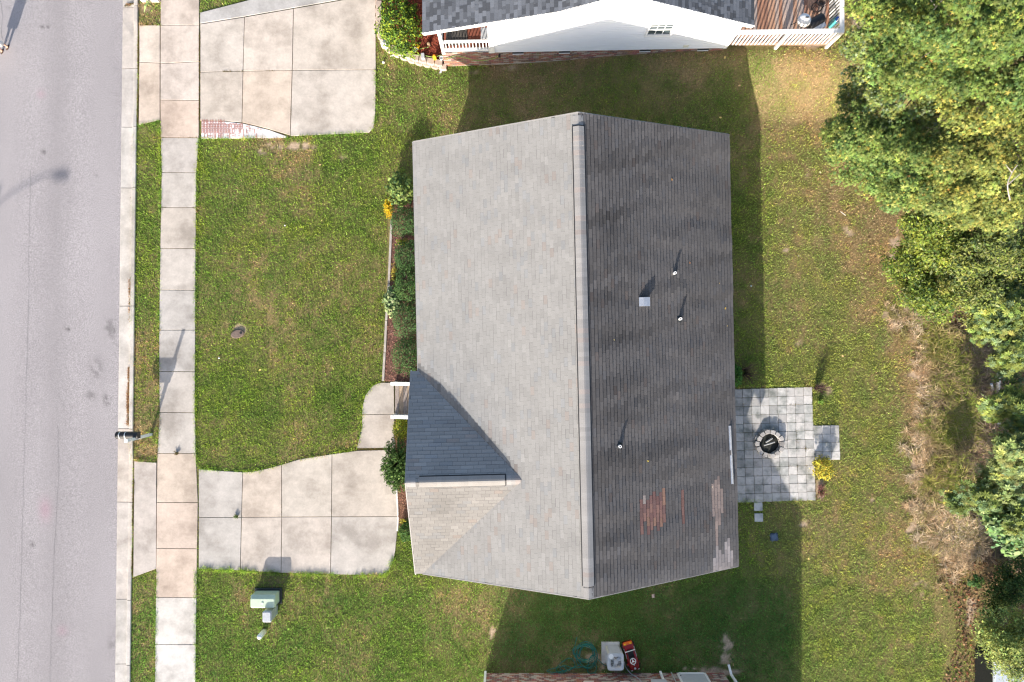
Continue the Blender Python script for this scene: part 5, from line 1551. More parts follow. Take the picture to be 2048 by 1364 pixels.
# ride-on toy convertible: nose towards the brick wall
rc = root('toy_car', W(1262, 1312, 0), 'dark red ride-on toy convertible parked beside the air conditioner', 'toy car')
ca = W(1254, 1284, .25); cb = W(1271, 1340, .25); ca.z = cb.z = 0
F = (cb - ca).normalized(); Sd = Vector((-F.y, F.x, 0)); cc_ = (ca + cb) / 2; CL = (cb - ca).length; CW = .46
Q3 = Matrix(((F.x, Sd.x, 0), (F.y, Sd.y, 0), (0, 0, 1)))
def cp(f, sd, z): return cc_ + F * (f * CL) + Sd * (sd * CW) + Vector((0, 0, z))
m = MB()
secs = [(-.50, .40, .12, .30), (-.46, .47, .09, .37), (-.30, .50, .08, .40), (.05, .50, .08, .42), (.15, .50, .08, .43), (.34, .48, .08, .38), (.46, .42, .09, .32), (.50, .34, .12, .26)]
loops = []
for (f, hw, zb, zt) in secs:
    loops.append([tuple(cp(f, a * hw * 1.0, zb + (zt - zb) * b)) for a, b in ((-1, .15), (-1, .7), (-.88, .95), (-.5, 1.02), (0, 1.05), (.5, 1.02), (.88, .95), (1, .7), (1, .15), (.8, 0), (-.8, 0))])
n = 11; vs = [p for l in loops for p in l]; fs = []
for i in range(len(loops) - 1):
    for k in range(n):
        if 2 <= i <= 2 and k in (3, 4): continue
        fs.append((i * n + k, i * n + (k + 1) % n, (i + 1) * n + (k + 1) % n, (i + 1) * n + k))
fs += [tuple(range(n))[::-1], tuple(range((len(loops) - 1) * n, len(loops) * n))]
m.add(vs, fs); m.build('body', MT['red'], rc, smooth_=True)
m = MB(); m.box(cp(-.10, 0, .24), (CL * .34, CW * .72, .16), rot=Q3); m.build('cockpit', MT['black'], rc)
m = MB(); m.box(cp(-.13, 0, .345), (CL * .16, CW * .62, .07), rot=Q3); m.box(cp(-.24, 0, .42), (CL * .05, CW * .62, .18), rot=Q3); m.build('seat', MT['black'], rc, bevel=.02)
stc = cp(.08, 0, .52); rq = (Vector((0, 0, 1)) - F * .35).normalized().to_track_quat('Z', 'Y').to_matrix()
m = MB(); m.tube([stc + rq @ Vector((.11 * math.cos(t * math.pi / 12), .11 * math.sin(t * math.pi / 12), 0)) for t in range(25)], .014, 8, cap=False)
m.lathe(stc, [(.035, -.01), (.035, .012), (0, .014)], 10, rot=rq)
for k in range(3): m.tube([stc, stc + rq @ Vector((.11 * math.cos(k * 2.094 + .5), .11 * math.sin(k * 2.094 + .5), 0))], .011, 6)
m.build('steering_wheel', MT['white'], rc)
m = MB(); m.tube([cp(-.34, -.46, .36), cp(-.30, -.44, .56), cp(-.30, .44, .56), cp(-.34, .46, .36)], .018, 8); m.build('roll_bar', MT['metal'], rc)
m = MB(); m.tube([cp(-.30, -.44, .555), cp(-.02, -.46, .44)], .011, 6); m.tube([cp(-.30, .44, .555), cp(-.02, .46, .44)], .011, 6); m.build('side_bar', MT['metal'], rc)
m = MB(); m.box(cp(-.485, 0, .33), (.10, CW * .82, .11), rot=Q3); m.build('rear_bumper', MT['orange'], rc, bevel=.015)
for sd in (-.26, .26):
    m = MB(); m.box(cp(-.49, sd, .40), (.05, .08, .04), rot=Q3); m.build('tail_light', MT['yellow'], rc, bevel=.008)
    m = MB(); m.lathe(cp(.47, sd * 1.2, .29), [(.04, 0), (.035, .02), (0, .025)], 10, rot=(F + Vector((0, 0, .8))).normalized().to_track_quat('Z', 'Y').to_matrix()); m.build('headlight', MT['metal'], rc)
# star badge and nose emblem on the bonnet, in plain pale print
m = MB(); q_ = cp(.25, 0, .436); m.add([q_ + F * .035, q_ - F * .03 + Sd * .03, q_ - F * .03 - Sd * .03], [(0, 1, 2)]); m.build('badge', MT['metal'], rc)
m = MB(); q_ = cp(.39, 0, .385); m.lathe(q_, [(.042, 0), (.042, .006), (.028, .008), (.028, .012), (0, .013)], 14); m.build('badge', MT['metal'], rc)
for (f, sd) in ((-.32, -.5), (-.32, .5), (.32, -.5), (.32, .5)):
    m = MB(); m.lathe(cp(f, sd, .12) - Sd * .04, [(.10, 0), (.12, .015), (.12, .065), (.10, .08), (0, .08)], 14, rot=Sd.to_track_quat('Z', 'Y').to_matrix()); m.build('wheel', MT['black'], rc)
for sd in (-.54, .54):
    m = MB(); m.box(cp(.16, sd, .44), (.05, .05, .04), rot=Q3); m.build('mirror', MT['red'], rc, bevel=.008)

# coiled dark green hose
hs = root('garden_hose', W(1165, 1315, 0), 'dark green garden hose lying in loose coils by the brick wall', 'hose')
random.seed(5)
pts = [W(1154, 1274, .02), W(1150, 1290, .03), W(1146, 1306, .04)]
for k in range(7):
    cxp, cyp = 1170 + random.uniform(-5, 7), 1307 + random.uniform(-6, 8); rx, ry = 20 + random.uniform(-4, 3), 19 + random.uniform(-4, 6); rot_ = random.uniform(-.3, .3)
    for t in range(10):
        a = math.pi + 2 * math.pi * t / 10
        ex, ey = rx * math.cos(a), ry * math.sin(a)
        pts.append(W(cxp + ex * math.cos(rot_) - ey * math.sin(rot_), cyp + ex * math.sin(rot_) + ey * math.cos(rot_), .03 + .012 * k + random.uniform(0, .015)))
pts += [W(x, y, .05) for x, y in ((1160, 1328), (1140, 1338), (1118, 1344), (1100, 1344), (1094, 1341), (1110, 1336), (1126, 1333), (1133, 1340), (1124, 1346), (1112, 1340), (1122, 1326), (1140, 1316), (1150, 1330), (1136, 1342), (1120, 1338), (1128, 1331), (1150, 1336), (1175, 1331), (1186, 1326), (1193, 1333), (1190, 1344), (1178, 1346), (1175, 1336), (1182, 1312), (1192, 1314), (1202, 1325), (1212, 1332))]
m = MB(); m.tube(spline(pts, 5), .0155, 6); m.build('hose_length', MT['hose_green'], hs)

# old poles dumped at the wood's edge and a grey storage box under the branches
for (pts, r_, col, l) in (([W(1998.5, 745, .5), W(1995, 788, .12)], .075, (.60, .58, .55), 'longest whitish pole leaning in the brush at the edge of the wood'),
                          ([W(1982.5, 768, .35), W(1986, 781, .1)], .05, (.66, .65, .66), 'short white pole left of the longest one in the brush'),
                          ([W(1997, 842, .3), W(1999, 858, .1)], .07, (.55, .57, .60), 'stubby grey-white pole below the leafy branch in the brush')):
    m = MB(); m.tube([pts[0], (pts[0] + pts[1]) / 2, pts[1]], [r_, r_, r_ * 1.1], 9, col); tag(m.build('pole', MT['wood_x']), l, 'pole')
sb = root('storage_box', W(2010, 1350, 0), 'dark storage box with a pale grey lid under the branches in the lower right corner', 'storage box')
s1 = (CAM_H - 1.1) / FPX
x0, x1, y1, y0 = (1989 - 1024) * s1, (2062 - 1024) * s1, (682 - 1322) * s1, (682 - 1392) * s1
m = MB(); loft(m, [rr_loop(x0 - .02, x1, y0, y1, .03, -.05), rr_loop(x0, x1, y0, y1, .03, 1.03)]); m.build('body', MT['dark_metal'], sb)
m = MB(); loft(m, [rr_loop(x0 - .02, x1 + .03, y0 - .03, y1 + .02, .04, 1.03), rr_loop(x0 - .02, x1 + .03, y0 - .03, y1 + .02, .04, 1.08), rr_loop(x0 + .05, x1 - .03, y0 + .04, y1 - .05, .04, 1.12)]); m.build('lid', M('pale_blue_grey', (.42, .47, .53), noises=[(5, .08, 4, U1)]), sb)

# ================================================================== BEDS
def bed(name, poly_px, col, z=.0, n=2600, zt=0.03):
    P = [W(a, b, 0) for a, b in poly_px]
    ar = sum(P[i].x * P[(i + 1) % len(P)].y - P[(i + 1) % len(P)].x * P[i].y for i in range(len(P)))
    if ar < 0: P = P[::-1]
    m = MB(); m.prism([(p.x, p.y) for p in P], -.12, zt, .02, (col[0] * .55, col[1] * .55, col[2] * .55)); o = m.build(name, MT['mulch'], kind='structure')
    xs = np.array([p.x for p in P]); ys = np.array([p.y for p in P])
    x = rng.uniform(xs.min(), xs.max(), n * 3); y = rng.uniform(ys.min(), ys.max(), n * 3)
    k = in_poly(x, y, [(p.x, p.y) for p in P]); x, y = x[k][:n], y[k][:n]; n = len(x)
    L = rng.uniform(.03, .08, n); Wd = rng.uniform(.012, .028, n); a = rng.uniform(0, 6.28, n); z = zt + rng.uniform(0, .02, n)
    t = rng.uniform(-.02, .03, n)
    dx, dy = np.cos(a), np.sin(a)
    v = np.stack([np.stack([x - dx * L / 2 - dy * Wd / 2, y - dy * L / 2 + dx * Wd / 2, z], -1), np.stack([x - dx * L / 2 + dy * Wd / 2, y - dy * L / 2 - dx * Wd / 2, z], -1),
                  np.stack([x + dx * L / 2 + dy * Wd / 2, y + dy * L / 2 - dx * Wd / 2, z + t], -1), np.stack([x + dx * L / 2 - dy * Wd / 2, y + dy * L / 2 + dx * Wd / 2, z + t], -1)], 1)
    b = np.arange(n)[:, None] * 4
    tr_ = np.concatenate([b + np.array([0, 1, 2]), b + np.array([0, 2, 3])])
    cl = np.array(col) * rng.uniform(.5, 1.5, (n, 1)) * rng.uniform(.9, 1.1, (n, 3))
    np_mesh('bark_chips', v.reshape(-1, 3), tr_, np.repeat(cl, 4, 0), MT['mulch'], o, kind='stuff')
    return o
# bed() children keep world coordinates through np_mesh's parent offset
bed('flower_bed', [(783, 400), (850, 400), (850, 764), (768, 762), (774, 640), (779, 560)], (.25, .13, .10), n=5000)
bed('flower_bed', [(790, 842), (850, 842), (850, 1062), (797, 1062), (796, 1000), (792, 940), (789, 880)], (.27, .14, .09), n=2000)
bed('flower_bed', [(764, -40), (880, -40), (888, 122), (850, 118), (810, 105), (785, 94), (769, 78), (763, 55)], (.34, .085, .05), n=4500, zt=.18)
# ================================================================== FOLIAGE
STAR = []          # five-pointed leaf: five narrow lobes
for k in range(5):
    a = math.pi / 2 + (k - 2) * 1.05
    STAR.append((a, 1.0 if k == 2 else (.92 if k in (1, 3) else .72)))

def leaf_arrays(P, Nrm, size, shape, col, droop=None):
    """P (n,3), Nrm (n,3) normals, size (n,), col (n,3) -> verts, tris, cols"""
    n = len(P)
    r = rng.normal(size=(n, 3)); u = r - (r * Nrm).sum(1, keepdims=True) * Nrm; u /= np.linalg.norm(u, axis=1, keepdims=True) + 1e-9
    w = np.cross(Nrm, u)
    s = size[:, None]
    if shape == 'rosette':
        vs = []
        for a in (0, .9, 1.8, 2.75, 3.6, 4.5, 5.4):
            d = u * math.cos(a) + w * math.sin(a); q = -u * math.sin(a) + w * math.cos(a)
            vs += [P + d * s * .06, P + d * s * .55 + q * s * .17 + Nrm * s * .10, P + d * s - Nrm * s * .12, P + d * s * .55 - q * s * .17 + Nrm * s * .06]
        v = np.stack(vs, 1); k = 28
        b = np.arange(n)[:, None] * k
        t = np.concatenate([b + np.array([4 * i + j for j in tr]) for i in range(7) for tr in ((0, 1, 2), (0, 2, 3))])
    elif shape == 'star':
        vs = []
        for (a, L) in STAR:
            d = u * math.cos(a) + w * math.sin(a); q = -u * math.sin(a) + w * math.cos(a)
            base = P - d * s * .08
            vs += [base - q * s * .15, base + q * s * .15, P + d * s * L * .72 - Nrm * s * .14]
        v = np.stack(vs, 1); k = 15
        b = np.arange(n)[:, None] * k
        t = np.concatenate([b + np.array([3 * i, 3 * i + 1, 3 * i + 2]) for i in range(5)])
    elif shape == 'oak':
        v = np.stack([P - u * s * .5, P + w * s * .30 - u * s * .1, P + w * s * .34 + u * s * .22, P + u * s * .55 - Nrm * s * .12, P - w * s * .34 + u * s * .22, P - w * s * .30 - u * s * .1], 1); k = 6
        b = np.arange(n)[:, None] * k
        t = np.concatenate([b + np.array(q) for q in ((0, 1, 5), (1, 2, 4), (1, 4, 5), (2, 3, 4))])
    else:          # lance: two triangles folded along the midrib
        v = np.stack([P - u * s * .5, P + w * s * .22 + Nrm * s * .06, P + u * s * .5 - Nrm * s * .08, P - w * s * .22 + Nrm * s * .06], 1); k = 4
        b = np.arange(n)[:, None] * k
        t = np.concatenate([b + np.array([0, 1, 2]), b + np.array([0, 2, 3])])
    return v.reshape(-1, 3), t, np.repeat(col, k, 0)

SUNV = np.array(to_sun)      # leaves turn towards the light
def unit(v): return v / (np.linalg.norm(v, axis=1, keepdims=True) + 1e-9)

def leaf_colors(n, base, var=.22, odd=()):
    c = np.array(base) * np.exp(rng.normal(0, var, (n, 1))) * np.exp(rng.normal(0, .06, (n, 3)))
    for (p, col) in odd:
        k = rng.random(n) < p; c[k] = np.array(col) * rng.uniform(.75, 1.2, (k.sum(), 1))
    return np.clip(c, .004, .9)

def clump_leaves(centers, rad, per, flat=.6):
    n = len(centers) * per
    d = unit(rng.normal(size=(n, 3))) * (rng.random((n, 1)) ** .45)
    rr = np.repeat(rad, per)[:, None] if np.ndim(rad) else rad
    off = d * rr * np.array([1, 1, flat])
    return np.repeat(centers, per, 0) + off, d

def tree(name, label, base, blobs, leaf, size, col, per=70, cr=.42, odd=(), trunk_r=.14, group=None, up=.75, cat='tree', shell=.45, crown_label=None):
    """blobs: (x,y,z, rx,ry,rz, clusters). trunk with limbs reaching into every blob, crown of leaf clusters"""
    z0 = gzf(*base) - .05
    r = root(name, (base[0], base[1], z0), label, cat, group)
    CP = []; CC = []
    limbs = MB()
    top = np.mean([b[2] for b in blobs]); bc = Vector((np.mean([b[0] for b in blobs]), np.mean([b[1] for b in blobs]), top))
    B = Vector((base[0], base[1], z0)); fork = B.lerp(bc, .45); fork.x = B.x * .7 + bc.x * .3; fork.y = B.y * .7 + bc.y * .3
    limbs.tube([B, B.lerp(fork, .5) + Vector((random.uniform(-.08, .08), random.uniform(-.08, .08), 0)), fork], [trunk_r * 1.25, trunk_r, trunk_r * .8], 9)
    for bi, (x, y, z, rx, ry, rz, ncl) in enumerate(blobs):
        if len(blobs) > 2: rx, ry, z, ncl = rx * .90, ry * .90, z + (.45, -.35, .1, -.15, .3)[bi % 5], int(ncl * .88)
        c = np.array((x, y, z))
        d = unit(rng.normal(size=(ncl * 3, 3))); d = d[d[:, 2] > -.45][:ncl]
        rad = shell + (1 - shell) * rng.random((len(d), 1)) ** .6
        wob = 1 + .75 * (fbm(d[:, 0] * 2 + x, d[:, 1] * 2 + y + d[:, 2], 1.3, 51)[:, None] - .5) * 2
        p = c + d * rad * wob * np.array((rx, ry, rz))
        CP.append(p); CC.append(d)
        bl = Vector(c); mid = fork.lerp(bl, .55) + Vector((0, 0, .1))
        limbs.tube([fork, mid, bl], [trunk_r * .6, trunk_r * .42, trunk_r * .22], 7)
        for k in rng.choice(len(p), min(len(p), 9), replace=False):
            e = Vector(p[k]); limbs.tube([mid.lerp(bl, random.uniform(.2, .9)), (bl + e) / 2 + Vector((0, 0, .05)), e], [trunk_r * .2, trunk_r * .12, trunk_r * .04], 5)
    limbs.build('trunk', MT['bark'], r, smooth_=True)
    cen = np.concatenate(CP); out = np.concatenate(CC)
    P, d = clump_leaves(cen, np.exp(rng.normal(0, .25, len(cen))) * cr, per)
    o2 = np.repeat(out, per, 0)
    nr = unit(d * .35 + o2 * .4 + np.array([0, 0, up]) * .8 + SUNV * (.9 if leaf in ('rosette', 'oak') else .38) + rng.normal(0, .48, P.shape))
    # clusters differ in tone (species grain, young shoots)
    tone = np.repeat(np.exp(rng.normal(0, .2, len(cen))), per)[:, None]; hue = np.repeat(rng.normal(0, .10, len(cen)), per)[:, None]
    c = leaf_colors(len(P), col, .26, odd) * tone * np.exp(hue * np.array([1, .25, -.6]))
    v, t, cc = leaf_arrays(P, nr, size * np.exp(rng.normal(0, .28, len(P))), leaf, c)
    o = np_mesh('crown', v, t, cc, MT['leaf'], r)
    return r

def bush(label, px, py, wpx, hpx, hgt, leaf='lance', size=.05, col=(.05, .11, .03), n=2600, odd=(), group=None, square=2.0, name='bush', zb=None, loose=.30, var=.3, cat='bush'):
    """clipped or loose shrub whose top middle is seen at (px,py) and covers wpx x hpx photo pixels"""
    zt = hgt * .7
    c = W(px, py, zt); s = (CAM_H - zt) / FPX
    rx, ry = wpx * s / 2, hpx * s / 2
    z0 = (gzf(c.x, c.y) if zb is None else zb)
    r = root(name, (c.x, c.y, z0), label, cat, group)
    m = MB()
    for k in range(7):
        a = k * .9 + random.random(); m.tube([(c.x + .04 * math.cos(a), c.y + .04 * math.sin(a), z0 - .05), (c.x + rx * .35 * math.cos(a), c.y + ry * .35 * math.sin(a), z0 + hgt * .45), (c.x + rx * .65 * math.cos(a), c.y + ry * .65 * math.sin(a), z0 + hgt * .8)], [.018, .014, .006], 5)
    m.build('stem', MT['bark'], r)
    d = unit(rng.normal(size=(n, 3))); d[:, 2] = np.abs(d[:, 2]) * np.where(rng.random(n) < .8, 1, -.55)
    e = (np.abs(d) ** square).sum(1, keepdims=True) ** (-1 / square)
    rad = 1 - .42 * rng.random((n, 1)) ** 1.8
    lf = fbm(d[:, 0] * 1.7 + px, d[:, 1] * 1.7 + d[:, 2] * 1.3 + py, 1.9, 61)[:, None]
    lump = 1 + loose * (lf - .5) * 2
    p = d * e * rad * lump * np.array((rx, ry, hgt * .5)) + np.array((c.x, c.y, z0 + hgt * .5))
    nr = unit(d * .9 + np.array([0, 0, .4]) + SUNV * .35 + rng.normal(0, .5, p.shape))
    cc = leaf_colors(n, col, var, odd)
    v, t, cc = leaf_arrays(p, nr, size * np.exp(rng.normal(0, .25, n)), leaf, cc)
    np_mesh('foliage', v, t, cc, MT['leaf'], r)
    return r

def shoots(label, px, py, wpx, hpx, hgt, n, leafn, size, col, scol=(.2, .14, .1), leaf='lance', name='shrub', odd=(), group=None, var=.25, cat='shrub', zb=None, r0=.008):
    """open shrub of arching shoots with leaves along them (leafn 0: bare twigs)"""
    zt = hgt * .6; c = W(px, py, zt); s = (CAM_H - zt) / FPX; rx, ry = wpx * s / 2, hpx * s / 2
    z0 = gzf(c.x, c.y) if zb is None else zb
    r = root(name, (c.x, c.y, z0), label, cat, group)
    m = MB(); LP = []; LN = []
    for k in range(n):
        a = random.uniform(0, 6.28); q = math.sqrt(random.random())
        tip = Vector((c.x + rx * q * math.cos(a) * 1.05, c.y + ry * q * math.sin(a) * 1.05, z0 + hgt * (1.02 - .5 * q * q) * random.uniform(.8, 1.1)))
        b = Vector((c.x + rx * .18 * math.cos(a), c.y + ry * .18 * math.sin(a), z0))
        mid = b.lerp(tip, .55) + Vector((0, 0, hgt * .22))
        path = [b, b.lerp(mid, .5) + Vector((0, 0, hgt * .08)), mid, tip]
        path = spline(path, 4)
        m.tube(path, [r0 * (1 - .75 * i / (len(path) - 1)) for i in range(len(path))], 4, scol, cap=False)
        for j in range(leafn):
            t = random.uniform(.25, 1.0); f = t * (len(path) - 1); i = min(int(f), len(path) - 2); p = path[i].lerp(path[i + 1], f - i)
            o = Vector((random.gauss(0, 1), random.gauss(0, 1), random.gauss(0, .6))).normalized()
            LP.append(p + o * size * .45); LN.append((o * .5 + Vector((0, 0, .7)) + Vector((random.gauss(0, .4), random.gauss(0, .4), random.gauss(0, .3)))).normalized())
    m.build('stem', MT['wood_x'], r)
    if LP:
        P = np.array(LP); N = np.array(LN); cc = leaf_colors(len(P), col, var, odd)
        v, t, cc = leaf_arrays(P, N, size * np.exp(rng.normal(0, .25, len(P))), leaf, cc)
        np_mesh('foliage', v, t, cc, MT['leaf'], r)
    return r

random.seed(3)
# --- front bed
GB_ = 'clipped dark green shrubs along the front of the house'
bush('loose pale-leaved shrub at the upper corner of the front bed', 800, 377, 54, 62, 1.25, 'oak', .11, (.155, .215, .055), 1300, odd=[(.25, (.08, .15, .05))], name='hydrangea', loose=.5)
bush('topmost clipped dark bush next to the bright yellow plant', 810, 441, 58, 58, 1.05, 'lance', .055, (.045, .10, .03), 3400, odd=[(.15, (.11, .20, .06))], group=GB_, square=2.7, name='boxwood', loose=.42)
bush('clipped dark bush below the first patch of bare mulch', 814, 511, 56, 60, 1.05, 'lance', .055, (.045, .10, .03), 3200, odd=[(.2, (.11, .20, .06))], group=GB_, square=2.7, name='boxwood', loose=.42)
bush('dark bush behind the narrow yellow plant, middle of the front bed', 814, 570, 60, 72, 1.05, 'lance', .06, (.05, .11, .03), 3400, odd=[(.25, (.13, .23, .06))], group=GB_, square=2.4, name='boxwood', loose=.5)
bush('clipped bush below the pale loose plant that leans over the timber', 813, 641, 58, 72, 1.05, 'lance', .055, (.06, .12, .04), 3400, odd=[(.25, (.12, .22, .07))], group=GB_, square=2.7, name='boxwood', loose=.42)
bush('lowest clipped bush, just above the front steps', 813, 711, 60, 78, 1.1, 'lance', .055, (.055, .12, .035), 3600, odd=[(.25, (.12, .22, .06))], group=GB_, square=2.4, name='boxwood', loose=.5)
bush('loose pale green plant leaning over the timber edging', 783, 604, 38, 52, .75, 'oak', .10, (.26, .33, .15), 760, odd=[(.25, (.10, .17, .06))], name='hydrangea', loose=.5)
shoots('bright yellow feathery plant at the top of the timber edging', 777, 415, 24, 44, .6, 70, 26, .055, (.72, .50, .03), (.5, .36, .05), name='golden_shrub', odd=[(.1, (.4, .34, .04))])
shoots('small yellow-green plant above the second clipped bush', 803, 484, 30, 20, .6, 26, 14, .06, (.28, .33, .04), name='golden_shrub')
shoots('narrow yellow plant between timber edging and the middle bushes', 787, 548, 14, 52, .5, 34, 16, .055, (.52, .42, .07), name='golden_shrub', odd=[(.4, (.22, .25, .05))])
shoots('small light green plant under the house eave above the lowest bush', 815, 618, 26, 18, .9, 20, 12, .06, (.14, .24, .05), name='leafy_shrub')
bush('yellow-green rounded bush between the steps and the large arching bush', 801, 858, 32, 46, .85, 'lance', .06, (.30, .32, .03), 2200, odd=[(.3, (.12, .2, .03))], square=2.2, name='golden_bush', loose=.35)
shoots('large dark arching bush at the end of the front path', 793, 932, 66, 112, 1.5, 300, 44, .075, (.065, .13, .03), (.16, .13, .08), name='arching_bush', odd=[(.2, (.15, .24, .06))], cat='bush')
bush('dark low bush tucked under the gable below the driveway edge', 810, 1064, 26, 44, .6, 'lance', .06, (.05, .12, .025), 1700, odd=[(.2, (.14, .24, .05))], name='low_bush')
shoots('little yellow plant on the dark low bush under the gable', 806, 1043, 20, 12, .6, 16, 10, .05, (.5, .45, .06), name='golden_shrub')
# --- patio corner plants
shoots('bare dark twiggy shrub at the upper left corner of the patio', 1492, 745, 62, 56, .75, 60, 5, .035, (.09, .035, .045), (.07, .045, .05), name='twiggy_shrub', r0=.010)
bush('small bright green shrub squeezed against the back wall', 1476, 752, 18, 44, 1.1, 'lance', .07, (.06, .16, .03), 1300, name='green_shrub')
shoots('dried twiggy bush standing on the lawn above the patio corner', 1645, 778, 42, 30, .95, 55, 4, .04, (.12, .06, .05), (.10, .065, .06), name='dead_bush', r0=.010)
shoots('small green tuft just below the dried bush', 1642, 804, 14, 12, .25, 22, 10, .05, (.2, .36, .06), name='green_tuft', zb=SOIL)
bush('bright yellow bush at the right edge of the patio', 1650, 938, 40, 44, .75, 'lance', .08, (.62, .50, .06), 1300, odd=[(.3, (.33, .34, .05)), (.1, (.2, .2, .05))], name='golden_bush', var=.4, loose=.75)
shoots('reddish dry stems below the yellow bush', 1645, 985, 30, 44, .35, 60, 6, .04, (.24, .09, .08), (.22, .11, .1), name='red_stems', zb=SOIL)
# --- upper house bush
bush('tall glossy green bush beside the dark roof at the top', 797, 40, 84, 128, 1.9, 'lance', .105, (.10, .18, .022), 4400, odd=[(.32, (.27, .35, .03)), (.25, (.03, .07, .015))], square=2.4, name='laurel_bush', var=.4, loose=.55)
# --- plant leaning out of the planter at the very top
shoots('green long-leaved plant leaning out of the planter frame', 296, 4, 10, 10, .35, 6, 5, .08, (.3, .42, .12), name='leafy_plant')
m = MB()
for (a, b, w_) in (((297, 1), (288, 27), .05), ((296, 3), (290, 21), .035), ((299, 1), (294, 12), .03)):
    p0, p1 = W(*a, .2), W(*b, .09); d = (p1 - p0).normalized(); nn = Vector((-d.y, d.x, 0)) * w_
    mid = (p0 + p1) / 2 + Vector((0, 0, .08)); m.add([p0 - nn * .3, p0 + nn * .3, mid + nn, mid - nn, p1], [(0, 1, 2, 3), (3, 2, 4)], (.34, .46, .16))
tag(m.build('fallen_stalk', MT['leaf']), 'long pale green leaf blade drooping from the planter over the dry verge', 'leaf blade')
for (px, py, l) in ((472, 1033, 'small green weed growing in the lower driveway joint'), (352, 906, 'small brownish weed in the sidewalk joint')):
    shoots(l, px, py, 12, 10, .12, 26, 8, .035, (.14, .22, .05) if px > 400 else (.18, .15, .05), name='weed', zb=0.0)

# --- trees on the right (each crown at its own height above the ground)
def blob(px, py, z, rpx, rpy, rz, n):
    p = W(px, py, z); s = (CAM_H - z) / FPX
    return (p.x, p.y, z, rpx * s, rpy * s, rz, n)
SG = (.140, .205, .046); SGO = [(.03, (.42, .36, .08)), (.0012, (.55, .28, .08)), (.10, (.27, .32, .10)), (.15, (.09, .16, .05))]
tree('sweetgum_tree', 'tallest sweetgum in the upper right corner', (18.2, 12.6), [blob(1930, 60, 8.2, 120, 90, 1.7, 130), blob(2040, 120, 8.4, 100, 120, 1.8, 110), blob(1800, 30, 6.4, 90, 60, 1.3, 75), blob(1850, 120, 6.8, 100, 70, 1.3, 80)], 'star', .105, SG, per=112, cr=.40, odd=SGO, trunk_r=.2)
tree('sweetgum_tree', 'pale-tipped sweetgum reaching out beside the white deck', (14.6, 10.6), [blob(1760, 130, 5.0, 78, 66, 1.1, 80), blob(1745, 175, 4.2, 56, 50, .9, 40), blob(1830, 200, 5.4, 90, 60, 1.1, 75), blob(1740, 90, 4.0, 40, 50, .8, 28)], 'star', .10, (.19, .245, .065), per=104, cr=.35, odd=[(.02, (.45, .38, .08)), (.18, (.26, .32, .18)), (.15, (.09, .16, .06))], trunk_r=.13)
tree('sweetgum_tree', 'sweetgum with the lowest branch reaching farthest over the lawn', (14.4, 7.2), [blob(1690, 290, 4.0, 62, 46, .9, 50), blob(1760, 275, 5.0, 76, 60, 1.1, 80), blob(1830, 330, 5.4, 90, 70, 1.2, 95), blob(1740, 340, 4.2, 60, 36, .8, 40), blob(1790, 390, 4.2, 60, 40, .9, 50)], 'star', .098, (.155, .225, .055), per=104, cr=.34, odd=SGO, trunk_r=.13)
tree('sweetgum_tree', 'broad yellow-green sweetgum at the right edge of the picture', (18.6, 6.4), [blob(1960, 230, 6.6, 90, 70, 1.3, 85), blob(2040, 280, 7.2, 90, 90, 1.4, 95), blob(1930, 310, 6.2, 90, 60, 1.2, 85), blob(2000, 380, 5.8, 80, 60, 1.2, 75), blob(1890, 400, 5.2, 80, 50, 1.1, 65), blob(1960, 440, 4.8, 60, 26, .8, 34)], 'star', .10, (.205, .24, .056), per=104, cr=.36, odd=[(.10, (.40, .37, .09)), (.0015, (.55, .3, .08)), (.12, (.31, .34, .10)), (.15, (.11, .16, .05))], trunk_r=.17)
tree('wax_myrtle', 'fine-leaved dense thicket tree along the middle right, lawn side', (16.6, 3.6), [blob(1840, 470, 2.6, 62, 46, .9, 70), blob(1838, 530, 2.4, 58, 50, .8, 70), blob(1860, 590, 2.2, 56, 44, .8, 62), blob(1900, 500, 3.0, 60, 56, .9, 70)], 'lance', .10, (.15, .20, .030), per=110, cr=.36, odd=[(.12, (.27, .31, .05)), (.12, (.28, .31, .12)), (.2, (.07, .12, .03))], trunk_r=.08)
tree('wax_myrtle', 'fine-leaved dense thicket tree along the middle right, against the frame', (19.4, 3.3), [blob(1960, 500, 3.4, 70, 56, 1.0, 80), blob(2040, 520, 3.6, 70, 70, 1.1, 85), blob(1930, 570, 2.8, 60, 50, .9, 66), blob(2000, 590, 3.0, 66, 50, 1.0, 70)], 'lance', .105, (.175, .215, .048), per=110, cr=.38, odd=[(.15, (.29, .31, .13)), (.2, (.09, .13, .05))], trunk_r=.09)
OK_ = (.22, .275, .065); OKO = [(.2, (.09, .15, .06)), (.02, (.36, .33, .09)), (.15, (.24, .33, .16))]
tree('oak_sapling', 'young oak with pale leaf rosettes above the dumped poles', (20.6, .8), [blob(1990, 640, 3.0, 36, 40, .7, 34), blob(2030, 700, 3.4, 46, 56, .9, 46), blob(1965, 655, 2.4, 26, 24, .5, 16), blob(2044, 620, 3.6, 40, 50, .8, 40)], 'rosette', .105, OK_, per=36, cr=.36, odd=OKO, trunk_r=.07, up=.9)
tree('oak_sapling', 'young oak hiding the middle of the dumped poles', (21.0, -2.2), [blob(2000, 805, 2.9, 34, 30, .6, 34), blob(2040, 840, 3.3, 34, 50, .8, 34), blob(1982, 818, 2.4, 18, 16, .4, 12)], 'rosette', .105, OK_, per=30, cr=.33, odd=OKO, trunk_r=.06, up=.9)
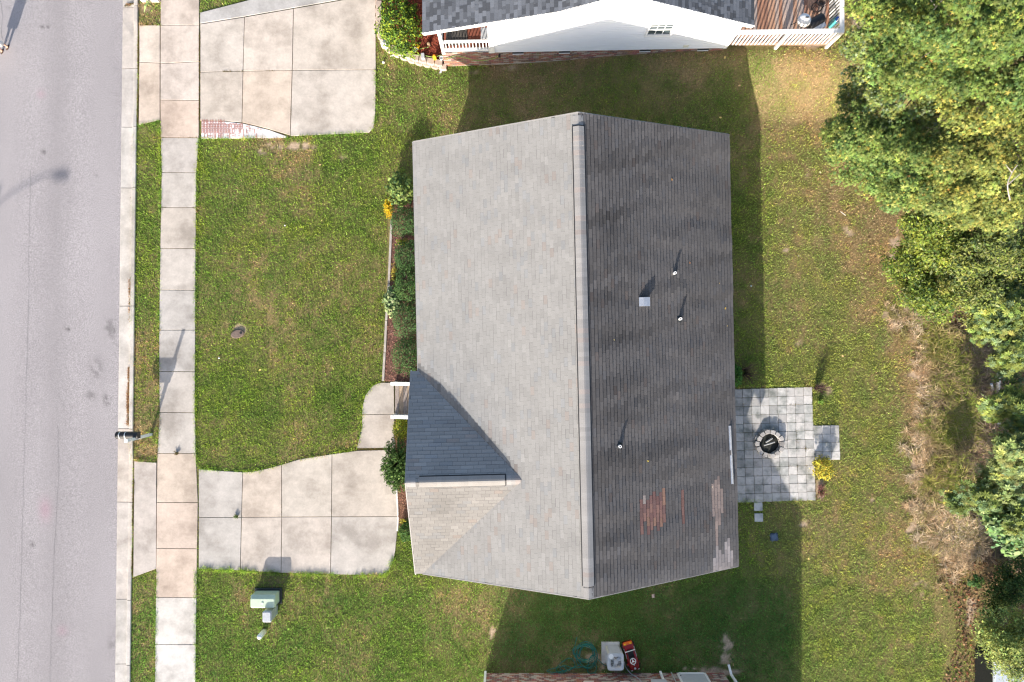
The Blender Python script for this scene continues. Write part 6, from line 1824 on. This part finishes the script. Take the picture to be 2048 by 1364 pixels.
tree('oak_sapling', 'brightest oak crown at the right edge beside the brush', (20.8, -4.7), [blob(2010, 905, 3.4, 44, 36, .7, 46), blob(2044, 940, 3.8, 40, 60, .9, 48), blob(1995, 945, 2.8, 30, 26, .6, 24)], 'rosette', .105, (.25, .30, .10), per=30, cr=.34, odd=OKO, trunk_r=.07, up=.9)
tree('oak_sapling', 'darker oak crown below the brightest one', (20.2, -6.6), [blob(1955, 990, 2.4, 40, 22, .5, 30), blob(2000, 1005, 2.8, 44, 34, .7, 40), blob(2040, 1030, 3.2, 36, 44, .8, 38), blob(1920, 1005, 1.6, 26, 14, .4, 14)], 'rosette', .115, (.15, .20, .05), per=30, cr=.32, odd=OKO, trunk_r=.07, up=.9)
tree('tulip_sapling', 'sapling with large rounded leaves over the leaf litter', (21.2, -8.2), [blob(1965, 1040, 2.2, 30, 22, .5, 14), blob(2044, 1090, 3.0, 30, 40, .8, 26), blob(2020, 1060, 2.4, 26, 20, .5, 10)], 'oak', .15, (.15, .25, .085), per=34, cr=.3, odd=OKO, trunk_r=.045, up=1.1)
tree('locust_tree', 'fine feathery yellow-green tree in the lower right corner', (20.4, -13.2), [blob(2000, 1290, 2.6, 46, 40, .7, 50), blob(2044, 1320, 3.0, 50, 50, .8, 60), blob(2040, 1250, 2.4, 34, 40, .6, 40), blob(1975, 1270, 1.9, 26, 34, .5, 24)], 'lance', .085, (.23, .28, .075), per=90, cr=.36, odd=[(.1, (.28, .3, .07))], trunk_r=.07)
tree('pine_shrub', 'dark low evergreen in the shade of the lower right edge', (20.6, -9.9), [blob(2000, 1170, 1.0, 44, 36, .5, 46), blob(2044, 1160, 1.4, 40, 60, .6, 50), blob(1985, 1215, .7, 26, 34, .35, 26)], 'lance', .09, (.045, .085, .02), per=80, cr=.32, odd=[(.1, (.16, .2, .05))], trunk_r=.05)
tree('pine_shrub', 'single tiny evergreen seedling standing in the dry grass', (18.95, -10.0), [blob(1951, 1160, .5, 12, 13, .3, 12)], 'lance', .07, (.05, .12, .03), per=70, cr=.16, trunk_r=.02, cat='shrub')

# --- bare whitish branches showing through the crowns
for (pts, l) in (([(2020, 400, 7.2), (2015, 370, 7.5), (2024, 345, 7.6), (2035, 330, 7.7)], 'forked bare grey branch among the yellow-green sweetgum leaves'), ([(1858, 30, 7.6), (1872, 14, 8.3), (1880, 4, 8.8)], 'bare twig near the top of the tallest sweetgum'), ([(1990, 655, 3.2), (2008, 664, 3.3), (2026, 672, 3.5)], 'bare pale branch across the young oak'), ([(1836, 78, 5.9), (1834, 62, 6.2), (1816, 52, 6.4)], 'thin bare branch beside the pale-tipped sweetgum')):
    m = MB(); P = [W(*p) for p in pts]; m.tube(spline(P, 4), [.022 - .014 * i / (4 * len(P)) for i in range(4 * (len(P) - 1) + 1)], 6, (.34, .31, .28))
    e = P[1]; m.tube([e, e + Vector((.25, .3, .2))], [.02, .008], 5, (.34, .31, .28)); m.tube([P[-2], P[-2] + Vector((-.3, .2, .15))], [.018, .006], 5, (.34, .31, .28))
    tag(m.build('bare_branch', MT['wood_x']), l, 'branch')

# ================================================================== GRASS (blades)
OFF = []      # where no lawn grows
def offp(pts): OFF.append([W2(a, b) for a, b in pts])
offp([(320, -100), (399, -100), (398, 270), (393, 341), (391, 550), (390, 800), (391, 905), (396, 925), (395, 1000), (393, 1190), (391, 1500), (308, 1500), (312, 1150), (313, 925), (319, 850), (318, 700), (320, 500), (323, 341)])
offp([(277, 50), (322, 50), (322, 240), (276, 250)]); offp([(267, 922), (314, 925), (313, 1138), (265, 1155)])
offp([(398, 47), (505, 28), (700, -4), (752, -100), (752, 225), (748, 256), (738, 266), (640, 271), (575, 276), (398, 278)])
offp([(398, 47), (400, 24), (505, -2), (700, -60), (752, -60), (700, -3)])
offp([(396, 938), (450, 942), (505, 943), (530, 938), (563, 929), (600, 918), (664, 908), (715, 901), (713, 897), (717, 880), (724, 853), (724, 815), (731, 789), (745, 771), (760, 765), (800, 765), (792, 940), (795, 1033), (794, 1070), (791, 1100), (786, 1125), (777, 1143), (764, 1151), (661, 1149), (562, 1146), (396, 1138)])
offp([(775, 420), (850, 400), (850, 764), (766, 762)]); offp([(790, 842), (850, 842), (850, 1062), (797, 1062)])
offp([(756, -60), (890, -60), (889, 128), (840, 117), (800, 105), (775, 91), (763, 74), (757, 55)])
offp([(1440, 774), (1624, 774), (1626, 851), (1677, 850), (1680, 920), (1630, 921), (1633, 1001), (1440, 1001)])
offp([(1508.5, 1005), (1525, 1005), (1525, 1021), (1508.5, 1021)]); offp([(1509.5, 1027), (1526, 1027), (1526, 1043), (1509.5, 1043)]); offp([(509, 1177), (564, 1177), (564, 1206), (509, 1206)]); offp([(461, 661), (489, 657), (490, 674), (462, 681)])
OFF.append([(p.x, p.y) for p in (HP(1.0, .3, 0), HP(WID - .4, .3, 0), HP(WID - .4, LEN - .3, 0), HP(1.0, LEN - .3, 0))])
OFF.append([(-2.8, 11.42), (9, 11.6), (12.6, 11.9), (12.6, 30), (-2.8, 30)]); OFF.append([(BX0, BY), (BX1, BY), (BX1, BY - 5), (BX0, BY - 5)])

def blades(name, n, xr, yr, hfun, wfun, colfun, density, lean=.75, parent=None):
    x = rng.uniform(*xr, n); y = rng.uniform(*yr, n)
    k = x > -16.40 + 0.0113 * y + .66
    x, y = x[k], y[k]
    k = np.ones(len(x), bool)
    for p in OFF:
        pa_ = np.array(p)
        b = (x > pa_[:, 0].min()) & (x < pa_[:, 0].max()) & (y > pa_[:, 1].min()) & (y < pa_[:, 1].max())
        if b.any(): k[b] &= ~in_poly(x[b], y[b], p)
    x, y = x[k], y[k]
    dr = dry_field(x, y); dt_ = dirt_field(x, y)
    keep = rng.random(len(x)) < density(x, y, dr, dt_)
    x, y, dr, dt_ = x[keep], y[keep], dr[keep], dt_[keep]
    n = len(x)
    h = hfun(x, y, dr) * rng.uniform(.6, 1.3, n); w = wfun(n)
    a = rng.uniform(0, 6.283, n); l = rng.uniform(.25, 1.1, n) * lean
    b = rng.uniform(0, 6.283, n)
    z = gz(x, y)
    bx, by_ = np.cos(b) * w / 2, np.sin(b) * w / 2
    v = np.stack([np.stack([x - bx, y - by_, z], -1), np.stack([x + bx, y + by_, z], -1), np.stack([x + np.cos(a) * h * l, y + np.sin(a) * h * l, z + h], -1)], 1)
    c = colfun(x, y, dr, dt_, n)
    np_mesh(name, v.reshape(-1, 3), np.arange(3 * n).reshape(-1, 3), np.repeat(c, 3, 0), MT['grass'], parent, kind='stuff')

def lawn_cols(x, y, dr, dt_, n):
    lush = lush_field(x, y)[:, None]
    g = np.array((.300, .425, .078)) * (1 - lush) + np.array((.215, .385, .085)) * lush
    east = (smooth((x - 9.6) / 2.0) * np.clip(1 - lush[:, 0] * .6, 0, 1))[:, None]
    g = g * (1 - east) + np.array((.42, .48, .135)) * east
    deep = (smooth((-(y) - 9.2) / 1.5) * smooth((x + 1.2) / 1.2) * smooth((12.2 - x) / .8))[:, None]  # brick house's shadow on the side lawn, painted in as darker green
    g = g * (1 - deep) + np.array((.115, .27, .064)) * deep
    t = np.array((.56, .44, .24)) * rng.uniform(.75, 1.15, (n, 1)) + np.array((.0, -.02, -.01)) * rng.random((n, 1))
    br = np.array((.25, .150, .075))
    pd = np.clip((dr - .36) * 1.15, .025, .95)
    u = rng.random(n) * .55 + .45 * np.clip((vnoise(x, y, 11, 88) - .5) * 1.5 + .5, 0, 1)
    c = np.where((u < pd)[:, None], t, g)
    c = np.where(((u < pd) & (rng.random(n) < .13))[:, None], br * np.ones((n, 3)), c)
    # tufts: small-scale patches of brighter and duller green
    tf = fbm(x, y, 9, 81, 3); tf2 = fbm(x, y, 1.3, 83, 3); mi = vnoise(x, y, 19, 85) * .5 + vnoise(x, y, 34, 87) * .5
    c = c * (0.66 + .70 * tf)[:, None] * (0.86 + .32 * tf2)[:, None] * np.clip(.58 + 1.0 * mi, .4, 1.7)[:, None]
    c = c * np.exp((tf2 - .5)[:, None] * np.array((.35, .0, -.3)) + (mi - .5)[:, None] * np.array((.25, .1, -.1)))
    nsh = (smooth((y - 7.2) / .8) * smooth((x + 2.6) / 1.0) * smooth((10.8 - x) / .6))[:, None]      # main house's shadow in the yard between the houses, darkened into the blade colour
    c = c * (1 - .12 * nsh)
    return c * np.exp(rng.normal(0, .20, (n, 1))) * np.exp(rng.normal(0, .05, (n, 3)))
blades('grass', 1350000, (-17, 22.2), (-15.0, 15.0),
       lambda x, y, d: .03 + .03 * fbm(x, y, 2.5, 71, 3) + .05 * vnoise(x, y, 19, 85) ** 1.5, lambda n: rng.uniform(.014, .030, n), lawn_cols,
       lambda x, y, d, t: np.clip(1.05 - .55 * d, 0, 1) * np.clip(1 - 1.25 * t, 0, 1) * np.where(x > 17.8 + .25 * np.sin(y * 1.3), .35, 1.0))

# taller tufts hanging over the pavement edges
def edge_tufts():
    segs = [([(268.5, 262), (268.5, 341), (265, 600), (263, 760), (262, 915)], (-1, 0)), ([(320, 252), (321, 341), (319, 500), (317, 700), (318, 850), (312, 915)], (1, 0)), ([(398, 280), (394, 341), (391.5, 550), (390, 800), (391, 905), (397, 936)], (-1, 0)),
            ([(398, 938), (450, 941), (505, 943), (530, 938), (563, 929), (600, 918), (664, 908), (712, 899)], (0, 1)), ([(713, 897), (717, 880), (724, 853), (724, 815), (731, 789), (745, 771), (762, 765)], (1, 0)), ([(398, 1138), (480, 1141), (562, 1146), (661, 1149), (764, 1151), (777, 1143), (788, 1115)], (0, 1)),
            ([(751, 140), (752, 225), (748, 256), (738, 266), (640, 271), (575, 276), (400, 278)], (-.5, .3)), ([(1628, 774), (1629, 850)], (-1, 0)), ([(1475, 773), (1624, 772)], (0, -1)), ([(1475, 1003), (1632, 1002)], (0, 1)), ([(278, 49), (320, 49)], (0, -1)), ([(278, 252), (320, 242)], (0, 1)), ([(313, 1140), (311, 1290), (309, 1364)], (0, 0)), ([(391, 1142), (392, 1364)], (0, 0)), ([(268, 920), (312, 922)], (0, -1)), ([(890, 130), (985, 131), (1450, 98)], (0, 0))]
    V = []; Cc = []
    for pts, _ in segs:
        hk = 1.5 if pts[0] == (398, 1138) else 1.0
        for a, b in zip(pts[:-1], pts[1:]):
            p0, p1 = np.array(W2(*a)), np.array(W2(*b)); L = np.linalg.norm(p1 - p0); n = int(L * 330 * hk)
            t = rng.random(n)[:, None]; p = p0 * (1 - t) + p1 * t + rng.normal(0, .035, (n, 2))
            wob = fbm(p[:, 0], p[:, 1], 2.0, 91, 3); k = rng.random(n) < np.clip((wob - .28) * 3.2, .08, 1); p = p[k]; n = len(p)
            h = rng.uniform(.05, .13, n) * hk; w = rng.uniform(.014, .028, n); an = rng.uniform(0, 6.28, n); l = rng.uniform(.4, 1.2, n); bb = rng.uniform(0, 6.28, n); z = gz(p[:, 0], p[:, 1])
            bx, by_ = np.cos(bb) * w / 2, np.sin(bb) * w / 2
            V.append(np.stack([np.stack([p[:, 0] - bx, p[:, 1] - by_, z], -1), np.stack([p[:, 0] + bx, p[:, 1] + by_, z], -1), np.stack([p[:, 0] + np.cos(an) * h * l, p[:, 1] + np.sin(an) * h * l, z + h], -1)], 1))
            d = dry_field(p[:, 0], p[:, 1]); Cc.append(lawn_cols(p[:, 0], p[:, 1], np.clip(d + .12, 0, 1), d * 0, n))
    V = np.concatenate(V); Cc = np.concatenate(Cc); n = len(V)
    np_mesh('edge_grass', V.reshape(-1, 3), np.arange(3 * n).reshape(-1, 3), np.repeat(Cc, 3, 0), MT['grass'], None, kind='stuff')
edge_tufts()
# weeds and straw in the joints
def joint_weeds():
    segs = [([(399, 52), (399, 140), (399, 240)], .8), ([(277, 60), (276, 150), (275, 248)], .8), ([(404, 144), (486, 142.5), (584, 141), (600, 140)], .35), ([(488, 36), (486, 142), (484, 244)], .12), ([(587, 20), (585, 140), (581, 270)], .4), ([(321, 275), (397, 275)], .45), ([(324, 414), (392, 416)], .7),
            ([(396, 940), (396, 1030), (395, 1110)], .35), ([(268, 960), (266, 1000), (265, 1060), (264, 1150)], .8), ([(664, 912), (662, 1145)], .25), ([(486, 945), (484, 1035)], .15), ([(563, 932), (563, 1030)], .15), ([(714, 898.5), (740, 898.5), (786, 898)], .9), ([(400, 241), (484, 246), (540, 260), (575, 273)], .25), ([(257, 740), (256, 830), (254, 860)], .9), ([(258, 575), (258, 610)], .4), ([(248, 10), (268, 6)], .9), ([(313, 930), (312, 1140)], .12)]
    for r_ in range(1, 13):
        segs.append(([(1472 + r_ * .58, 774 + r_ * 17.45), (1624 + r_ * .58, 774 + r_ * 17.45)], .16))
    for c_ in range(1, 9):
        segs.append(([(1624.5 - c_ * 17.4, 774), (1632 - c_ * 17.4, 1000)], .13))
    V = []; Cc = []
    for pts, dens in segs:
        for a, b in zip(pts[:-1], pts[1:]):
            p0, p1 = np.array(W2(*a)), np.array(W2(*b)); L = np.linalg.norm(p1 - p0); n = int(L * 420)
            t = rng.random(n)[:, None]; p = p0 * (1 - t) + p1 * t
            wob = fbm(p[:, 0], p[:, 1], 1.9, 95, 3)
            k = rng.random(n) < np.clip((wob - (.78 - .55 * dens)) * 5, 0, 1); p = p[k]
            sp = .012 + .03 * np.clip(fbm(p[:, 0], p[:, 1], 4, 97, 2) - .4, 0, 1)
            p = p + rng.normal(0, 1, p.shape) * sp[:, None]; n = len(p)
            if n == 0: continue
            h = rng.uniform(.02, .055, n); w = rng.uniform(.01, .022, n); an = rng.uniform(0, 6.28, n); l = rng.uniform(.5, 1.5, n); bb = rng.uniform(0, 6.28, n)
            z = np.full(n, -.02) - np.where(p[:, 0] < -15.9, .06, 0)
            bx, by_ = np.cos(bb) * w / 2, np.sin(bb) * w / 2
            V.append(np.stack([np.stack([p[:, 0] - bx, p[:, 1] - by_, z], -1), np.stack([p[:, 0] + bx, p[:, 1] + by_, z], -1), np.stack([p[:, 0] + np.cos(an) * h * l, p[:, 1] + np.sin(an) * h * l, z + h], -1)], 1))
            g = np.where((rng.random(n) < .5)[:, None], np.array((.12, .14, .035)), np.array((.26, .17, .07)))
            Cc.append(g * np.exp(rng.normal(0, .25, (n, 1))))
    V = np.concatenate(V); Cc = np.concatenate(Cc); n = len(V)
    np_mesh('joint_weeds', V.reshape(-1, 3), np.arange(3 * n).reshape(-1, 3), np.repeat(Cc, 3, 0), MT['grass'], None, kind='stuff')
joint_weeds()

# tall brush at the wood's edge: arching three-piece blades
def tall_grass(name, spots, per, col, hr, spread):
    V = []; T = []; Cc = []; base = 0
    for (px, py, rpx, cnt, hm) in spots:
        cx, cy = W2(px, py)
        for q in range(cnt):
            tx, ty = cx + random.gauss(0, rpx / 48 * .55), cy + random.gauss(0, rpx / 48 * .55)
            n = per
            a = rng.uniform(0, 6.28, n); h = hm * rng.uniform(*hr, n); l = rng.uniform(.35, 1.15, n) * spread; w = rng.uniform(.010, .022, n)
            bx_, by_ = tx + rng.normal(0, .05, n), ty + rng.normal(0, .05, n); z = gz(bx_, by_)
            dx, dy = np.cos(a), np.sin(a)
            def pt(f, zz, side): return np.stack([bx_ + dx * h * l * f - dy * w * side, by_ + dy * h * l * f + dx * w * side, z + h * zz], -1)
            v = np.stack([pt(0, 0, -.5), pt(0, 0, .5), pt(.35, .62, .5), pt(.35, .62, -.5), pt(1.0, .72 - .2, 0)], 1)
            V.append(v.reshape(-1, 3)); b = np.arange(n)[:, None] * 5 + base
            T.append(np.concatenate([b + np.array(k) for k in ((0, 1, 2), (0, 2, 3), (3, 2, 4))])); base += 5 * n
            cl = np.array(col[int(rng.integers(len(col)))]) * np.exp(rng.normal(0, .22, (n, 1)))
            Cc.append(np.repeat(cl, 5, 0))
    np_mesh(name, np.concatenate(V), np.concatenate(T), np.concatenate(Cc), MT['grass'], None, kind='stuff')
GRN = [(.36, .40, .09), (.46, .42, .13), (.27, .33, .07), (.56, .46, .22), (.46, .35, .20)]; STR = [(.74, .57, .37), (.62, .46, .29), (.78, .65, .48), (.40, .36, .15)]; DUN = [(.36, .24, .17), (.50, .38, .28), (.30, .23, .17), (.38, .36, .15)]
tall_grass('tall_green_grass', [(1885, 690, 30, 26, .75), (1900, 740, 40, 34, .8), (1925, 790, 36, 30, .8), (1905, 830, 34, 28, .75), (1880, 870, 34, 34, .7), (1930, 880, 30, 24, .75), (1890, 930, 36, 34, .7), (1925, 960, 30, 24, .7), (1870, 645, 24, 18, .6), (1920, 690, 36, 18, .7), (1860, 985, 24, 16, .5), (1945, 840, 24, 16, .7)], 34, GRN, (.35, .85), 1.15)
tall_grass('dry_straw_grass', [(1855, 720, 22, 30, .3), (1865, 780, 30, 46, .35), (1858, 840, 28, 46, .35), (1845, 900, 26, 44, .3), (1850, 960, 26, 36, .3), (1840, 1010, 24, 30, .3), (1890, 1050, 44, 60, .6), (1930, 1075, 40, 46, .6), (1910, 1110, 44, 50, .4), (1870, 1080, 30, 30, .4), (1860, 700, 22, 60, .25), (1850, 870, 24, 60, .25), (1835, 960, 22, 50, .2), (1875, 1010, 26, 50, .3), (1960, 1060, 24, 18, .5), (1940, 920, 36, 26, .5), (1915, 850, 36, 26, .5), (1900, 760, 30, 22, .5), (1830, 640, 40, 36, .35), (1880, 625, 40, 30, .5), (1790, 620, 24, 18, .2)], 30, STR, (.3, .8), 1.7)
tall_grass('brown_brush', [(1950, 680, 30, 40, .55), (1975, 730, 26, 40, .6), (1960, 790, 26, 36, .6), (1975, 860, 24, 36, .6), (1950, 910, 30, 40, .55), (1935, 960, 26, 26, .5), (1960, 640, 30, 30, .5), (1990, 1080, 40, 40, .3), (2000, 1110, 30, 30, .3), (2010, 740, 20, 20, .4), (1985, 960, 30, 26, .5), (1915, 735, 30, 20, .5), (1890, 800, 30, 20, .4)], 30, DUN, (.4, 1.1), 1.2)
# leaf litter under the trees
n = 16000
x = rng.uniform(17.0, 22.5, n); y = rng.uniform(-15, 13, n)
k = x > 18.0 + .5 * np.sin(y * .9); x, y = x[k], y[k]; n = len(x)
P = np.stack([x, y, gz(x, y) + .03 + rng.uniform(0, .03, n)], -1)
v, t, cc = leaf_arrays(P, unit(np.array([0, 0, 1.]) + rng.normal(0, .25, (n, 3))), rng.uniform(.06, .13, n), 'oak', leaf_colors(n, (.16, .095, .055), .35, [(.2, (.32, .20, .10)), (.05, (.30, .10, .05))]))
np_mesh('leaf_litter', v, t, cc, MT['leaf'], None, kind='stuff')
# clippings and dust lying in the gutter
n = 5200
segs = [((256.5, 735), (253.5, 850), 2600), ((266.5, 960), (265, 1140), 1500), ((250, 8), (266, 6), 500), ((257.5, 560), (257, 640), 400), ((268, 392), (267, 430), 200)]
V = []
for a, b, c in segs:
    p0, p1 = np.array(W2(*a)), np.array(W2(*b)); t = rng.random(c)[:, None]; p = p0 * (1 - t) + p1 * t; kk = rng.random(c) < np.clip((fbm(p[:, 0], p[:, 1], 2.4, 68, 4) - .36) * 4.5, .03, 1); p = p[kk]; c = len(p); p = p + rng.normal(0, .030, p.shape) * (.2 + 2.0 * fbm(p[:, 0], p[:, 1], 2.2, 66, 3)[:, None])
    V.append(np.concatenate([p, np.full((c, 1), -.055)], 1))
P = np.concatenate(V); P[:, 2] += rng.uniform(-.01, .02, len(P)); n = len(P)
v, t, cc = leaf_arrays(P, unit(np.array([0, 0, 1.]) + rng.normal(0, .4, (n, 3))), rng.uniform(.02, .06, n), 'lance', leaf_colors(n, (.36, .20, .10), .3))
np_mesh('gutter_clippings', v, t, cc, MT['leaf'], None, kind='stuff')
